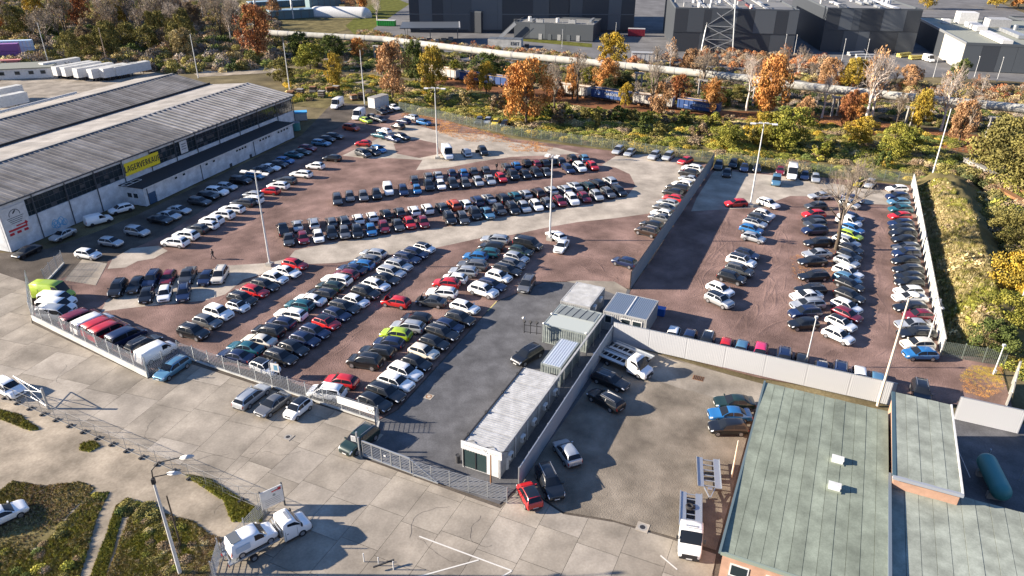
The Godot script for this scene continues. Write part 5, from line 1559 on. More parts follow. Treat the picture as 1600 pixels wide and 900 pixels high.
		for q in [1.6, 3.4, WL - 3.4, WL - 1.6]:
			for z in [-.75, .75]:
				put("wheel", cyl_mesh(.46, .14, 12), M.rust, o, Vector3(q, .46, z)).rotation.x = PI / 2
		if wgn[2] == "blue":
			text("lettering", "WASCOSA", o, Vector3(WL * .58, 2.3, 1.57), Vector3.ZERO, .72, M.cabin_grey)
			box("stencil", Vector3(2.4, 1.9, 1.48), Vector3(1.3, .12, .02), M.white, o)
	# railway sleepers and rails, seen at the right end
	var tr := along_ground("railway_track", "rusty railway track in the reddish cutting", "railway track", Vector2(58.00, -200.53), Vector2(122.98, -160.79))
	var TL := Vector2(58.00, -200.53).distance_to(Vector2(122.98, -160.79))
	for z in [-.75, .75]:
		box("rail", Vector3(TL / 2, .08, z), Vector3(TL, .16, .08), M.rust, tr)
	for k in int(TL / 1.2):
		box("sleeper", Vector3(k * 1.2, -.03, 0), Vector3(.3, .12, 2.5), M.dark_wood, tr)
	# lattice pylon
	var py := thing("lattice_pylon", "tall grey lattice pylon before the dark hall", "pylon", Vector3.ZERO)
	var base := [Vector2(75.53, -312.31), Vector2(75.56, -262.48), Vector2(93.95, -319.53), Vector2(88.33, -340.19)]
	var pc: Vector2 = (base[0] + base[1] + base[2] + base[3]) / 4.0
	base = [pc + Vector2(-7.5, 4.5), pc + Vector2(4.5, 7.5), pc + Vector2(7.5, -4.5), pc + Vector2(-4.5, -7.5)]
	var H := 60.0
	var lev := [0.0, 5.0, 10.0, 17.0, 25.0, 34.0, 44.0, 54.0]
	var at := func(i, y) -> Vector3:
		var f: float = 1.0 - y / H * .82
		return Vector3(pc.x + (base[i].x - pc.x) * f, y, pc.y + (base[i].y - pc.y) * f)
	for i in 4:
		bar("leg", at.call(i, 0.0), at.call(i, 54.0), .34, .34, M.galvanised, py)
		box("footing", Vector3(base[i].x, .3, base[i].y), Vector3(1.4, .7, 1.4), M.old_concrete, py)
		for k in lev.size() - 1:
			var j := (i + 1) % 4
			bar("brace", at.call(i, lev[k]), at.call(j, lev[k + 1]), .24, .24, M.galvanised, py)
			bar("brace", at.call(j, lev[k]), at.call(i, lev[k + 1]), .24, .24, M.galvanised, py)
			bar("brace", at.call(i, lev[k + 1]), at.call(j, lev[k + 1]), .24, .24, M.galvanised, py)
	# yard clutter in front of the striped hall
	var cr := thing("yellow_excavator", "yellow excavator with raised boom before the striped hall", "excavator", Vector3(Vector2(154.63, -309.33).x, 0, Vector2(154.63, -309.33).y), .4)
	box("track", Vector3(0, .5, .9), Vector3(4.2, 1.0, .7), M.black, cr)
	box("track", Vector3(0, .5, -.9), Vector3(4.2, 1.0, .7), M.black, cr)
	box("upper_body", Vector3(-.5, 1.9, 0), Vector3(3.6, 1.5, 2.5), M.machine_yellow, cr)
	box("cab", Vector3(.9, 2.7, .6), Vector3(1.4, 1.7, 1.2), M.window, cr)
	bar("boom", Vector3(1.0, 2.0, -.4), Vector3(4.2, 6.2, -.4), .5, .6, M.machine_yellow, cr)
	bar("stick", Vector3(4.2, 6.2, -.4), Vector3(6.8, 2.6, -.4), .4, .45, M.machine_yellow, cr)
	box("bucket", Vector3(6.9, 2.0, -.4), Vector3(1.0, 1.2, 1.2), M.machine_yellow, cr)
	for e in [[Vector2(154.25, -297.46), .5, M.machine_yellow], [Vector2(157.12, -291.95), .2, M.machine_yellow], [Vector2(137.52, -293.97), .0, M.cabin_grey], [Vector2(136.11, -299.62), .3, M.cabin_grey]]:
		var pb := thing("pipe_bundle", "bundle of %s pipes on the far yard, %s" % [["yellow", "grey"][0 if e[2] == M.machine_yellow else 1], ["right of the excavator", "beside the white van", "left of the excavator", "by the dark corner of the hall"][[Vector2(154.25, -297.46), Vector2(157.12, -291.95), Vector2(137.52, -293.97), Vector2(136.11, -299.62)].find(e[0])]], "pipes", Vector3(e[0].x, 0, e[0].y), e[1])
		for k in 5:
			pole("pipe", Vector3(-3.5, .4 + (k / 3) * .7, (k % 3) * .75), Vector3(3.5, .4 + (k / 3) * .7, (k % 3) * .75), .36, e[2], pb, 10)
	for e in [[Vector2(145.14, -255.96), 7, "near the white van"], [Vector2(125.80, -286.66), 8, "before the striped hall"], [Vector2(136.21, -289.77), 7.5, "beside the excavator"], [Vector2(159.59, -256.46), 7, "by the plant hall corner"], [Vector2(163.03, -249.15), 8, "in front of the plant hall"], [Vector2(43.93, -327.50), 8, "behind the red container"], [Vector2(19.88, -310.00), 7.5, "before the low grey block"], [Vector2(106.87, -297.02), 8, "right of the pylon"], [Vector2(110.49, -295.74), 8, "second right of the pylon"]]:
		var at2: Vector2 = e[0]
		mast("slim street light " + e[2], at2, e[1], "small", M.pole_grey, 0, "far street lights")
	# hall neighbours at top left
	var hb := thing("yard_office", "small white flat-roofed office at the far left", "building", Vector3(Vector2(-163.23, -248.56).x, 0, Vector2(-163.23, -248.56).y), .30)
	box("wall", Vector3(0, 1.6, 0), Vector3(17, 3.2, 11), M.white, hb)
	box("roof", Vector3(0, 3.3, 0), Vector3(17.6, .25, 11.6), mat(lin(.17, .18, .15), .9), hb)
	for x in [-6.0, -1.5, 2.5, 6.0]:
		var f := box("window", Vector3(x, 1.9, 5.52), Vector3(1.6, 1.2, .08), M.cabin_grey, hb)
		box("pane", Vector3(0, 0, .03), Vector3(1.4, 1.0, .06), M.window, f)
	for z in [-3.0, 1.0]:
		var f := box("window", Vector3(8.52, 1.9, z), Vector3(.08, 1.2, 1.6), M.cabin_grey, hb)
		box("pane", Vector3(.03, 0, 0), Vector3(.06, 1.0, 1.4), M.window, f)
	var tl := "semi-trailers parked behind the halls"
	for e in [[Vector2(-155.61, -255.42), "white semi-trailer with large letters beside the small office", true], [Vector2(-147.79, -249.10), "second white semi-trailer from the small office", false], [Vector2(-144.47, -248.14), "third white semi-trailer from the small office", false], [Vector2(-139.39, -246.20), "fourth white semi-trailer from the small office", false], [Vector2(-134.25, -245.33), "fifth semi-trailer, half hidden by the hall roof", false], [Vector2(-130.98, -246.49), "sixth semi-trailer, half hidden by the hall roof", false], [Vector2(-128.66, -249.76), "last semi-trailer nearest the far roof corner", false]]:
		semi_trailer(e[1], Vector3(e[0].x, 0, e[0].y), 62, e[2], tl)
	semi_trailer("white trailer with dark marks behind the hall at the left edge", Vector3(Vector2(-141.72, -201.38).x, 0, Vector2(-141.72, -201.38).y), 65, false, tl)
	semi_trailer("second white trailer behind the hall at the left edge", Vector3(Vector2(-148.43, -210.33).x, 0, Vector2(-148.43, -210.33).y), 65, false, tl)
	# purple and blue stacks at the left edge
	for e in [[Vector2(-190.41, -278.52), 0, "purple stacked containers at the left edge"], [Vector2(-190.12, -286.68), 1, "striped white and blue container at the left edge"], [Vector2(-179.71, -261.45), 2, "pinkish red steel stack at the left edge"]]:
		var o := thing("stacked_container", e[2], "container", Vector3(e[0].x, 0, e[0].y), .3)
		var m: Material = [mat(lin(.25, .10, .30), .7), mat(lin(.45, .60, .75), .6), mat(lin(.45, .16, .14), .8)][e[1]]
		for k in ([2, 2, 1][e[1]]):
			box("box_body", Vector3(0, 1.4 + k * 2.7, 0), Vector3(12, 2.6, 2.5), m, o)
			for q in 10:
				box("side_rib", Vector3(-5.4 + q * 1.2, 1.4 + k * 2.7, 1.28), Vector3(.3, 2.4, .1), M.white if e[1] == 1 else m, o)
	# sheds by the left pipe end
	for e in [[Vector2(-116.29, -399.75), 22, 4, 7, "blue-grey conveyor shed at the top of the pipeline"], [Vector2(-103.49, -416.40), 16, 9, 8, "tall teal silo building left of the far road"], [Vector2(-126.39, -457.37), 60, 3, 6, "long blue-roofed shed along the top edge"]]:
		var o := thing("works_shed", e[4], "shed", Vector3(e[0].x, 0, e[0].y), .55)
		box("shed_wall", Vector3(0, e[2] / 2.0, 0), Vector3(e[1], e[2], e[3]), mat(lin(.10, .16, .18), .7), o)
		box("shed_roof", Vector3(0, e[2] + .15, 0), Vector3(e[1] + .6, .3, e[3] + .6), mat(lin(.22, .33, .40), .6), o)
		for k in 5:
			box("wall_rib", Vector3(-e[1] * .4 + e[1] * .2 * k, e[2] / 2.0, e[3] / 2.0 + .05), Vector3(.3, e[2] - .4, .12), M.clad_grey, o)
	var gb := thing("gantry", "white portal gantry frame at the top of the pipeline", "gantry", Vector3(Vector2(-123.05, -394.33).x, 0, Vector2(-123.05, -394.33).y), .3)
	for e in [[-9, 0], [9, 0], [-9, -12], [9, -12]]:
		pole("gantry_leg", Vector3(e[0], 0, e[1]), Vector3(e[0], 13, e[1]), .4, M.white, gb)
	for e in [[-9, 0, 9, 0], [-9, -12, 9, -12], [-9, 0, -9, -12], [9, 0, 9, -12]]:
		bar("gantry_beam", Vector3(e[0], 13, e[1]), Vector3(e[2], 13, e[3]), .6, .6, M.white, gb)
	var wh := thing("white_tent", "white rounded storage tent beside the silo building", "tent", Vector3(Vector2(-91.94, -406.25).x, 0, Vector2(-91.94, -406.25).y), -.1)
	var cm := CapsuleMesh.new()
	cm.radius = 4.5
	cm.height = 34
	put("tent_skin", cm, M.white, wh, Vector3(0, .5, 0)).rotation.z = PI / 2
	box("tent_skirt", Vector3(0, .3, 0), Vector3(30, .6, 9.4), M.cabin_grey, wh)
	# white container, crates and boxes in the far lot
	var wc := thing("white_container", "white steel container in the far corner of the lot", "container", Vector3(Vector2(-38.72, -208.88).x, 0, Vector2(-38.72, -208.88).y), deg_to_rad(58))
	box("container_body", Vector3(0, 1.5, 0), Vector3(6.1, 2.8, 2.5), M.white, wc)
	box("container_roof", Vector3(0, 2.95, 0), Vector3(6.2, .12, 2.6), M.old_concrete, wc)
	for k in 9:
		box("side_rib", Vector3(-2.7 + k * .67, 1.5, -1.28), Vector3(.16, 2.6, .08), M.cabin_grey, wc)
	var stacks := [Vector2(-67.31, -221.04), Vector2(-64.88, -222.84), Vector2(-57.67, -219.63), Vector2(-56.34, -223.98), Vector2(-54.39, -224.92), Vector2(-47.43, -216.60), Vector2(-45.47, -218.32), Vector2(-43.78, -221.76), Vector2(-61.43, -224.70)]
	var where := ["nearest the hall corner", "second from the hall corner", "left of the white van", "just left of the white van", "behind the white van", "right of the white van", "left of the white container", "behind the white container", "midway along the bushes"]
	for k in stacks.size():
		var o := thing("pallet_stack", "stack of weathered pallets " + where[k], "pallet stack", Vector3(stacks[k].x, 0, stacks[k].y), rng.randf_range(-.3, .6), "pallet stacks at the end of the lot")
		var n := 8 + k % 5
		for i in n:
			box("pallet", Vector3(rng.randf_range(-.06, .06), .1 + i * .2, rng.randf_range(-.06, .06)), Vector3(1.9, .13, 1.5), [M.dark_wood, M.bark, M.rust, M.old_concrete][rng.randi() % 4], o, rng.randf_range(-.06, .06))
	var tb := thing("blue_tarp_bin", "blue tarpaulin covered bin at the hall's far corner", "bin", Vector3(Vector2(-57.11, -193.21).x, 0, Vector2(-57.11, -193.21).y), .3)
	box("bin_body", Vector3(0, 1.0, 0), Vector3(3.4, 2.0, 2.2), M.cabin_grey, tb)
	box("tarpaulin", Vector3(0, 2.1, 0), Vector3(3.7, .3, 2.5), mat(lin(.05, .30, .55), .6), tb)
	var tt := thing("round_tank", "green round tank beside the annex end", "tank", Vector3(Vector2(-55.57, -182.97).x, 0, Vector2(-55.57, -182.97).y))
	put("tank_shell", cyl_mesh(1.1, 2.0, 16), mat(lin(.05, .20, .18), .6), tt, Vector3(0, 1.0, 0))
	put("tank_lid", cyl_mesh(1.15, .15, 16, .6), M.clad_grey, tt, Vector3(0, 2.05, 0))
	# rusty beams on the bank at the right
	for e in [[Vector2(102.84, -159.38), Vector2(101.50, -146.18), M.old_concrete, "pale concrete beam lying on the right bank"], [Vector2(98.44, -143.71), Vector2(97.37, -129.19), M.rust, "long rusty steel beam on the right bank"], [Vector2(101.89, -144.57), Vector2(101.21, -133.34), M.rust, "shorter rusty steel beam above the long one"]]:
		var o := thing("loose_beam", e[3], "beam", Vector3(e[0].x, .6, e[0].y))
		bar("beam", Vector3.ZERO, Vector3(e[1].x - e[0].x, .6, e[1].y - e[0].y), 1.0, .8, e[2], o)
		bar("beam_flange", Vector3(0, .5, 0), Vector3(e[1].x - e[0].x, 1.1, e[1].y - e[0].y), 1.4, .12, e[2], o)
# ---------------------------------------------------------------- vegetation
const LEAF := {
	"orange": [[.50, .24, .075], [.55, .30, .11], [.43, .20, .07]],
	"rust": [[.32, .135, .06], [.38, .18, .08], [.26, .11, .055]],
	"yellow": [[.42, .29, .045], [.38, .28, .055], [.33, .25, .05]],
	"peach": [[.44, .26, .135], [.38, .22, .11], [.48, .30, .16]],
	"olive": [[.19, .17, .055], [.24, .21, .07], [.155, .14, .05]],
	"green": [[.095, .12, .038], [.125, .15, .045], [.075, .095, .032]],
	"lime": [[.22, .22, .045], [.28, .26, .055], [.18, .19, .04]],
	"brown": [[.24, .18, .11], [.20, .145, .09], [.28, .21, .14]],
	"grey": [[.23, .195, .155], [.185, .155, .125], [.275, .235, .19]],
	"straw": [[.36, .29, .145], [.30, .24, .11], [.42, .35, .185]],
	"dark": [[.07, .08, .035], [.09, .095, .04], [.06, .065, .03]],
}

func leaf_ball(seed_: int, n: int, leaf: float, kind: String, lobes: int, low := 0.0) -> ArrayMesh:
	# a crown in unit size (radius 1 across, height 1 up) of leaf faces on uneven clumps
	var key := "leaf %d %d %s %d %.2f" % [seed_, n, kind, lobes, low]
	if cache.has(key):
		return cache[key]
	var r := RandomNumberGenerator.new()
	r.seed = seed_
	var v := PackedVector3Array()
	var nn := PackedVector3Array()
	var cc := PackedColorArray()
	var cl := []
	for i in lobes:
		var h := lerpf(low, 1.0, pow((i + r.randf()) / lobes, .85))
		var env := sqrt(maxf(.05, 1.0 - pow((h - .46) / .6, 2.0))) * r.randf_range(.75, 1.1)
		var an := r.randf() * TAU
		var d := env * r.randf_range(.25, .92)
		var pal: Array = LEAF[kind][r.randi() % 3]
		var s := r.randf_range(.75, 1.2)
		cl.append([Vector3(cos(an) * d, h, sin(an) * d), r.randf_range(.12, .30) * (.6 + .4 * env), Color(pal[0] * s, pal[1] * s, pal[2] * s)])
	for i in n:
		var l: Array = cl[r.randi() % lobes]
		var dir := Vector3(r.randfn(), r.randfn() * .8 + .15, r.randfn()).normalized()
		var p: Vector3 = l[0] + dir * l[1] * (r.randf_range(.55, 1.05) if r.randf() < .8 else r.randf_range(.9, 1.35)) * Vector3(1, .62, 1)
		var a := Vector3(r.randfn(), r.randfn(), r.randfn()).normalized()
		var t := dir.lerp(a, .75).normalized()
		var x := t.cross(a).normalized() * leaf * r.randf_range(.6, 1.25)
		var y := t.cross(x).normalized() * leaf * r.randf_range(.6, 1.25)
		y = y * Vector3(1, .8, 1)
		var g := r.randf_range(.8, 1.2)
		var c: Color = l[2]
		c = Color(c.r * g, c.g * g, c.b * g)
		var nrm := dir.lerp(t, .6).normalized()
		for q in [p - x, p + y, p + x, p - x, p + x, p - y]:
			v.append(q)
			nn.append(nrm)
			cc.append(c)
	cache[key] = arrays(v, nn, cc)
	return cache[key]

func arrays(v: PackedVector3Array, n: PackedVector3Array, c: PackedColorArray) -> ArrayMesh:
	var a := []
	a.resize(Mesh.ARRAY_MAX)
	a[Mesh.ARRAY_VERTEX] = v
	a[Mesh.ARRAY_NORMAL] = n
	a[Mesh.ARRAY_COLOR] = c
	var m := ArrayMesh.new()
	m.add_surface_from_arrays(Mesh.PRIMITIVE_TRIANGLES, a)
	return m

func limb(st: SurfaceTool, a: Vector3, b: Vector3, r0: float, r1: float, sides: int) -> void:
	var t := along(a, b)
	for i in sides:
		var p := TAU * i / sides
		var q := TAU * (i + 1) / sides
		var d0 := t.basis.x * cos(p) + t.basis.z * sin(p)
		var d1 := t.basis.x * cos(q) + t.basis.z * sin(q)
		for e in [[a + d0 * r0, d0], [a + d1 * r0, d1], [b + d1 * r1, d1], [a + d0 * r0, d0], [b + d1 * r1, d1], [b + d0 * r1, d0]]:
			st.set_normal(e[1])
			st.add_vertex(e[0])

func branch(st: SurfaceTool, r: RandomNumberGenerator, p: Vector3, dir: Vector3, length: float, rad: float, depth: int) -> void:
	var e := p + dir * length
	limb(st, p, e, rad, rad * .68, 5 if depth > 2 else 3)
	if depth == 0:
		return
	var n := 3 if depth > 1 else 4
	for i in n:
		var side := dir.cross(Vector3(r.randfn(), r.randfn(), r.randfn())).normalized()
		var d := (dir * r.randf_range(.7, 1.2) + side * r.randf_range(.35, .95) + Vector3(0, .18, 0)).normalized()
		var f := r.randf_range(.45, 1.0) if i < n - 1 else 1.0
		branch(st, r, p.lerp(e, f), d, length * r.randf_range(.58, .8), rad * .58, depth - 1)

func bare_crown(seed_: int, depth: int) -> ArrayMesh:
	var key := "bare %d %d" % [seed_, depth]
	if not cache.has(key):
		var r := RandomNumberGenerator.new()
		r.seed = seed_
		var st := tool()
		for i in 4:
			var an := TAU * (i + r.randf() * .5) / 4
			branch(st, r, Vector3(0, .28 + .04 * i, 0), Vector3(cos(an) * .5, 1, sin(an) * .5).normalized(), .25, .014, depth)
		branch(st, r, Vector3(0, .35, 0), Vector3(.05, 1, .03).normalized(), .28, .016, depth)
		cache[key] = st.commit()
	return cache[key]

func trunk_mesh(seed_: int) -> ArrayMesh:
	# unit height, with limbs forking into the crown
	var key := "trunk %d" % seed_
	if not cache.has(key):
		var r := RandomNumberGenerator.new()
		r.seed = seed_
		var st := tool()
		var p := Vector3.ZERO
		var rad := .026
		for i in 5:
			var q := Vector3(r.randf_range(-.015, .015) * i, (i + 1) * .17, r.randf_range(-.015, .015) * i)
			limb(st, p, q, rad, rad * .78, 7)
			if i > 0:
				for k in 2:
					var an := r.randf() * TAU
					limb(st, q, q + Vector3(cos(an) * .16, .15, sin(an) * .16), rad * .5, rad * .15, 4)
			rad *= .78
			p = q
		cache[key] = st.commit()
	return cache[key]

func leaf_mat() -> StandardMaterial3D:
	if not M.has("leaf"):
		var m := mat(Color.WHITE, .8, 0.0, "leaf")
		m.vertex_color_use_as_albedo = true
		m.metallic_specular = .15
		m.backlight_enabled = true
		m.backlight = Color(.18, .16, .08)
	return M.leaf

func tree(at: Vector2, h: float, w: float, kind: String, label: String, group := "", bare := false, pale := false) -> void:
	var o := thing("tree", label, "tree", Vector3(at.x, -.1, at.y), rng.randf() * TAU, group)
	var bark: Material = mat(lin(.50, .46, .42), .9, 0.0, "birch") if pale else M.bark
	var t := put("trunk", trunk_mesh(1 + rng.randi() % 4), bark, o)
	t.scale = Vector3(h * 1.0, h, h * 1.0)
	if bare:
		var c := put("crown", bare_crown(1 + rng.randi() % 4, 5 if h > 13 else 4), mat(lin(.22, .18, .14) if not pale else lin(.42, .36, .31), .9), o)
		c.scale = Vector3(h * w, h, h * w)
		if kind:
			var f := put("sparse_leaves", leaf_ball(90 + rng.randi() % 3, 420, .035, kind, 16), leaf_mat(), o, Vector3(0, h * .32, 0))
			f.scale = Vector3(h * w * .42, h * .68, h * w * .42)
	else:
		var c := put("crown", leaf_ball(20 + rng.randi() % 3, 8500, .028, kind, 46), leaf_mat(), o, Vector3(0, h * .16, 0))
		c.scale = Vector3(w, h * .88, w)

func shrub(at: Vector2, h: float, w: float, kind: String, label: String, group := "") -> void:
	var o := thing("shrub", label, "shrub", Vector3(at.x, -.15, at.y), rng.randf() * TAU, group)
	var c := put("foliage", leaf_ball(40 + rng.randi() % 2, 2200, .05, kind, 14, .12), leaf_mat(), o)
	c.scale = Vector3(w, h, w)
	put("stem", trunk_mesh(2), M.bark, o).scale = Vector3(h, h * .7, h)

func scatter(called: String, zone: Array, count: int, mesh: Mesh, smin: float, smax: float, tall: float, tints: Array, seed_: int, y := -.12, on_bank := false) -> void:
	# ground cover nobody could count: one object
	var r := RandomNumberGenerator.new()
	r.seed = seed_
	var p := PackedVector2Array(zone)
	var lo := p[0]
	var hi := p[0]
	for q in p:
		lo = lo.min(q)
		hi = hi.max(q)
	var clump := FastNoiseLite.new()
	clump.seed = seed_
	clump.frequency = .06
	var where: Array[Transform3D] = []
	var cols: Array[Color] = []
	var tries := 0
	while where.size() < count and tries < count * 30:
		tries += 1
		var q := Vector2(r.randf_range(lo.x, hi.x), r.randf_range(lo.y, hi.y))
		if not Geometry2D.is_point_in_polygon(q, p):
			continue
		var k := clump.get_noise_2d(q.x, q.y)
		if r.randf() > .72 + k * .9:
			continue
		var s := r.randf_range(smin, smax) * (1.0 + k * .5)
		var gy := y
		if on_bank:
			var o3 := bank_at(0, -.5)
			var d := Vector2(bank_at(50, -.5).x - o3.x, bank_at(50, -.5).z - o3.z).normalized()
			var rel := q - Vector2(o3.x, o3.z)
			gy += bank_at(rel.dot(d), rel.dot(Vector2(-d.y, d.x)) - .5).y
		where.append(Transform3D(Basis(Vector3.UP, r.randf() * TAU) * Basis.from_scale(Vector3(s, s * tall * r.randf_range(.75, 1.25), s)), Vector3(q.x, gy, q.y)))
		var t: Array = LEAF[tints[clampi(int((clump.get_noise_2d(q.x * 1.7 + 300, q.y * 1.7) * .9 + .5 + r.randfn() * .16) * tints.size()), 0, tints.size() - 1)]][r.randi() % 3]
		var g := r.randf_range(1.1, 1.75)
		cols.append(Color(t[0] * g, t[1] * g, t[2] * g))
	var mm := MultiMesh.new()
	mm.transform_format = MultiMesh.TRANSFORM_3D
	mm.use_colors = true
	mm.mesh = mesh
	mm.instance_count = where.size()
	for i in where.size():
		mm.set_instance_transform(i, where[i])
		mm.set_instance_color(i, cols[i])
	var o := MultiMeshInstance3D.new()
	o.multimesh = mm
	o.material_override = leaf_mat()
	o.name = numbered(called)
	add_child(o, true)
	o.set_meta("kind", "stuff")

func plain_clump(seed_: int, n: int, leaf: float) -> ArrayMesh:
	# leaves all white: the copies carry the colour
	var r := RandomNumberGenerator.new()
	r.seed = seed_
	var v := PackedVector3Array()
	var nn := PackedVector3Array()
	var cc := PackedColorArray()
	for i in n:
		var dir := Vector3(r.randfn(), absf(r.randfn()) * .9, r.randfn()).normalized()
		var p := dir * r.randf_range(.55, 1.0) * Vector3(1, .9, 1)
		var a := Vector3(r.randfn(), r.randfn(), r.randfn()).normalized()
		var t := dir.lerp(a, .7).normalized()
		var x := t.cross(a).normalized() * leaf * r.randf_range(.6, 1.3)
		var y := t.cross(x).normalized() * leaf * r.randf_range(.6, 1.3)
		var g := r.randf_range(.75, 1.25)
		for q in [p - x, p + y, p + x, p - x, p + x, p - y]:
			v.append(q)
			nn.append(dir.lerp(t, .6).normalized())
			cc.append(Color(g, g, g))
	return arrays(v, nn, cc)

func blade_tuft(seed_: int, n: int) -> ArrayMesh:
	var r := RandomNumberGenerator.new()
	r.seed = seed_
	var v := PackedVector3Array()
	var nn := PackedVector3Array()
	var cc := PackedColorArray()
	for i in n:
		var an := r.randf() * TAU
		var b := Vector3(cos(an), 0, sin(an)) * r.randf_range(.05, .6)
		var lean := Vector3(r.randfn() * .35, 1, r.randfn() * .35) * r.randf_range(.6, 1.1)
		var w := Vector3(-sin(an), 0, cos(an)) * r.randf_range(.05, .12)
		var nrm := (Vector3(cos(an), 1.4, sin(an))).normalized()
		for q in [b + w, b + lean, b - w]:
			v.append(q)
			nn.append(nrm)
			cc.append(Color.WHITE)
	return arrays(v, nn, cc)

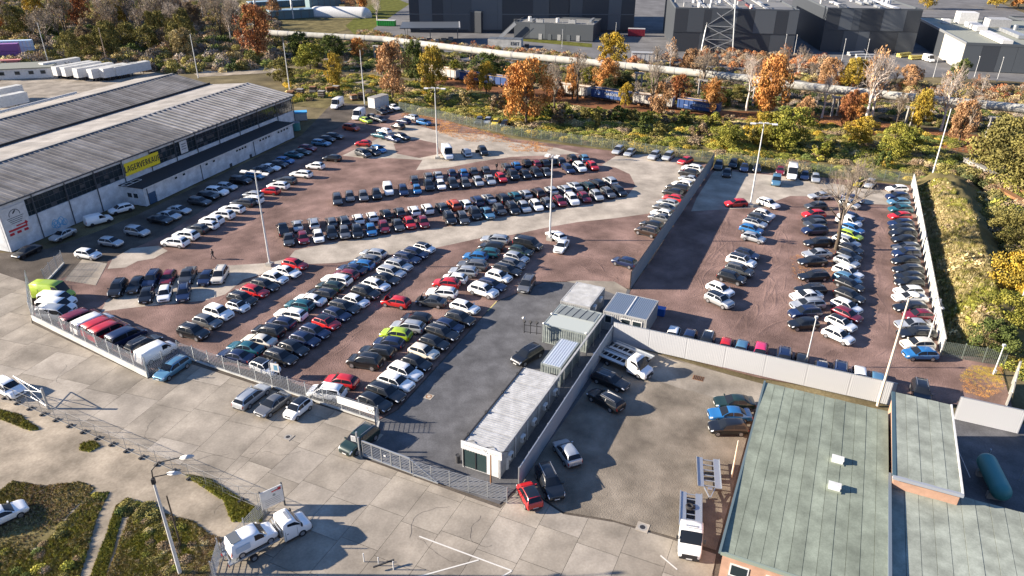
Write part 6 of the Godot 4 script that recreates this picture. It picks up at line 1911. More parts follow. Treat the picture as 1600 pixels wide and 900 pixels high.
func make_plants() -> void:
	var bush := plain_clump(3, 620, .075)
	var twig := plain_clump(4, 420, .07)
	var tuft := blade_tuft(5, 26)
	var low := plain_clump(6, 70, .2)
	# undergrowth between the fence, the cutting and the pipeline
	scatter("undergrowth", [Vector2(-65.92, -211.20), Vector2(-54.79, -221.42), Vector2(-47.07, -221.66), Vector2(-32.99, -207.51), Vector2(-19.77, -199.07), Vector2(-0.28, -181.37), Vector2(45.35, -159.98), Vector2(84.01, -145.81), Vector2(92.62, -142.80), Vector2(110.78, -176.05), Vector2(102.53, -185.23), Vector2(83.69, -192.36), Vector2(57.46, -197.03), Vector2(22.56, -207.60), Vector2(-8.22, -222.86), Vector2(-29.78, -240.70), Vector2(-43.58, -248.43), Vector2(-79.87, -262.73)], 3000, bush, .8, 2.0, .62, ["brown", "straw", "olive", "lime", "olive", "green", "lime", "yellow"], 81)
	scatter("undergrowth", [Vector2(-83.00, -272.31), Vector2(-44.61, -254.87), Vector2(-30.70, -248.87), Vector2(24.44, -227.38), Vector2(60.83, -210.24), Vector2(88.51, -205.00), Vector2(106.92, -194.31), Vector2(133.36, -176.61), Vector2(153.19, -206.83), Vector2(120.30, -220.00), Vector2(87.21, -236.74), Vector2(48.19, -262.66), Vector2(-0.61, -284.51), Vector2(-55.02, -319.80), Vector2(-102.87, -335.26)], 2600, bush, .9, 2.2, .68, ["brown", "grey", "olive", "dark", "green", "brown", "olive", "grey"], 82)
	scatter("undergrowth", [Vector2(-185.39, -254.36), Vector2(-169.14, -264.22), Vector2(-130.11, -258.60), Vector2(-107.70, -252.67), Vector2(-83.46, -267.36), Vector2(-106.08, -346.51), Vector2(-143.09, -449.84), Vector2(-382.98, -552.55)], 2800, bush, 1.2, 3.2, 1.1, ["brown", "olive", "grey", "brown", "olive", "straw", "green", "grey"], 83)
	scatter("undergrowth", [Vector2(-69.13, -336.79), Vector2(-27.17, -311.19), Vector2(-10.98, -302.58), Vector2(49.98, -273.50), Vector2(82.83, -257.10), Vector2(125.45, -230.54), Vector2(157.26, -213.04), Vector2(172.12, -235.69), Vector2(138.54, -242.28), Vector2(106.22, -251.42), Vector2(76.32, -270.78), Vector2(49.41, -277.25), Vector2(-11.31, -311.86), Vector2(-46.01, -334.17), Vector2(-72.83, -356.09)], 900, twig, .8, 2.0, 1.0, ["brown", "grey", "rust", "olive", "straw", "brown"], 84)
	scatter("undergrowth", [Vector2(53.60, -287.95), Vector2(86.26, -309.62), Vector2(121.15, -290.56), Vector2(110.99, -258.08), Vector2(76.96, -273.25)], 240, twig, 1.0, 2.4, 1.1, ["rust", "brown", "grey", "rust"], 85)
	scatter("bank_grass", [Vector2(83.24, -142.60), Vector2(86.71, -139.59), Vector2(82.62, -121.95), Vector2(69.65, -93.05), Vector2(61.91, -78.20), Vector2(56.47, -79.35)], 11000, tuft, .3, .7, 1.0, ["straw", "straw", "olive", "straw", "lime"], 86, -.02, true)
	scatter("bank_scrub", [Vector2(83.24, -142.60), Vector2(86.71, -139.59), Vector2(82.62, -121.95), Vector2(69.65, -93.05), Vector2(61.91, -78.20), Vector2(56.47, -79.35)], 420, low, .3, 1.0, .8, ["straw", "olive", "straw", "lime", "brown"], 109, -.1, true)
	scatter("undergrowth", [Vector2(95.29, -155.51), Vector2(126.93, -166.81), Vector2(87.76, -104.01), Vector2(78.74, -99.37), Vector2(83.46, -113.97), Vector2(87.02, -128.99), Vector2(88.28, -139.63)], 560, bush, .9, 2.2, 1.0, ["olive", "brown", "lime", "dark", "straw", "olive"], 87)
	scatter("undergrowth", [Vector2(69.00, -96.05), Vector2(75.26, -99.32), Vector2(86.21, -101.70), Vector2(65.08, -66.99), Vector2(61.63, -71.99), Vector2(61.56, -77.60), Vector2(64.46, -85.63)], 160, bush, .8, 1.7, 1.0, ["lime", "olive", "green", "yellow", "lime"], 88)
	scatter("ditch_scrub", [Vector2(90.91, -139.68), Vector2(88.74, -129.02), Vector2(84.05, -111.33), Vector2(78.37, -97.23), Vector2(64.03, -79.14), Vector2(67.89, -87.43), Vector2(74.57, -101.51), Vector2(83.67, -122.58)], 260, bush, .6, 1.3, .8, ["dark", "dark", "brown"], 89, -.8)  # mostly dark tints: the shade behind the bank put into the foliage
	# rough grass at bottom left
	for e in [[[Vector2(-49.95, -50.85), Vector2(-48.96, -54.15), Vector2(-45.42, -53.47), Vector2(-42.38, -54.21), Vector2(-40.36, -53.34), Vector2(-41.10, -50.12), Vector2(-41.27, -46.26), Vector2(-43.30, -44.95), Vector2(-46.44, -45.49)], 2200, ["olive", "brown", "straw", "olive"]], [[Vector2(-46.34, -45.35), Vector2(-41.41, -45.54), Vector2(-40.53, -52.47), Vector2(-38.74, -52.83), Vector2(-38.23, -49.18), Vector2(-35.89, -41.53), Vector2(-52, -30)], 4200, ["olive", "lime", "olive", "straw", "green"]], [[Vector2(-35.33, -42.50), Vector2(-37.21, -50.98), Vector2(-36.60, -51.99), Vector2(-35.95, -49.36), Vector2(-34.05, -42.52)], 900, ["olive", "lime", "green"]], [[Vector2(-33.83, -42.52), Vector2(-35.44, -50.17), Vector2(-35.42, -51.41), Vector2(-33.24, -50.19), Vector2(-29.31, -49.03), Vector2(-25.71, -46.40), Vector2(-25.45, -42.26)], 5200, ["straw", "brown", "straw", "olive", "lime"]], [[Vector2(-32.40, -55.22), Vector2(-29.52, -54.34), Vector2(-23.10, -50.29), Vector2(-22.96, -49.09), Vector2(-25.67, -49.06), Vector2(-27.33, -51.74)], 1500, ["lime", "lime", "olive"]], [[Vector2(-57.44, -65.59), Vector2(-54.73, -64.69), Vector2(-50.91, -62.04), Vector2(-52.08, -62.03), Vector2(-56.35, -63.87)], 400, ["lime", "olive"]], [[Vector2(-45.28, -59.77), Vector2(-44.26, -60.41), Vector2(-43.06, -59.39), Vector2(-43.71, -58.57), Vector2(-44.87, -58.76)], 120, ["lime", "olive"]]]:
		scatter("rough_grass_tufts", e[0], int(e[1] * 2.0), tuft, .09, .26, .9, e[2], 90 + int(e[1]), .0)
	scatter("weeds", [Vector2(-46.34, -45.35), Vector2(-41.41, -45.54), Vector2(-40.53, -52.47), Vector2(-38.74, -52.83), Vector2(-38.23, -49.18), Vector2(-35.89, -41.53), Vector2(-52, -30)], 90, bush, .25, .7, .8, ["olive", "lime", "brown", "green"], 101, -.05)
	scatter("weeds", [Vector2(-33.83, -42.52), Vector2(-35.44, -50.17), Vector2(-35.42, -51.41), Vector2(-33.24, -50.19), Vector2(-29.31, -49.03), Vector2(-25.71, -46.40), Vector2(-25.45, -42.26)], 90, bush, .25, .6, .8, ["straw", "brown", "olive", "lime"], 102, -.05)
	scatter("weeds", [Vector2(-36.81, -50.16), Vector2(-35.92, -51.83), Vector2(-32.76, -50.20), Vector2(-33.23, -49.23)], 26, bush, .4, .8, .9, ["green", "olive"], 103, -.05)
	# fallen leaves
	var lf := plain_clump(9, 16, .16)
	scatter("fallen_leaves", [Vector2(-31.08, -201.62), Vector2(-19.46, -195.60), Vector2(-1.88, -178.96), Vector2(-0.25, -173.31), Vector2(-9.63, -173.08), Vector2(-16.33, -178.59), Vector2(-25.83, -190.73), Vector2(-30.30, -195.99)], 1500, lf, .25, .5, .12, ["orange", "rust", "orange"], 104, .02)
	scatter("fallen_leaves", [Vector2(-1.81, -173.27), Vector2(4.49, -175.67), Vector2(10.44, -168.18), Vector2(7.28, -165.01), Vector2(-0.23, -165.85)], 420, lf, .25, .5, .12, ["orange", "rust", "orange"], 105, .02)
	scatter("fallen_leaves", [Vector2(54.93, -73.80), Vector2(57.62, -75.80), Vector2(61.15, -75.56), Vector2(58.51, -70.64), Vector2(55.33, -69.08), Vector2(53.40, -70.32)], 700, lf, .15, .3, .1, ["orange", "orange", "yellow"], 106, .02)
	scatter("fallen_leaves", [Vector2(45.78, -108.15), Vector2(53.87, -111.34), Vector2(50.02, -98.93), Vector2(43.41, -99.70)], 260, lf, .15, .3, .1, ["orange", "rust"], 107, .02)
	scatter("fallen_leaves", [Vector2(60.72, -202.76), Vector2(86.30, -199.21), Vector2(103.75, -187.75), Vector2(128.30, -168.91), Vector2(122.98, -160.79), Vector2(100.76, -181.57), Vector2(83.19, -191.04), Vector2(59.22, -197.07)], 1300, lf, .5, 1.0, .1, ["rust", "rust", "orange", "brown"], 108, -.05)
	# trees one can tell apart
	var T := [
		[Vector2(-98.09, -287.54), 19, 7.5, "rust", "big rust brown tree at the left end of the pipeline"],
		[Vector2(-56.17, -232.13), 11, 3.2, "yellow", "narrow yellow orange birch left of the white van corner"],
		[Vector2(-35.87, -216.95), 17, 5.2, "peach", "tall peach coloured birch behind the white container"],
		[Vector2(-58.94, -283.60), 8, 3.4, "orange", "small orange leaved tree under the pipeline"],
		[Vector2(-24.20, -222.37), 15, 4.6, "yellow", "yellow topped tree left of the lamp mast's head"],
		[Vector2(-31.86, -240.63), 14, 4.6, "green", "dark green tree between the peach birch and the yellow tree"],
		[Vector2(3.42, -189.56), 17.5, 7.2, "orange", "large bright orange tree at the corner of the far fence"],
		[Vector2(35.78, -266.90), 13, 6.2, "yellow", "drooping golden tree beyond the pipeline beside the white hut"],
		[Vector2(29.46, -234.88), 9.5, 5.0, "orange", "orange tree in front of the pipeline above the blue wagon"],
		[Vector2(70.69, -200.18), 17, 5.6, "orange", "orange tree crossing the pipeline right of centre"],
		[Vector2(62.34, -263.16), 8, 3.8, "peach", "thin peach tree beside the lattice pylon foot"],
		[Vector2(103.47, -243.11), 9, 4.2, "peach", "tan tree just beyond the pipeline by the far street light"],
		[Vector2(109.97, -239.40), 9.5, 4.6, "yellow", "golden tree beyond the pipeline before the excavator"],
		[Vector2(115.47, -241.53), 8, 3.6, "orange", "small orange tree right of the golden one"],
		[Vector2(127.14, -236.13), 8, 4.0, "peach", "pinkish tan tree beyond the pipeline near the white van"],
		[Vector2(148.47, -246.61), 8, 3.5, "green", "small dark conifer by the plant hall corner"],
		[Vector2(-222.83, -357.16), 16, 5.0, "yellow", "bright yellow column of a tree at the top left"],
		[Vector2(-205.24, -358.02), 18, 9.0, "rust", "broad orange red tree at the top left"],
		[Vector2(-189.88, -367.41), 17, 7.0, "yellow", "yellow green tree at the top left beside the broad orange red one"],
		[Vector2(-213.91, -326.63), 14, 8.0, "olive", "olive yellow tree at the top left edge"],
		[Vector2(-232.61, -344.49), 15, 5.0, "orange", "orange tree cut by the left edge"],
		[Vector2(-174.06, -391.63), 15, 6.0, "rust", "dull brown orange tree in the top left wood"],
		[Vector2(-123.05, -394.33), 11, 4.0, "peach", "tan tree behind the white gantry"],
		[Vector2(-88.72, -417.22), 15, 4.5, "peach", "tan roadside tree beside the silo building"],
		[Vector2(-83.91, -428.84), 14, 4.0, "orange", "orange roadside tree beside the far road"],
		[Vector2(292.75, -469.31), 15, 9.0, "yellow", "golden tree left of pair behind the plant hall"],
		[Vector2(302.30, -463.36), 15, 8.0, "orange", "orange tree right of pair behind the plant hall"],
		[Vector2(246.09, -460.08), 13, 6.0, "yellow", "yellow tree between the two far halls"],
		[Vector2(106.32, -151.32), 13, 9.0, "olive", "broad olive tan tree at the right edge above the beams"],
		[Vector2(103.83, -139.94), 12, 8.0, "olive", "tan brown tree at the right edge beside the steel beams"],
		[Vector2(73.90, -93.12), 8.5, 5.0, "yellow", "yellow tree at the right edge beside the white pole"],
		[Vector2(66.35, -83.96), 6, 4.4, "lime", "yellow green tree beside the grey gate frame at right"],
		[Vector2(61.01, -78.19), 5, 3.4, "green", "green bushy tree behind the fence at the lot corner"],
		[Vector2(84.60, -111.34), 7, 5.0, "olive", "tan bush tree right of the dark ditch"],
		[Vector2(88.78, -162.92), 8, 5.0, "lime", "yellow green tree behind the far right fence"],
		[Vector2(65.46, -169.50), 10, 7.5, "lime", "broad yellow green tree behind the right lamp mast"],
		[Vector2(60.25, -172.60), 8, 4.5, "yellow", "yellow tree just left of the right lamp mast"],
		[Vector2(51.25, -169.16), 6, 4.6, "lime", "lime green bush tree behind the end of the dividing wall"],
		[Vector2(-9.01, -245.44), 9, 5.5, "green", "green tree under the pipeline left of the orange tree"],
		[Vector2(-72.01, -263.01), 9, 6.0, "lime", "lime green bush tree left of the small yellow birch"],
		[Vector2(-82.01, -288.17), 9, 6.0, "green", "dark green tree under the left end of the pipeline"],
		[Vector2(-68.58, -283.23), 9, 6.0, "green", "green tree under the pipeline above the small yellow birch"],
		[Vector2(-75.97, -241.16), 7, 5.0, "olive", "olive bush tree beyond the far hall corner"],
		[Vector2(84.51, -173.19), 7, 4.5, "yellow", "yellow tree behind the fence above the yellow car"],
	]
	var r0 := RandomNumberGenerator.new()
	r0.seed = 55
	for e in T:
		tree(e[0], e[1] * .9, e[2] * .95, e[3], e[4])
	var Bt := [
		[Vector2(54.31, -110.83), 15.5, .72, "", "bare grey tree standing among the cars in the right lot", false],
		[Vector2(11.44, -201.37), 14, .62, "", "dark bare tree left of the blue goods wagons", false],
		[Vector2(19.07, -216.96), 14, .62, "brown", "bare brown tree in front of the pipeline over the blue wagon", false],
		[Vector2(38.70, -202.14), 15, .6, "", "dark bare tree standing before the grey ribbed wagon", false],
		[Vector2(57.49, -223.16), 14, .8, "brown", "spreading bare tree with a prop below the pylon", false],
		[Vector2(55.26, -262.91), 11, .55, "peach", "thin pale birch beyond the pipeline left of the pylon", true],
		[Vector2(66.69, -207.36), 15, .5, "", "slender bare birch left of the orange tree", true],
		[Vector2(85.23, -199.18), 12, .45, "", "slender bare birch left of the concrete trestle", true],
		[Vector2(95.02, -193.99), 19, .5, "peach", "white stemmed birch, left of the leaning pair", true],
		[Vector2(97.01, -195.38), 18, .5, "peach", "white stemmed birch, right of the leaning pair", true],
		[Vector2(111.59, -186.70), 15, .7, "peach", "bare birch crossing the pipeline at right", true],
		[Vector2(114.97, -180.75), 11, .7, "", "bare grey tree below the pipeline at right", false],
		[Vector2(100.49, -259.95), 10, .7, "", "bare grey tree by the pair of far street lights", false],
		[Vector2(95.65, -264.35), 9, .8, "rust", "reddish bare tree before the dark hall corner", false],
		[Vector2(102.17, -191.54), 9, .6, "brown", "bare brown tree left of the white pole", false],
		[Vector2(-14.75, -274.85), 8, .8, "rust", "reddish brown bare tree above the pipeline before the canopy", false],
		[Vector2(-66.76, -373.55), 14, .45, "", "pale bare birch beside the far road bend", true],
	]
	for e in Bt:
		tree(e[0], e[1], e[2], e[3], e[4], "", true, e[5])
	var gold := [["orange", "orange"], ["yellow", "golden"], ["peach", "tan"], ["rust", "rusty"]]
	for k in 15:
		var px: Vector2 = Vector2(-20.64, -231.41).lerp(Vector2(119.10, -174.04), (k + r0.randf()) / 15.0) + Vector2(0, r0.randf_range(-12, 6))
		var c: Array = gold[k % 4]
		tree(px, r0.randf_range(6, 10), r0.randf_range(2.2, 3.6), c[0], c[1] + " autumn tree in the cutting between the fence and the pipeline", c[1] + " trees in the cutting")
	for k in 16:
		var px: Vector2 = Vector2(-0.34, -202.49).lerp(Vector2(56.77, -187.78), (k + r0.randf()) / 16.0)
		shrub(px, r0.randf_range(2.4, 4.2), r0.randf_range(2, 3.4), ["green", "olive", "lime", "brown"][k % 4], "tall shrub just in front of the goods wagons", "shrubs before the goods wagons")
	# trees of the wood at top left that nothing tells apart
	var r := RandomNumberGenerator.new()
	r.seed = 77
	for k in 46:
		var px: Vector2 = Vector2(-203.87, -310.12).lerp(Vector2(-102.27, -314.46), r.randf()).lerp(Vector2(-207.71, -452.42), r.randf() * .8)
		px += Vector2(r.randf_range(-30, 30), r.randf_range(-20, 20))
		tree(px, r.randf_range(11, 17), .75, ["brown", "grey", "", "olive"][r.randi() % 4], "brown half-bare tree in the wood at the top left", "trees of the top left wood", true, r.randf() < .2)
	for k in 26:
		var px: Vector2 = Vector2(-183.24, -268.56).lerp(Vector2(-89.03, -278.47), r.randf()).lerp(Vector2(-187.51, -390.92), r.randf() * .8)
		tree(px + Vector2(r.randf_range(-20, 20), r.randf_range(-15, 15)), r.randf_range(7, 12), r.randf_range(3.2, 5), ["olive", "brown", "straw", "olive", "green"][r.randi() % 5], "dull green tree in the wood at the top left", "leafy trees of the top left wood")
	for k in 22:
		var px: Vector2 = Vector2(-38.25, -273.98).lerp(Vector2(136.90, -192.47), (k + r.randf()) / 22.0)
		tree(px + Vector2(0, r.randf_range(-4, 14)), r.randf_range(4, 7), .8, ["brown", "olive", "grey", ""][r.randi() % 4], "half-bare brown tree in the scrub along the pipeline", "scrub trees along the pipeline", true, r.randf() < .15)
	for k in 16:
		var px: Vector2 = Vector2(-32.87, -268.01).lerp(Vector2(72.57, -218.56), (k + r.randf()) / 16.0)
		tree(px + Vector2(0, r.randf_range(0, 14)), r.randf_range(3.5, 6), r.randf_range(2.0, 3.4), ["green", "olive", "green", "lime", "dark"][r.randi() % 5], "green tree in the scrub along the pipeline", "green trees along the pipeline")
	for k in 16:
		var px: Vector2 = Vector2(51.81, -277.34).lerp(Vector2(157.62, -219.46), (k + r.randf()) / 16.0)
		tree(px + Vector2(0, r.randf_range(-4, 4)), r.randf_range(5, 8), .8, ["rust", "brown", "peach", "grey"][r.randi() % 4], "low reddish tree in the strip beyond the pipeline", "low trees beyond the pipeline", true, r.randf() < .3)
	for k in 18:
		var px: Vector2 = Vector2(-29.90, -209.14).lerp(Vector2(85.36, -152.61), (k + r.randf()) / 18.0)
		shrub(px + Vector2(0, r.randf_range(-8, -1)), r.randf_range(3, 5), r.randf_range(1.8, 3.4), ["olive", "lime", "straw", "green", "brown"][r.randi() % 5], "bushy shrub behind the far green fence", "shrubs behind the far fence")

# ---------------------------------------------------------------- people
func figure_mesh(j: Dictionary, cell: float) -> ArrayMesh:
	# one smooth surface round tapered bones, by surface nets
	var bones := [["hip", "chest", .15, .17], ["chest", "neck", .15, .07], ["neck", "head", .06, .07], ["head", "crown", .095, .10], ["sl", "sr", .085, .085], ["hl", "hr", .12, .12], ["sl", "el", .062, .05], ["el", "wl", .048, .036], ["sr", "er", .062, .05], ["er", "wr", .048, .036], ["wl", "pl", .032, .036], ["wr", "pr", .032, .036], ["hl", "kl", .095, .065], ["kl", "al", .062, .045], ["hr", "kr", .095, .065], ["kr", "ar", .062, .045], ["al", "tl", .05, .042], ["ar", "tr", .05, .042], ["head", "nose", .05, .018]]
	var lo := Vector3(9, 9, 9)
	var hi := -lo
	for k in j:
		lo = lo.min(j[k])
		hi = hi.max(j[k])
	lo -= Vector3.ONE * .24
	hi += Vector3.ONE * .24
	var n := Vector3i(((hi - lo) / cell).ceil())
	var f := PackedFloat32Array()
	f.resize(n.x * n.y * n.z)
	f.fill(1.0)
	for b in bones:
		var a: Vector3 = j[b[0]]
		var e: Vector3 = j[b[1]]
		var m: float = maxf(b[2], b[3]) + .12
		var i0 := Vector3i(((a.min(e) - Vector3.ONE * m - lo) / cell).floor()).clamp(Vector3i.ZERO, n - Vector3i.ONE)
		var i1 := Vector3i(((a.max(e) + Vector3.ONE * m - lo) / cell).ceil()).clamp(Vector3i.ZERO, n - Vector3i.ONE)
		var d := e - a
		var dd := maxf(d.length_squared(), .00001)
		for z in range(i0.z, i1.z + 1):
			for y in range(i0.y, i1.y + 1):
				for x in range(i0.x, i1.x + 1):
					var p := lo + Vector3(x, y, z) * cell
					var t := clampf((p - a).dot(d) / dd, 0, 1)
					var v := p.distance_to(a + d * t) - lerpf(b[2], b[3], t)
					var id := (z * n.y + y) * n.x + x
					var o := f[id]
					var h := clampf(.5 + .5 * (o - v) / .04, 0, 1)
					f[id] = lerpf(o, v, h) - .04 * h * (1 - h)
	var vid := {}
	var vs := PackedVector3Array()
	var off := [Vector3i(0, 0, 0), Vector3i(1, 0, 0), Vector3i(0, 1, 0), Vector3i(1, 1, 0), Vector3i(0, 0, 1), Vector3i(1, 0, 1), Vector3i(0, 1, 1), Vector3i(1, 1, 1)]
	var edges := [[0, 1], [2, 3], [4, 5], [6, 7], [0, 2], [1, 3], [4, 6], [5, 7], [0, 4], [1, 5], [2, 6], [3, 7]]
	var val := func(c: Vector3i) -> float: return f[(c.z * n.y + c.y) * n.x + c.x]
	for z in n.z - 1:
		for y in n.y - 1:
			for x in n.x - 1:
				var id0 := (z * n.y + y) * n.x + x
				if f[id0] > .12:
					continue
				var c := Vector3i(x, y, z)
				var vals := []
				var neg := 0
				for o in off:
					var q: float = val.call(c + o)
					vals.append(q)
					if q < 0:
						neg += 1
				if neg == 0 or neg == 8:
					continue
				var s := Vector3.ZERO
				var k := 0
				for e in edges:
					if (vals[e[0]] < 0) != (vals[e[1]] < 0):
						var t: float = vals[e[0]] / (vals[e[0]] - vals[e[1]])
						s += Vector3(off[e[0]]).lerp(Vector3(off[e[1]]), t)
						k += 1
				vid[c] = vs.size()
				vs.append(lo + (Vector3(c) + s / k) * cell)
	var st := tool()
	var skin := Color(.45, .28, .2)
	for c in vid:
		for ax in 3:
			var u := Vector3i.ZERO
			u[ax] = 1
			var a: float = val.call(c)
			var b: float = val.call(c + u)
			if (a < 0) == (b < 0):
				continue
			var p := Vector3i.ZERO
			var q := Vector3i.ZERO
			p[(ax + 1) % 3] = 1
			q[(ax + 2) % 3] = 1
			var ids := [c, c - p, c - p - q, c - q]
			if ids.any(func(w): return not vid.has(w)):
				continue
			var order := [0, 1, 2, 0, 2, 3] if a > 0 else [0, 2, 1, 0, 3, 2]
			for w in order:
				var pos: Vector3 = vs[vid[ids[w]]]
				var col := Color(.012, .013, .018)
				if pos.distance_to(j.head + Vector3(0, .06, 0)) < .17 and pos.z * 0 + pos.y < j.crown.y + .02 and pos.y > j.neck.y + .03 or pos.distance_to(j.pl) < .055 or pos.distance_to(j.pr) < .055:
					col = skin
				elif pos.y < j.hip.y - .05:
					col = Color(.02, .024, .04)
				st.set_color(col)
				st.set_smooth_group(0)
				st.add_vertex(pos)
	# fingers and a thumb on each hand
	st.index()
	st.generate_normals()
	return st.commit()

func hand_mesh(base: Vector3, dir: Vector3, side: Vector3) -> ArrayMesh:
	var st := tool()
	var front := dir.cross(side).normalized()
	for k in 4:
		var o := base + side * (k - 1.5) * .019 + dir * .02
		var l: float = [.062, .072, .068, .052][k]
		var mid := o + dir * l * .55
		limb(st, o, mid, .009, .0085, 6)
		limb(st, mid, mid + (dir + front * .6).normalized() * l * .5, .0085, .006, 6)
	var th := base + side * .034 - dir * .01
	limb(st, th, th + (dir * .7 + side * .7).normalized() * .05, .011, .008, 6)
	return st.commit()

func person(label: String, at: Vector2, deg: float, stride: float) -> void:
	var o := thing("person", label, "person", Vector3(at.x, .02, at.y), deg_to_rad(deg))
	var s := stride
	var j := {"hip": Vector3(0, .95, 0), "chest": Vector3(.04, 1.28, 0), "neck": Vector3(.05, 1.5, 0), "head": Vector3(.08, 1.6, 0), "crown": Vector3(.075, 1.68, 0), "nose": Vector3(.185, 1.6, 0), "sl": Vector3(.04, 1.42, .19), "sr": Vector3(.04, 1.42, -.19), "hl": Vector3(0, .93, .09), "hr": Vector3(0, .93, -.09), "el": Vector3(-.16 * s, 1.14, .24), "wl": Vector3(-.14 * s + .06, .9, .24), "pl": Vector3(-.12 * s + .09, .83, .23), "er": Vector3(.16 * s, 1.14, -.24), "wr": Vector3(.3 * s, .93, -.23), "pr": Vector3(.34 * s, .87, -.22), "kl": Vector3(.24 * s, .52, .1), "al": Vector3(.34 * s, .09, .1), "tl": Vector3(.34 * s + .16, .06, .11), "kr": Vector3(-.06 * s, .5, -.1), "ar": Vector3(-.38 * s, .14, -.1), "tr": Vector3(-.38 * s + .15, .06, -.11)}
	var m := mat(Color.WHITE, .85, 0.0, "cloth")
	m.vertex_color_use_as_albedo = true
	put("body", figure_mesh(j, .026), m, o)
	var sm := mat(lin(.45, .28, .2), .6)
	put("hand", hand_mesh(j.pl, (j.pl - j.wl).normalized(), Vector3(0, 0, -1)), sm, o)
	put("hand", hand_mesh(j.pr, (j.pr - j.wr).normalized(), Vector3(0, 0, 1)), sm, o)
	var hm := SphereMesh.new()
	hm.radius = .118
	hm.height = .22
	hm.radial_segments = 14
	hm.rings = 8
	put("hair", hm, mat(lin(.02, .014, .01), .8), o, j.head + Vector3(-.035, .065, 0))
	for q in [.035, -.035]:
		box("eye", j.head + Vector3(.092, .03, q), Vector3(.012, .014, .022), M.black, o)
	box("mouth", j.head + Vector3(.09, -.05, 0), Vector3(.012, .01, .045), mat(lin(.3, .1, .09), .6), o)
	for q in [.1, -.1]:
		box("ear", j.head + Vector3(0, .0, q), Vector3(.04, .06, .02), sm, o)
func _ready() -> void:
	rng.seed = 20
	# camera
	var cam := Camera3D.new()
	cam.name = "camera"
	cam.fov = rad_to_deg(2.0 * atan(450.0 / 1130.0))
	cam.near = .5
	cam.far = 6000
	cam.transform = Transform3D(Basis(Vector3.RIGHT, deg_to_rad(-27.5)) * Basis(Vector3.BACK, deg_to_rad(.4)), Vector3(0, 50, 0))
	add_child(cam)
	cam.current = true
	# sky and air
	var env := Environment.new()
	var sm := ProceduralSkyMaterial.new()
	sm.sky_top_color = Color(.34, .48, .70)
	sm.sky_horizon_color = Color(.80, .84, .88)
	sm.sky_curve = .12
	sm.ground_bottom_color = Color(.35, .32, .28)
	sm.ground_horizon_color = Color(.62, .64, .66)
	sm.energy_multiplier = 1.0
	var sky := Sky.new()
	sky.sky_material = sm
	env.background_mode = Environment.BG_SKY
	env.sky = sky
	env.background_energy_multiplier = .47
	env.tonemap_mode = Environment.TONE_MAPPER_LINEAR
	env.tonemap_exposure = 3.15
	env.sdfgi_enabled = true
	env.ssao_enabled = true
	env.ssil_enabled = true
	var we := WorldEnvironment.new()
	we.name = "world"
	we.environment = env
	add_child(we)
	# low autumn sun from the left
	var sun := DirectionalLight3D.new()
	sun.name = "sun"
	sun.light_energy = 1.6
	sun.light_color = Color(1.0, .945, .875)
	sun.light_angular_distance = .5
	sun.shadow_enabled = true
	sun.transform = Transform3D(Basis.looking_at(Vector3(cos(deg_to_rad(20.0)), -sin(deg_to_rad(20.0)), .0), Vector3.UP), Vector3(0, 80, 0))
	add_child(sun)
	make_materials()
	make_ground()
	make_ruts()
	make_hall()
	make_containers()
	make_green_roof()
	make_far()
	make_boundaries()
	make_masts()
	make_cars()
	make_trucks()
	person("person in dark clothes walking across the red gravel", Vector2(-48.10, -105.37), 200, 1.0)
	person("person in dark clothes standing between rows of parked cars", Vector2(-3.52, -151.54), -90, .15)
	make_plants()

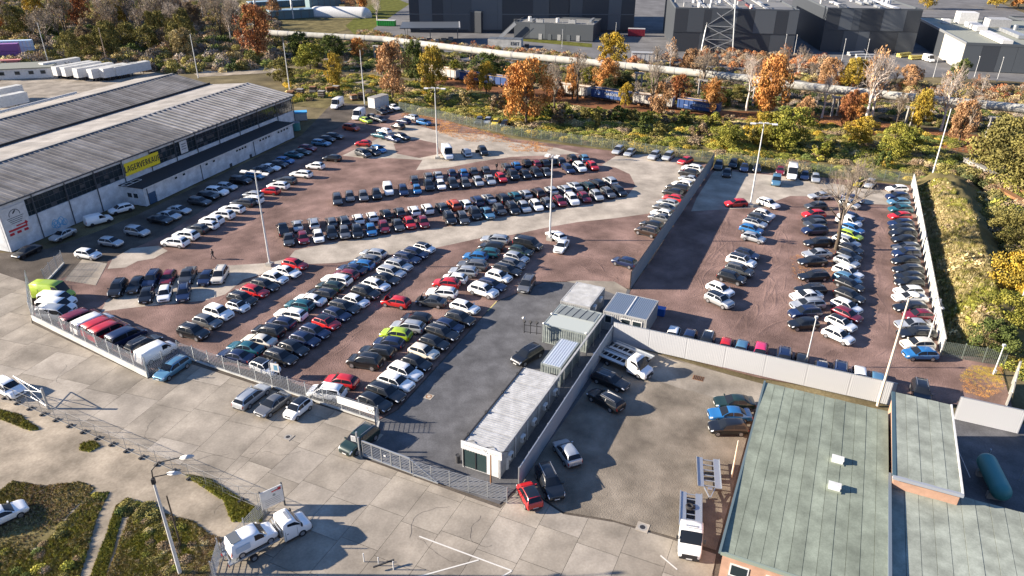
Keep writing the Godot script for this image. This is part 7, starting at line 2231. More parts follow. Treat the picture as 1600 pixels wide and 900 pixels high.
func make_trucks() -> void:
	tow_truck("white tow truck with an empty bed parked beside the green roof", Vector3(Vector2(16.31, -48.29).x, .01, Vector2(16.31, -48.29).y), -103, .0, true)
	tow_truck("white tow truck with a bare bed by the white sheet wall", Vector3(Vector2(13.92, -74.83).x, .01, Vector2(13.92, -74.83).y), -40, .0, false)
	var o := thing("flatbed_body", "bare flatbed of a second tow truck against the white wall", "trailer", Vector3(Vector2(15.02, -77.01).x, .01, Vector2(15.02, -77.01).y), deg_to_rad(-40))
	for s in [1, -1]:
		box("side_rail", Vector3(0, 1.0, 1.0 * s), Vector3(5.6, .16, .12), M.galvanised, o)
		box("wheel_track", Vector3(0, .95, .68 * s), Vector3(5.5, .06, .5), M.galvanised, o)
		for x in [-1.2, 1.6]:
			put("wheel", cyl_mesh(.36, .26, 14), M.tyre, o, Vector3(x, .36, .9 * s)).rotation.x = PI / 2
	for k in 8:
		box("cross_member", Vector3(-2.6 + k * .74, .9, 0), Vector3(.1, .08, 1.9), M.galvanised, o)
	box("chassis", Vector3(0, .65, 0), Vector3(5.2, .2, .8), M.trim, o)
	var t := tow_truck("white tow truck carrying a white van at the bottom left", Vector3(Vector2(-21.23, -46.45).x, .01, Vector2(-21.23, -46.45).y), 41, .0, false)
	var p: Vector3 = t.transform * Vector3(-1.55, 1.0, 0)
	car("panel_van", "white", p.x, p.z, 41, "white small panel van loaded on the tow truck", "", "loaded")
	var lv := get_node("panel_van_%03d" % taken["panel_van"])
	lv.position.y = 1.0
	box("roof_patch", Vector3(-1.5, 1.83, 0), Vector3(.9, .03, 1.35), M.clad_grey, lv)
	for s in [1, -1]:
		box("side_print", Vector3(-1.1, 1.05, .915 * s), Vector3(1.3, .6, .015), mat(lin(.42, .50, .58), .5), lv)
	car_trailer("grey open car trailer parked behind the white tow truck", Vector3(Vector2(19.69, -55.38).x, .01, Vector2(19.69, -55.38).y), -101)
	# poster wall beside the loaded tow truck
	var b := along_ground("billboard", "white billboard with a red mark beside the loaded tow truck", "billboard", Vector2(-22.95, -49.81), Vector2(-21.30, -51.13))
	var L: float = Vector2(-22.95, -49.81).distance_to(Vector2(-21.30, -51.13))
	box("board", Vector3(L / 2, 1.7, 0), Vector3(L, 2.0, .08), M.white, b)
	box("red_mark", Vector3(L * .72, 2.35, .05), Vector3(.9, .12, .02), M.sign_red, b).rotation.z = .05
	box("red_mark", Vector3(L * .86, 2.4, .05), Vector3(.3, .3, .02), M.sign_red, b)
	put("leaf_mark", cyl_mesh(.14, .02, 10), M["cabin_green"], b, Vector3(L * .6, 1.9, .045)).rotation.x = PI / 2
	for k in 4:
		box("print_line", Vector3(L * .5, 1.6 - k * .2, .045), Vector3(L * .7, .05, .01), M.cabin_grey, b)
	for x in [.05, L]:
		box("post", Vector3(x, 1.4, -.1), Vector3(.14, 2.8, .14), M.clad_dark, b)
	# a few bollards and a barrier at the bottom edge
	var br := thing("barrier", "low black barrier with white posts on the road's bottom edge", "barrier", Vector3(Vector2(-11.29, -44.12).x, .01, Vector2(-11.29, -44.12).y), -.3)
	for x in [-1.4, 0.0, 1.4]:
		pole("barrier_post", Vector3(x, 0, 0), Vector3(x, 1.0, 0), .05, M.white, br)
	bar("barrier_bar", Vector3(-.2, .4, .6), Vector3(1.2, .5, -.6), .12, .12, M.black, br)
	for e in [[Vector2(137.41, -227.35), "far dark car parked beyond the pipeline", "saloon_car", "dark grey"], [Vector2(134.55, -249.23), "far silver car parked beyond the pipeline", "estate_car", "silver"]]:
		car(e[2], e[3], e[0].x, e[0].y, 10, e[1], "")
	car("high_roof_van", "white", Vector2(158.89, -286.59).x, Vector2(158.89, -286.59).y, -85, "white high-roof van beside the yellow machines", "")
	car("high_roof_van", "light blue", Vector2(184.66, -340.81).x, Vector2(184.66, -340.81).y, -85, "bluish van in the dark gap between the halls", "")

func make_cars() -> void:
	var g := ""
	g = "cars parked along the long white hall"
	car("saloon_car", "black", -78.7, -106.5, -110, "black saloon beside the long white hall", g)
	car("saloon_car", "silver", -76.7, -113.4, -109, "silver saloon beside the long white hall", g)
	car("panel_van", "white", -74.0, -120.0, 45, "white small van beside the hall wall", g)
	car("hatchback", "white", -72.6, -125.5, 226, "white hatchback beside the hall wall", g)
	g = "cars in the shaded row before the annex"
	car("hatchback", "white", -68.3, -105.6, -15, "white hatchback in the shaded row before the annex", g)
	car("hatchback", "silver", -67.0, -110.4, -15, "silver hatchback between white hatchback and silver minivan in the shaded row before the annex", g)
	car("minivan", "silver", -64.7, -114.9, -18, "silver minivan in the shaded row before the annex", g)
	car("saloon_car", "black", -63.2, -120.5, -18, "black saloon in the shaded row before the annex", g)
	car("saloon_car", "silver", -62.4, -122.5, -18, "silver saloon between black saloon and silver saloon in the shaded row before the annex", g)
	car("saloon_car", "silver", -61.7, -125.3, -17, "silver saloon between silver saloon and dark grey estate in the shaded row before the annex", g)
	car("estate_car", "dark grey", -59.7, -129.8, -18, "dark grey estate in the shaded row before the annex", g)
	car("hatchback", "black", -59.2, -132.8, -17, "black hatchback between dark grey estate and white SUV in the shaded row before the annex", g)
	car("suv", "white", -58.3, -135.1, -16, "white SUV in the shaded row before the annex", g)
	car("hatchback", "silver", -57.4, -138.1, -17, "silver hatchback between white SUV and black SUV in the shaded row before the annex", g)
	car("suv", "black", -55.9, -141.9, -16, "black SUV with a black roof in the shaded row before the annex", g, "black roof")
	car("hatchback", "light blue", -54.0, -144.9, -16, "light blue hatchback in the shaded row before the annex", g)
	car("saloon_car", "dark grey", -53.5, -148.8, -18, "dark grey saloon in the shaded row before the annex", g)
	car("saloon_car", "white", -52.5, -150.5, -16, "white saloon in the shaded row before the annex", g)
	car("hatchback", "black", -51.1, -152.6, -17, "black hatchback between white saloon and blue hatchback in the shaded row before the annex", g)
	car("hatchback", "blue", -50.6, -155.4, -17, "blue hatchback in the shaded row before the annex", g)
	car("saloon_car", "teal", -49.8, -159.7, -17, "teal saloon in the shaded row before the annex", g)
	car("saloon_car", "dark green", -48.6, -162.0, -16, "dark green saloon in the shaded row before the annex", g)
	car("hatchback", "maroon", -48.0, -164.9, -17, "maroon hatchback in the shaded row before the annex", g)
	car("estate_car", "light blue", -45.8, -169.2, -18, "light blue estate in the shaded row before the annex", g)
	car("hatchback", "black", -45.1, -172.5, -16, "black hatchback between light blue estate and black estate in the shaded row before the annex", g)
	car("estate_car", "black", -44.0, -175.2, -15, "black estate in the shaded row before the annex", g)
	g = "cars in the sunlit diagonal row facing the hall"
	car("suv", "white", -56.3, -110.5, 166, "white SUV at the near end in the sunlit row facing the hall", g)
	car("suv", "white", -55.7, -113.4, 165, "white SUV between white SUV and dark grey hatchback in the sunlit row facing the hall", g)
	car("hatchback", "dark grey", -55.0, -116.2, 166, "dark grey hatchback in the sunlit row facing the hall", g)
	car("hatchback", "white", -53.9, -118.0, 168, "white hatchback between dark grey hatchback and white SUV in the sunlit row facing the hall", g)
	car("suv", "white", -53.8, -120.1, 168, "white SUV between white hatchback and white SUV in the sunlit row facing the hall", g)
	car("suv", "white", -52.8, -122.8, 167, "white SUV between white SUV and white estate in the sunlit row facing the hall", g)
	car("estate_car", "white", -52.1, -125.8, 168, "white estate between white SUV and dark grey estate in the sunlit row facing the hall", g)
	car("estate_car", "dark grey", -51.2, -129.2, 168, "dark grey estate, eighth from the near end in the sunlit row facing the hall", g)
	car("estate_car", "white", -50.0, -130.7, 166, "white estate between dark grey estate and silver hatchback in the sunlit row facing the hall", g)
	car("hatchback", "silver", -50.8, -133.5, 165, "silver hatchback in the sunlit row facing the hall", g)
	car("hatchback", "red", -48.0, -135.8, 167, "red hatchback in the sunlit row facing the hall", g)
	car("estate_car", "white", -47.3, -138.8, 167, "white estate between red hatchback and dark grey estate in the sunlit row facing the hall", g)
	car("estate_car", "dark grey", -46.8, -142.0, 166, "dark grey estate, fourth from the far end in the sunlit row facing the hall", g)
	car("estate_car", "white", -44.6, -146.1, 165, "white estate between dark grey estate and white hatchback in the sunlit row facing the hall", g)
	car("hatchback", "white", -42.9, -151.6, 166, "white hatchback between white estate and black hatchback in the sunlit row facing the hall", g)
	car("hatchback", "black", -40.6, -157.5, 166, "black hatchback in the sunlit row facing the hall", g)
	g = "vans at the far end of the lot"
	car("high_roof_van", "white", -50.2, -207.1, -100, "white high-roof van at the left end at the far corner of the lot", g)
	car("high_roof_van", "white", -41.8, -195.2, -100, "white high-roof van at the right end at the far corner of the lot", g)
	g = "cars beside the white container"
	car("hatchback", "lime green", -39.0, -190.7, -46, "lime green hatchback near the white container", g)
	car("hatchback", "black", -37.6, -193.7, -44, "black hatchback near the white container", g)
	car("hatchback", "dark grey", -35.6, -191.9, -46, "dark grey hatchback near the white container", g)
	car("hatchback", "black", -36.5, -200.1, -54, "black hatchback beside the white container", g)
	car("estate_car", "black", -35.3, -202.4, -54, "black estate beside the white container", g)
	car("saloon_car", "white", -33.8, -205.4, -53, "white saloon beside the white container", g)
	g = "loose cars in the far lot"
	car("minivan", "orange red", -41.4, -182.9, -27, "orange red minivan in the far lot", g)
	g = "cars in the far cluster"
	car("hatchback", "black", -29.7, -184.7, 142, "black hatchback in the far cluster", g)
	car("hatchback", "navy", -28.9, -189.8, 144, "navy hatchback in the far cluster", g)
	car("suv", "silver", -27.3, -193.6, 142, "silver SUV in the far cluster", g)
	car("saloon_car", "teal", -33.0, -176.3, 144, "teal saloon in the huddle of far cars", g)
	car("hatchback", "white", -32.6, -180.5, 143, "white hatchback in the huddle of far cars", g)
	car("estate_car", "navy", -29.3, -173.4, -41, "navy estate in the huddle of far cars", g)
	car("estate_car", "black", -27.3, -175.4, -41, "black estate in the huddle of far cars", g)
	g = "loose cars in the far lot"
	car("hatchback", "red", -35.8, -169.2, 171, "red hatchback in the far lot", g)
	g = "cars by the concrete patch"
	car("minivan", "dark grey", -34.3, -161.0, -42, "dark grey minivan by the far concrete patch", g)
	car("hatchback", "black", -32.2, -162.3, -43, "black hatchback by the far concrete patch", g)
	car("hatchback", "blue", -31.3, -164.5, -42, "blue hatchback by the far concrete patch", g)
	g = "loose cars in the far lot"
	car("hatchback", "blue", -23.5, -188.8, -32, "blue hatchback in the far lot by the leaf litter", g)
	g = "cars under the orange tree"
	car("minivan", "dark grey", -9.0, -190.6, -98, "dark grey minivan under the orange tree", g)
	car("hatchback", "silver", -6.7, -191.1, -99, "silver hatchback under the orange tree", g)
	car("hatchback", "yellow", -4.6, -189.5, -99, "yellow hatchback under the orange tree", g)
	car("hatchback", "black", -2.2, -188.0, -100, "black hatchback under the orange tree", g)
	g = "vehicles beside the far mast"
	car("high_roof_van", "white", -15.0, -160.8, -75, "white high-roof van beside the far lamp mast", g)
	car("saloon_car", "silver", -10.7, -162.3, -72, "silver saloon with its bonnet open beside the far lamp mast", g, "bonnet")
	car("suv", "black", -7.0, -163.7, -75, "black SUV with its door open beside the far lamp mast", g, "door")
	g = "cars in the far double row"
	car("estate_car", "dark grey", -33.8, -131.5, -75, "dark grey estate, front rank of far double row", g)
	car("hatchback", "grey", -31.7, -133.0, -75, "grey hatchback between dark grey estate and grey hatchback, front rank of far double row", g)
	car("hatchback", "grey", -29.1, -133.3, -75, "grey hatchback between grey hatchback and black hatchback, front rank of far double row", g)
	car("hatchback", "black", -26.7, -134.4, -76, "black hatchback between grey hatchback and white small van, front rank of far double row", g)
	car("panel_van", "white", -24.8, -136.8, -75, "white small van, front rank of far double row", g)
	car("estate_car", "navy", -21.8, -136.7, -77, "navy estate between white small van and blue city car, front rank of far double row", g)
	car("small_car", "blue", -19.1, -137.2, -77, "blue city car, front rank of far double row", g)
	car("suv", "black", -17.0, -139.6, -77, "black SUV between blue city car and white hatchback, front rank of far double row", g)
	car("hatchback", "white", -14.6, -140.1, -77, "white hatchback, front rank of far double row", g)
	car("estate_car", "black", -12.2, -141.0, -77, "black estate between white hatchback and dark grey hatchback, front rank of far double row", g)
	car("hatchback", "dark grey", -9.7, -141.4, -77, "dark grey hatchback, front rank of far double row", g)
	car("hatchback", "silver", -7.1, -142.2, -75, "silver hatchback, front rank of far double row", g)
	car("saloon_car", "silver", -4.7, -143.6, -77, "silver saloon, front rank of far double row", g)
	car("hatchback", "red", -2.4, -144.8, -74, "red hatchback between silver saloon and black SUV, front rank of far double row", g)
	car("suv", "black", 0.1, -146.5, -75, "black SUV between red hatchback and black hatchback, front rank of far double row", g)
	car("hatchback", "black", 2.7, -147.2, -75, "black hatchback between black SUV and black estate, front rank of far double row", g)
	car("estate_car", "black", 5.0, -148.4, -75, "black estate between black hatchback and dark grey saloon, front rank of far double row", g)
	car("saloon_car", "dark grey", 7.2, -148.9, -76, "dark grey saloon, front rank of far double row", g)
	car("estate_car", "navy", 12.0, -151.1, -74, "navy estate between dark grey saloon and white SUV, front rank of far double row", g)
	car("suv", "white", 14.6, -152.1, -74, "white SUV, front rank of far double row", g)
	car("hatchback", "red", 17.5, -153.1, -75, "red hatchback at the right end, front rank of far double row", g)
	car("estate_car", "dark grey", -20.4, -143.4, 101, "dark grey estate at the left end, back rank of far double row", g)
	car("hatchback", "grey", -17.7, -145.4, 102, "grey hatchback, back rank of far double row", g)
	car("saloon_car", "silver", -15.7, -146.2, 102, "silver saloon, back rank of far double row", g)
	car("hatchback", "navy", -12.9, -147.5, 102, "navy hatchback, back rank of far double row", g)
	car("hatchback", "blue", -10.5, -147.8, 103, "blue hatchback between navy hatchback and dark grey hatchback, back rank of far double row", g)
	car("hatchback", "dark grey", -8.4, -148.9, 101, "dark grey hatchback between blue hatchback and dark grey hatchback, back rank of far double row", g)
	car("hatchback", "dark grey", -5.8, -149.7, 100, "dark grey hatchback, seventh from the left end, back rank of far double row", g)
	car("estate_car", "dark grey", -1.4, -152.1, 101, "dark grey estate between dark grey hatchback and blue hatchback, back rank of far double row", g)
	car("hatchback", "blue", 0.8, -153.2, 100, "blue hatchback between dark grey estate and black hatchback, back rank of far double row", g)
	car("hatchback", "black", 3.1, -155.2, 100, "black hatchback between blue hatchback and maroon hatchback, back rank of far double row", g)
	car("hatchback", "maroon", 5.2, -154.5, 102, "maroon hatchback, back rank of far double row", g)
	car("hatchback", "black", 7.1, -155.2, 102, "black hatchback between maroon hatchback and black hatchback, back rank of far double row", g)
	car("hatchback", "black", 8.7, -156.3, 103, "black hatchback between black hatchback and black SUV, back rank of far double row", g)
	car("suv", "black", 10.6, -155.7, 102, "black SUV, back rank of far double row", g)
	car("hatchback", "black", 13.4, -158.9, 101, "black hatchback between black SUV and light blue hatchback, back rank of far double row", g)
	car("hatchback", "light blue", 16.1, -158.8, 99, "light blue hatchback, back rank of far double row", g)
	g = "cars in the middle double row"
	car("saloon_car", "dark grey", -37.8, -112.2, -73, "dark grey saloon at the left end, front rank of middle double row", g)
	car("hatchback", "maroon", -35.5, -112.8, -71, "maroon hatchback between dark grey saloon and white hatchback, front rank of middle double row", g)
	car("hatchback", "white", -33.1, -113.5, -72, "white hatchback between maroon hatchback and black hatchback, front rank of middle double row", g)
	car("hatchback", "black", -31.2, -115.1, -73, "black hatchback, front rank of middle double row", g)
	car("hatchback", "grey", -29.0, -115.2, -73, "grey hatchback between black hatchback and black SUV, front rank of middle double row", g)
	car("suv", "black", -26.9, -115.6, -74, "black SUV between grey hatchback and blue hatchback, front rank of middle double row", g)
	car("hatchback", "blue", -24.6, -116.4, -74, "blue hatchback, front rank of middle double row", g)
	car("hatchback", "maroon", -22.6, -117.8, -75, "maroon hatchback between blue hatchback and dark grey saloon, front rank of middle double row", g)
	car("saloon_car", "dark grey", -20.3, -118.9, -71, "dark grey saloon between maroon hatchback and red hatchback, front rank of middle double row", g)
	car("hatchback", "red", -18.3, -119.6, -72, "red hatchback, front rank of middle double row", g)
	car("hatchback", "maroon", -15.9, -120.1, -74, "maroon hatchback between red hatchback and black SUV, front rank of middle double row", g)
	car("suv", "black", -11.4, -122.0, -73, "black SUV between maroon hatchback and dark grey estate, front rank of middle double row", g)
	car("estate_car", "dark grey", -9.0, -122.3, -75, "dark grey estate, front rank of middle double row", g)
	car("suv", "black", -6.9, -124.3, -74, "black SUV between dark grey estate and light blue saloon, front rank of middle double row", g)
	car("saloon_car", "light blue", -4.6, -124.8, -72, "light blue saloon, front rank of middle double row", g)
	car("hatchback", "dark grey", -2.4, -126.6, -72, "dark grey hatchback, front rank of middle double row", g)
	car("suv", "black", 0.0, -127.0, -73, "black SUV between dark grey hatchback and silver hatchback, front rank of middle double row", g)
	car("hatchback", "silver", 2.2, -128.0, -74, "silver hatchback between black SUV and white hatchback, front rank of middle double row", g)
	car("hatchback", "white", 4.5, -128.8, -72, "white hatchback between silver hatchback and grey hatchback, front rank of middle double row", g)
	car("hatchback", "grey", 6.7, -130.1, -71, "grey hatchback between white hatchback and maroon hatchback, front rank of middle double row", g)
	car("hatchback", "maroon", 9.1, -131.2, -73, "maroon hatchback between grey hatchback and white SUV, front rank of middle double row", g)
	car("suv", "white", 11.5, -132.0, -75, "white SUV, front rank of middle double row", g)
	car("hatchback", "maroon", 14.0, -133.4, -75, "maroon hatchback between white SUV and silver hatchback, front rank of middle double row", g)
	car("hatchback", "silver", 16.5, -134.5, -75, "silver hatchback between maroon hatchback and grey hatchback, front rank of middle double row", g)
	car("hatchback", "grey", 18.9, -136.0, -71, "grey hatchback between silver hatchback and black estate, front rank of middle double row", g)
	car("estate_car", "black", 21.3, -137.2, -73, "black estate, front rank of middle double row", g)
	car("pickup", "black", -39.9, -116.2, 112, "black pickup truck, back rank of middle double row", g)
	car("saloon_car", "silver", -37.9, -118.2, 109, "silver saloon between black pickup truck and silver estate, back rank of middle double row", g)
	car("estate_car", "silver", -35.3, -119.3, 109, "silver estate, back rank of middle double row", g)
	car("hatchback", "grey", -32.3, -119.9, 111, "grey hatchback, back rank of middle double row", g)
	car("suv", "dark grey", -30.1, -120.1, 112, "dark grey SUV, back rank of middle double row", g)
	car("hatchback", "white", -27.8, -121.4, 110, "white hatchback between dark grey SUV and white hatchback, back rank of middle double row", g)
	car("hatchback", "white", -25.5, -122.7, 109, "white hatchback between white hatchback and black hatchback, back rank of middle double row", g)
	car("hatchback", "black", -23.2, -124.0, 112, "black hatchback, back rank of middle double row", g)
	car("hatchback", "dark grey", -20.8, -124.8, 109, "dark grey hatchback between black hatchback and white hatchback, back rank of middle double row", g)
	car("hatchback", "white", -18.3, -125.7, 111, "white hatchback between dark grey hatchback and white hatchback, back rank of middle double row", g)
	car("hatchback", "white", -15.9, -126.8, 109, "white hatchback between white hatchback and dark grey hatchback, back rank of middle double row", g)
	car("hatchback", "dark grey", -13.3, -127.7, 111, "dark grey hatchback between white hatchback and orange red SUV, back rank of middle double row", g)
	car("suv", "orange red", -11.1, -128.8, 112, "orange red SUV, back rank of middle double row", g)
	car("hatchback", "white", -8.9, -129.1, 111, "white hatchback between orange red SUV and navy SUV, back rank of middle double row", g)
	car("suv", "navy", -6.8, -130.9, 110, "navy SUV, back rank of middle double row", g)
	car("saloon_car", "silver", -4.6, -132.4, 111, "silver saloon with a black roof, back rank of middle double row", g, "black roof")
	car("suv", "black", -1.9, -132.4, 109, "black SUV, back rank of middle double row", g)
	car("hatchback", "teal", 0.4, -133.8, 110, "teal hatchback, back rank of middle double row", g)
	car("hatchback", "silver", 2.5, -135.1, 110, "silver hatchback between teal hatchback and brown SUV, back rank of middle double row", g)
	car("suv", "brown", 4.9, -135.6, 112, "brown SUV, back rank of middle double row", g)
	car("hatchback", "silver", 7.7, -137.3, 109, "silver hatchback between brown SUV and silver hatchback, back rank of middle double row", g)
	car("hatchback", "silver", 10.4, -138.1, 112, "silver hatchback between silver hatchback and silver saloon, back rank of middle double row", g)
	car("saloon_car", "silver", 12.6, -139.9, 111, "silver saloon between silver hatchback and dark green estate, back rank of middle double row", g)
	car("estate_car", "dark green", 15.1, -140.2, 112, "dark green estate, back rank of middle double row", g)
	car("estate_car", "black", 17.3, -141.9, 110, "black estate, back rank of middle double row", g)
	car("suv", "silver", 20.1, -142.7, 109, "silver SUV, back rank of middle double row", g)
	g = "cars in the short double row by the side gate"
	car("hatchback", "black", -52.6, -91.7, -75, "black hatchback in the front rank near the side gate", g)
	car("hatchback", "white", -50.2, -92.2, -73, "white hatchback in the front rank near the side gate", g)
	car("estate_car", "navy", -47.7, -92.7, -72, "navy estate in the front rank near the side gate", g)
	car("suv", "black", -57.7, -93.8, -82, "black SUV in the back rank near the side gate", g)
	car("hatchback", "black", -55.6, -94.9, -83, "black hatchback in the back rank near the side gate", g)
	car("suv", "navy", -54.0, -96.7, -84, "navy SUV in the back rank near the side gate", g)
	car("hatchback", "maroon", -51.9, -97.4, -82, "maroon hatchback in the back rank near the side gate", g)
	car("pickup", "dark grey", -49.2, -98.1, -81, "dark grey pickup truck in the back rank near the side gate", g)
	car("hatchback", "navy", -46.2, -97.4, -84, "navy hatchback in the back rank near the side gate", g)
	car("minivan", "beige", -44.4, -98.3, -84, "beige minivan in the back rank near the side gate", g)
	g = "cars in the first diagonal row"
	car("suv", "black", -41.9, -81.6, -23, "black SUV at the near end in the first diagonal row", g)
	car("hatchback", "grey", -41.1, -84.4, -23, "grey hatchback in the first diagonal row", g)
	car("suv", "white", -40.4, -86.7, -25, "white SUV in the first diagonal row", g)
	car("small_car", "white", -38.4, -88.7, -26, "white city car with a black roof in the first diagonal row", g, "black roof")
	car("suv", "black", -38.5, -90.7, -25, "black SUV between white city car and red hatchback in the first diagonal row", g)
	car("hatchback", "red", -37.5, -93.2, -24, "red hatchback between black SUV and black estate in the first diagonal row", g)
	car("estate_car", "black", -36.6, -95.2, -26, "black estate in the first diagonal row", g)
	car("hatchback", "white", -35.8, -97.5, -23, "white hatchback in the first diagonal row", g)
	car("saloon_car", "white", -34.7, -99.8, -25, "white saloon in the first diagonal row", g)
	car("hatchback", "red", -34.1, -102.4, -24, "red hatchback at the far end in the first diagonal row", g)
	g = "cars in the second diagonal double row"
	car("saloon_car", "navy", -34.4, -76.0, 160, "navy saloon at the near end in the left rank of the second row", g)
	car("saloon_car", "teal", -33.8, -77.9, 163, "teal saloon in the left rank of the second row", g)
	car("saloon_car", "beige", -32.6, -79.6, 162, "beige saloon in the left rank of the second row", g)
	car("suv", "black", -32.1, -81.9, 161, "black SUV in the left rank of the second row", g)
	car("hatchback", "navy", -31.1, -84.2, 163, "navy hatchback in the left rank of the second row", g)
	car("estate_car", "white", -30.4, -86.5, 162, "white estate between navy hatchback and teal hatchback in the left rank of the second row", g)
	car("hatchback", "teal", -29.9, -89.1, 163, "teal hatchback in the left rank of the second row", g)
	car("saloon_car", "white", -28.8, -90.8, 159, "white saloon in the left rank of the second row", g)
	car("estate_car", "black", -27.6, -92.6, 159, "black estate in the left rank of the second row", g)
	car("hatchback", "dark green", -26.9, -95.0, 162, "dark green hatchback in the left rank of the second row", g)
	car("estate_car", "white", -26.4, -97.1, 160, "white estate, sixth from the far end in the left rank of the second row", g)
	car("hatchback", "maroon", -25.4, -98.8, 161, "maroon hatchback in the left rank of the second row", g)
	car("saloon_car", "navy", -24.8, -100.7, 160, "navy saloon between maroon hatchback and blue hatchback in the left rank of the second row", g)
	car("hatchback", "blue", -23.7, -102.3, 163, "blue hatchback in the left rank of the second row", g)
	car("hatchback", "grey", -23.0, -104.2, 161, "grey hatchback in the left rank of the second row", g)
	car("hatchback", "silver", -22.5, -106.6, 162, "silver hatchback in the left rank of the second row", g)
	car("hatchback", "white", -30.0, -73.5, -29, "white hatchback with a black roof in the right rank of the second row", g, "black roof")
	car("estate_car", "black", -28.7, -75.8, -27, "black estate between white hatchback and black hatchback in the right rank of the second row", g)
	car("hatchback", "black", -27.7, -77.8, -29, "black hatchback in the right rank of the second row", g)
	car("hatchback", "navy", -26.8, -79.9, -25, "navy hatchback between black hatchback and navy hatchback in the right rank of the second row", g)
	car("hatchback", "navy", -26.0, -82.0, -27, "navy hatchback between navy hatchback and red hatchback in the right rank of the second row", g)
	car("hatchback", "red", -25.0, -84.3, -29, "red hatchback with a black roof in the right rank of the second row", g, "black roof")
	car("hatchback", "navy", -24.1, -86.6, -29, "navy hatchback between red hatchback and black estate in the right rank of the second row", g)
	car("estate_car", "black", -23.5, -88.7, -27, "black estate between navy hatchback and white hatchback in the right rank of the second row", g)
	car("hatchback", "white", -22.2, -90.5, -29, "white hatchback between black estate and black SUV in the right rank of the second row", g)
	car("suv", "black", -21.3, -93.0, -28, "black SUV in the right rank of the second row", g)
	car("hatchback", "white", -20.2, -95.5, -27, "white hatchback between black SUV and black saloon in the right rank of the second row", g)
	car("saloon_car", "black", -19.1, -97.6, -27, "black saloon in the right rank of the second row", g)
	car("estate_car", "silver", -18.6, -100.0, -27, "silver estate between black saloon and silver estate in the right rank of the second row", g)
	car("estate_car", "silver", -17.8, -102.3, -26, "silver estate between silver estate and navy estate in the right rank of the second row", g)
	car("estate_car", "navy", -16.8, -104.9, -27, "navy estate in the right rank of the second row", g)
	car("hatchback", "navy", -15.7, -106.8, -26, "navy hatchback, second from the far end in the right rank of the second row", g)
	car("small_car", "white", -14.5, -108.9, -28, "white city car with a black roof in the right rank of the second row", g, "black roof")
	g = "loose cars between the rows"
	car("hatchback", "red", -16.5, -90.3, 161, "red hatchback with its bonnet open between the diagonal rows", g, "bonnet")
	g = "cars in the third diagonal double row"
	car("minivan", "white", -21.3, -68.4, 168, "white minivan in the left rank of the third row", g)
	car("hatchback", "red", -20.1, -70.7, 166, "red hatchback between white minivan and black SUV in the left rank of the third row", g)
	car("suv", "black", -18.1, -74.9, 166, "black SUV in the left rank of the third row", g)
	car("estate_car", "black", -17.0, -77.2, 166, "black estate in the left rank of the third row", g)
	car("hatchback", "navy", -15.8, -79.3, 167, "navy hatchback in the left rank of the third row", g)
	car("hatchback", "lime green", -15.2, -81.5, 165, "lime green hatchback in the left rank of the third row", g)
	car("estate_car", "silver", -13.9, -83.5, 165, "silver estate, seventh from the near end in the left rank of the third row", g)
	car("hatchback", "black", -13.0, -85.7, 167, "black hatchback, eighth from the near end in the left rank of the third row", g)
	car("saloon_car", "dark grey", -11.5, -90.6, 166, "dark grey saloon with its bonnet open in the left rank of the third row", g, "bonnet")
	car("estate_car", "white", -10.2, -93.2, 168, "white estate in the left rank of the third row", g)
	car("hatchback", "red", -9.8, -96.2, 168, "red hatchback between white estate and white hatchback in the left rank of the third row", g)
	car("hatchback", "white", -8.7, -97.8, 167, "white hatchback in the left rank of the third row", g)
	car("estate_car", "silver", -7.5, -100.2, 168, "silver estate between white hatchback and grey estate in the left rank of the third row", g)
	car("estate_car", "grey", -6.2, -102.6, 167, "grey estate in the left rank of the third row", g)
	car("hatchback", "blue", -5.9, -105.7, 165, "blue hatchback in the left rank of the third row", g)
	car("hatchback", "teal", -4.1, -107.3, 167, "teal hatchback in the left rank of the third row", g)
	car("hatchback", "black", -3.4, -109.7, 166, "black hatchback between teal hatchback and silver estate in the left rank of the third row", g)
	car("estate_car", "silver", -2.9, -112.7, 167, "silver estate at the far end in the left rank of the third row", g)
	car("hatchback", "black", -15.5, -66.6, -31, "black hatchback at the near end in the right rank of the third row", g)
	car("estate_car", "black", -14.5, -68.5, -30, "black estate between black hatchback and white estate in the right rank of the third row", g)
	car("estate_car", "white", -13.6, -70.6, -28, "white estate between black estate and white estate in the right rank of the third row", g)
	car("estate_car", "white", -12.8, -72.7, -30, "white estate between white estate and black hatchback in the right rank of the third row", g)
	car("hatchback", "black", -11.7, -74.6, -30, "black hatchback between white estate and beige hatchback in the right rank of the third row", g)
	car("hatchback", "beige", -11.1, -77.3, -28, "beige hatchback in the right rank of the third row", g)
	car("hatchback", "black", -10.0, -79.4, -30, "black hatchback between beige hatchback and black estate in the right rank of the third row", g)
	car("estate_car", "black", -9.2, -81.9, -31, "black estate between black hatchback and navy hatchback in the right rank of the third row", g)
	car("hatchback", "navy", -8.4, -83.7, -29, "navy hatchback in the right rank of the third row", g)
	car("suv", "black", -7.1, -85.6, -29, "black SUV in the right rank of the third row", g)
	car("hatchback", "white", -6.6, -89.0, -29, "white hatchback between black SUV and white SUV in the right rank of the third row", g)
	car("suv", "white", -4.2, -93.9, -31, "white SUV in the right rank of the third row", g)
	car("estate_car", "navy", -3.0, -95.8, -30, "navy estate in the right rank of the third row", g)
	car("hatchback", "white", -2.0, -98.6, -31, "white hatchback between navy estate and black estate in the right rank of the third row", g)
	car("estate_car", "black", -0.8, -100.8, -30, "black estate between white hatchback and grey hatchback in the right rank of the third row", g)
	car("hatchback", "grey", 0.1, -103.0, -29, "grey hatchback in the right rank of the third row", g)
	car("hatchback", "silver", 0.7, -105.3, -31, "silver hatchback in the right rank of the third row", g)
	car("hatchback", "dark green", 1.4, -108.1, -30, "dark green hatchback in the right rank of the third row", g)
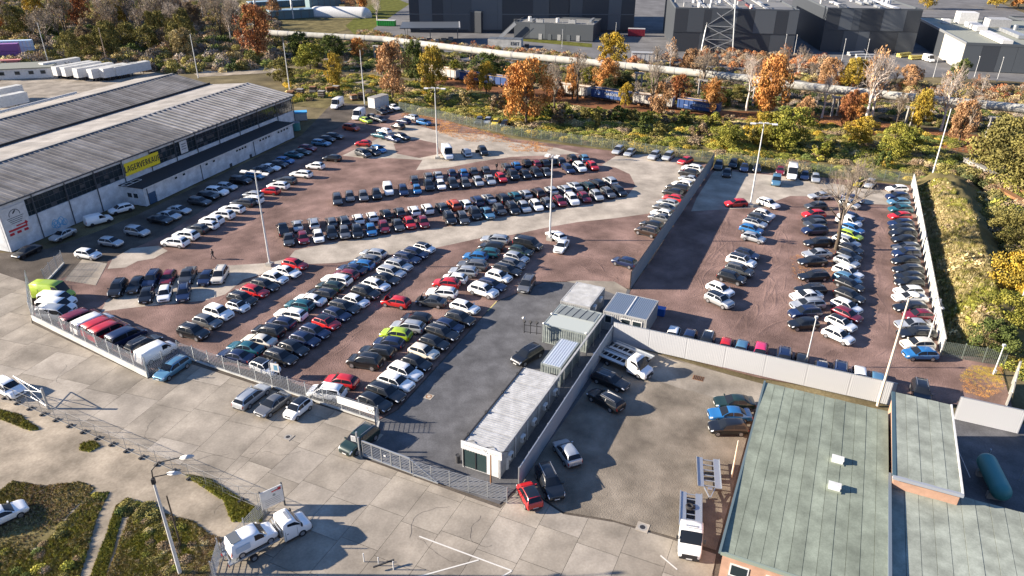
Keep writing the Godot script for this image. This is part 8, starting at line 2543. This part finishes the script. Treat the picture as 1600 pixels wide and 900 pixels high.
	car("passenger_van", "black", 2.6, -110.5, -27, "black passenger van in the right rank of the third row", g)
	g = "loose cars near the containers"
	car("minivan", "grey", 2.2, -96.0, -107, "grey minivan at the edge of the asphalt", g)
	g = "cars beside the tall mast"
	car("saloon_car", "white", 8.2, -110.1, -109, "white saloon by the foot of the tall central mast", g)
	car("hatchback", "white", 7.5, -114.5, 125, "white hatchback by the foot of the tall central mast", g)
	g = "loose cars near the containers"
	car("hatchback", "navy", 17.9, -104.1, 147, "navy hatchback alone beside the dividing wall", g)
	g = "cars along the dark dividing wall"
	car("suv", "brown", 23.5, -116.5, 144, "brown SUV along the dark dividing wall", g)
	car("hatchback", "black", 24.8, -119.5, 145, "black hatchback between brown SUV and grey saloon along the dark dividing wall", g)
	car("saloon_car", "grey", 27.0, -122.8, 143, "grey saloon along the dark dividing wall", g)
	car("hatchback", "white", 27.6, -125.1, 145, "white hatchback along the dark dividing wall", g)
	car("saloon_car", "dark grey", 28.7, -128.1, 142, "dark grey saloon along the dark dividing wall", g)
	car("hatchback", "silver", 29.8, -130.7, 145, "silver hatchback along the dark dividing wall", g)
	car("hatchback", "red", 31.3, -133.2, 145, "red hatchback along the dark dividing wall", g)
	car("hatchback", "black", 31.8, -136.5, 144, "black hatchback between red hatchback and black estate along the dark dividing wall", g)
	car("estate_car", "black", 33.4, -139.2, 145, "black estate along the dark dividing wall", g)
	car("suv", "white", 34.7, -141.0, 144, "white SUV between black estate and silver saloon along the dark dividing wall", g)
	car("saloon_car", "silver", 37.0, -144.9, 145, "silver saloon along the dark dividing wall", g)
	car("suv", "black", 37.6, -148.4, 142, "black SUV along the dark dividing wall", g)
	car("suv", "white", 39.1, -151.7, 144, "white SUV at the far end along the dark dividing wall", g)
	g = "cars facing out along the far fence"
	car("minivan", "silver", 24.6, -164.8, -118, "silver minivan at the left end along the far green fence", g)
	car("hatchback", "silver", 27.1, -163.3, -118, "silver hatchback along the far green fence", g)
	car("suv", "silver", 32.4, -160.8, -121, "silver SUV along the far green fence", g)
	car("minivan", "silver", 35.5, -160.4, -121, "silver minivan at the right end along the far green fence", g)
	car("hatchback", "red", 38.7, -157.2, -138, "red hatchback at the far fence by the wall end", g)
	g = "cars along the right far fence"
	car("suv", "dark grey", 45.4, -154.1, -110, "dark grey SUV along the far fence of the right lot", g)
	car("suv", "black", 49.0, -155.3, -112, "black SUV along the far fence of the right lot", g)
	car("hatchback", "black", 45.9, -148.9, -109, "black hatchback along the far fence of the right lot", g)
	car("saloon_car", "navy", 50.8, -153.0, -110, "navy saloon along the far fence of the right lot", g)
	car("saloon_car", "black", 53.5, -152.8, -109, "black saloon along the far fence of the right lot", g)
	car("hatchback", "maroon", 57.9, -150.8, -110, "maroon hatchback along the far fence of the right lot", g)
	car("panel_van", "light blue", 54.8, -143.8, -110, "light blue small van along the far fence of the right lot", g)
	car("high_roof_van", "white", 59.7, -148.6, -110, "white high-roof van along the far fence of the right lot", g)
	car("hatchback", "navy", 62.1, -147.7, -111, "navy hatchback along the far fence of the right lot", g)
	car("hatchback", "silver", 63.7, -145.9, -108, "silver hatchback along the far fence of the right lot", g)
	car("hatchback", "yellow", 71.5, -143.4, -126, "yellow hatchback beside the bare tree by the fence", g)
	car("hatchback", "silver", 73.8, -142.6, -125, "silver hatchback beside the bare tree by the fence", g)
	g = "loose cars in the right lot"
	car("hatchback", "red", 42.9, -130.8, -171, "red hatchback beside the right lamp mast", g)
	car("estate_car", "white", 49.1, -130.7, -56, "white estate beside the right lamp mast", g)
	g = "cars in the stepped row of the right lot"
	car("hatchback", "silver", 41.4, -114.2, -37, "silver hatchback at the near end in the upper stepped group", g)
	car("hatchback", "blue", 42.1, -117.9, -37, "blue hatchback in the upper stepped group", g)
	car("hatchback", "silver", 43.6, -120.8, -38, "silver hatchback with a black roof in the upper stepped group", g, "black roof")
	car("hatchback", "dark grey", 45.0, -123.1, -38, "dark grey hatchback in the upper stepped group", g)
	car("hatchback", "white", 46.5, -125.1, -40, "white hatchback in the upper stepped group", g)
	car("suv", "black", 33.5, -98.7, -36, "black SUV with a black roof in the lower stepped group", g, "black roof")
	car("suv", "dark grey", 35.4, -101.4, -38, "dark grey SUV in the lower stepped group", g)
	car("suv", "white", 36.6, -104.6, -37, "white SUV with a black roof in the lower stepped group", g, "black roof")
	car("hatchback", "navy", 38.3, -107.4, -38, "navy hatchback with a black roof in the lower stepped group", g, "black roof")
	car("suv", "silver", 29.8, -91.5, -51, "silver SUV with a black roof in the lowest stepped pair", g, "black roof")
	car("hatchback", "white", 30.8, -94.9, -49, "white hatchback in the lowest stepped pair", g)
	g = "cars in the left column around the bare tree"
	car("hatchback", "black", 39.6, -84.9, -173, "black hatchback at the near end in the column left of the bare tree", g)
	car("suv", "navy", 40.8, -87.8, -172, "navy SUV between black hatchback and silver estate in the column left of the bare tree", g)
	car("estate_car", "silver", 42.1, -90.4, -172, "silver estate in the column left of the bare tree", g)
	car("saloon_car", "white", 42.9, -93.1, -171, "white saloon in the column left of the bare tree", g)
	car("estate_car", "black", 44.2, -95.0, -175, "black estate between white saloon and black estate in the column left of the bare tree", g)
	car("estate_car", "black", 46.3, -99.5, -172, "black estate between black estate and black saloon in the column left of the bare tree", g)
	car("saloon_car", "black", 48.1, -104.9, -173, "black saloon in the column left of the bare tree", g)
	car("saloon_car", "silver", 49.9, -107.8, -172, "silver saloon between black saloon and black estate in the column left of the bare tree", g)
	car("estate_car", "black", 51.8, -112.3, -173, "black estate between silver saloon and navy SUV in the column left of the bare tree", g)
	car("suv", "navy", 53.1, -117.5, -173, "navy SUV, sixth from the far end in the column left of the bare tree", g)
	car("hatchback", "dark grey", 54.3, -120.6, -171, "dark grey hatchback, fifth from the far end in the column left of the bare tree", g)
	car("hatchback", "black", 54.8, -122.5, -173, "black hatchback, fourth from the far end in the column left of the bare tree", g)
	car("hatchback", "red", 55.8, -125.3, -173, "red hatchback in the column left of the bare tree", g)
	car("hatchback", "dark grey", 57.7, -129.5, -172, "dark grey hatchback, second from the far end in the column left of the bare tree", g)
	car("saloon_car", "silver", 60.7, -135.1, -175, "silver saloon at the far end in the column left of the bare tree", g)
	g = "cars in the right column around the bare tree"
	car("hatchback", "white", 43.1, -81.9, -52, "white hatchback at the near end in the column right of the bare tree", g)
	car("hatchback", "white", 44.8, -85.2, -53, "white hatchback with a black roof in the column right of the bare tree", g, "black roof")
	car("hatchback", "maroon", 46.6, -87.6, -53, "maroon hatchback in the column right of the bare tree", g)
	car("hatchback", "white", 47.5, -90.0, -53, "white hatchback between maroon hatchback and black hatchback in the column right of the bare tree", g)
	car("hatchback", "black", 49.2, -93.2, -52, "black hatchback between white hatchback and black hatchback in the column right of the bare tree", g, "black roof")
	car("hatchback", "black", 50.6, -96.7, -52, "black hatchback, sixth from the near end in the column right of the bare tree", g, "black roof")
	car("hatchback", "light blue", 51.1, -98.6, -51, "light blue hatchback in the column right of the bare tree", g)
	car("estate_car", "white", 52.2, -101.0, -51, "white estate in the column right of the bare tree", g)
	car("hatchback", "silver", 53.5, -104.7, -50, "silver hatchback between white estate and black hatchback in the column right of the bare tree", g)
	car("hatchback", "black", 54.8, -107.0, -51, "black hatchback between silver hatchback and black hatchback in the column right of the bare tree", g, "black roof")
	car("hatchback", "black", 56.2, -109.7, -50, "black hatchback between black hatchback and silver SUV in the column right of the bare tree", g, "black roof")
	car("suv", "silver", 56.5, -112.4, -52, "silver SUV in the column right of the bare tree", g)
	car("hatchback", "lime green", 58.6, -115.6, -50, "lime green hatchback in the column right of the bare tree", g)
	car("hatchback", "blue", 60.0, -118.3, -51, "blue hatchback in the column right of the bare tree", g)
	car("panel_van", "white", 60.7, -121.5, -51, "white small van in the column right of the bare tree", g)
	car("hatchback", "navy", 62.4, -124.0, -52, "navy hatchback, third from the far end in the column right of the bare tree", g)
	car("hatchback", "silver", 64.6, -130.7, -50, "silver hatchback, second from the far end in the column right of the bare tree", g)
	car("hatchback", "navy", 66.5, -133.7, -50, "navy hatchback at the far end in the column right of the bare tree", g)
	g = "cars along the pale right-hand wall"
	car("hatchback", "blue", 51.8, -77.6, -181, "blue hatchback along the pale right boundary wall", g)
	car("hatchback", "beige", 52.6, -79.9, -179, "beige hatchback along the pale right boundary wall", g)
	car("estate_car", "black", 53.8, -82.6, -177, "black estate between beige hatchback and silver saloon along the pale right boundary wall", g)
	car("saloon_car", "silver", 54.6, -85.0, -181, "silver saloon along the pale right boundary wall", g)
	car("hatchback", "maroon", 56.4, -87.4, -180, "maroon hatchback along the pale right boundary wall", g)
	car("estate_car", "black", 56.4, -89.7, -178, "black estate between maroon hatchback and white saloon along the pale right boundary wall", g)
	car("saloon_car", "white", 57.8, -92.7, -181, "white saloon along the pale right boundary wall", g)
	car("hatchback", "white", 58.6, -94.7, -178, "white hatchback between white saloon and black hatchback along the pale right boundary wall", g)
	car("hatchback", "black", 60.0, -97.5, -179, "black hatchback between white hatchback and black hatchback along the pale right boundary wall", g)
	car("hatchback", "black", 61.0, -99.5, -178, "black hatchback between black hatchback and black estate along the pale right boundary wall", g)
	car("estate_car", "black", 62.0, -102.0, -179, "black estate, eleventh from the near end along the pale right boundary wall", g)
	car("hatchback", "black", 63.1, -105.1, -178, "black hatchback between black estate and navy SUV along the pale right boundary wall", g)
	car("suv", "navy", 64.5, -107.8, -180, "navy SUV between black hatchback and grey estate along the pale right boundary wall", g)
	car("estate_car", "grey", 65.7, -110.5, -179, "grey estate along the pale right boundary wall", g)
	car("hatchback", "black", 66.9, -113.6, -181, "black hatchback between grey estate and black SUV along the pale right boundary wall", g)
	car("suv", "black", 67.9, -116.1, -179, "black SUV along the pale right boundary wall", g)
	car("hatchback", "black", 69.0, -118.8, -180, "black hatchback between black SUV and navy hatchback along the pale right boundary wall", g)
	car("hatchback", "navy", 69.9, -121.0, -177, "navy hatchback along the pale right boundary wall", g)
	car("hatchback", "red", 71.4, -124.5, -177, "red hatchback along the pale right boundary wall", g)
	car("hatchback", "teal", 73.2, -128.1, -181, "teal hatchback along the pale right boundary wall", g)
	car("hatchback", "light blue", 74.7, -132.1, -181, "light blue hatchback along the pale right boundary wall", g)
	car("suv", "navy", 75.7, -134.7, -181, "navy SUV between light blue hatchback and white hatchback along the pale right boundary wall", g)
	car("hatchback", "white", 77.9, -139.6, -180, "white hatchback at the far end along the pale right boundary wall", g)
	g = "cars behind the white sheet wall"
	car("hatchback", "white", 21.1, -81.5, -112, "white hatchback at the left end behind the white sheet wall", g)
	car("hatchback", "navy", 23.1, -80.7, -113, "navy hatchback between white hatchback and black SUV behind the white sheet wall", g)
	car("suv", "black", 25.2, -79.8, -113, "black SUV between navy hatchback and red hatchback behind the white sheet wall", g)
	car("hatchback", "red", 27.3, -78.6, -113, "red hatchback behind the white sheet wall", g)
	car("hatchback", "light blue", 29.1, -77.9, -115, "light blue hatchback between red hatchback and pink hatchback behind the white sheet wall", g)
	car("hatchback", "pink", 31.4, -77.4, -113, "pink hatchback behind the white sheet wall", g, "cross")
	car("suv", "navy", 33.9, -75.9, -111, "navy SUV between pink hatchback and black hatchback behind the white sheet wall", g)
	car("hatchback", "black", 35.8, -75.0, -111, "black hatchback behind the white sheet wall", g)
	car("hatchback", "navy", 37.6, -73.3, -112, "navy hatchback between black hatchback and navy SUV behind the white sheet wall", g)
	car("suv", "navy", 39.6, -72.7, -114, "navy SUV between navy hatchback and white hatchback behind the white sheet wall", g)
	car("hatchback", "white", 41.7, -72.0, -111, "white hatchback between navy SUV and light blue hatchback behind the white sheet wall", g)
	car("hatchback", "light blue", 43.4, -71.0, -113, "light blue hatchback between white hatchback and black SUV behind the white sheet wall", g)
	car("suv", "black", 47.7, -69.3, -112, "black SUV at the right end behind the white sheet wall", g)
	g = "passenger vans along the corner fence"
	car("high_roof_van", "lime green", -66.0, -91.8, -8, "lime green high-roof van at the corner fence", g)
	car("passenger_van", "white", -64.4, -89.9, -7, "white passenger van between lime green high-roof van and white passenger van at the corner fence", g)
	car("passenger_van", "white", -63.4, -87.9, -7, "white passenger van between white passenger van and silver passenger van at the corner fence", g)
	car("passenger_van", "silver", -62.2, -85.9, -7, "silver passenger van at the corner fence", g)
	car("passenger_van", "maroon", -58.3, -84.7, 56, "maroon passenger van along the fence on the white plinth", g)
	car("passenger_van", "white", -56.1, -83.6, 59, "white passenger van along the fence on the white plinth", g)
	car("passenger_van", "red", -54.3, -82.5, 57, "red passenger van, third from the left end along the fence on the white plinth", g)
	car("passenger_van", "red", -52.8, -81.5, 58, "red passenger van, fourth from the left end along the fence on the white plinth", g)
	car("passenger_van", "navy", -50.0, -80.2, 58, "navy passenger van along the fence on the white plinth", g)
	car("estate_car", "black", -47.1, -78.7, 59, "black estate along the fence on the white plinth", g)
	car("cargo_van", "white", -44.5, -76.6, 57, "white cargo van along the fence on the white plinth", g)
	g = "cars outside the front fence"
	car("estate_car", "light blue", -41.1, -73.1, -112, "light blue estate outside the front fence", g)
	car("estate_car", "silver", -29.7, -67.7, 66, "silver estate outside the front fence", g)
	car("saloon_car", "grey", -26.8, -66.1, -119, "grey saloon outside the front fence", g)
	car("small_car", "white", -23.8, -65.3, -116, "white city car with a black roof outside the front fence", g, "black roof")
	g = "vehicles by the containers"
	car("suv", "black", 2.0, -76.6, -134, "black SUV on the asphalt beside the containers", g)
	g = "cars in the paved yard"
	car("estate_car", "black", 11.8, -71.3, -37, "black estate in the shade of the yard fence", g)
	car("estate_car", "black", 10.8, -67.4, 134, "black estate in the yard, nose to the grey fence", g)
	g = "cars beside the green roof"
	car("saloon_car", "dark green", 25.4, -67.1, 178, "dark green saloon beside the green roof", g)
	car("saloon_car", "blue", 24.3, -64.9, 178, "blue saloon beside the green roof", g)
	car("hatchback", "black", 23.5, -62.6, 180, "black hatchback beside the green roof", g)
	g = "cars by the yard entrance"
	car("hatchback", "silver", 5.8, -58.3, 112, "silver hatchback by the yard entrance", g)
	car("suv", "black", 3.8, -53.9, -74, "black SUV by the yard entrance", g)
	car("small_car", "red", 1.8, -52.1, 110, "red city car with a black roof by the yard entrance", g, "black roof")
	g = "vehicles on the waste ground"
	car("hatchback", "white", -46.7, -49.0, 46, "white hatchback on the waste ground at bottom left", g)
	g = "vehicles on the concrete road"
	car("suv", "white", -58.3, -68.8, -28, "white SUV on the concrete road at the left edge", g)
	g = "vehicles by the mesh sign"
	car("suv", "dark green", -15.9, -60.0, -122, "dark green SUV behind the mesh sign by the gate", g)
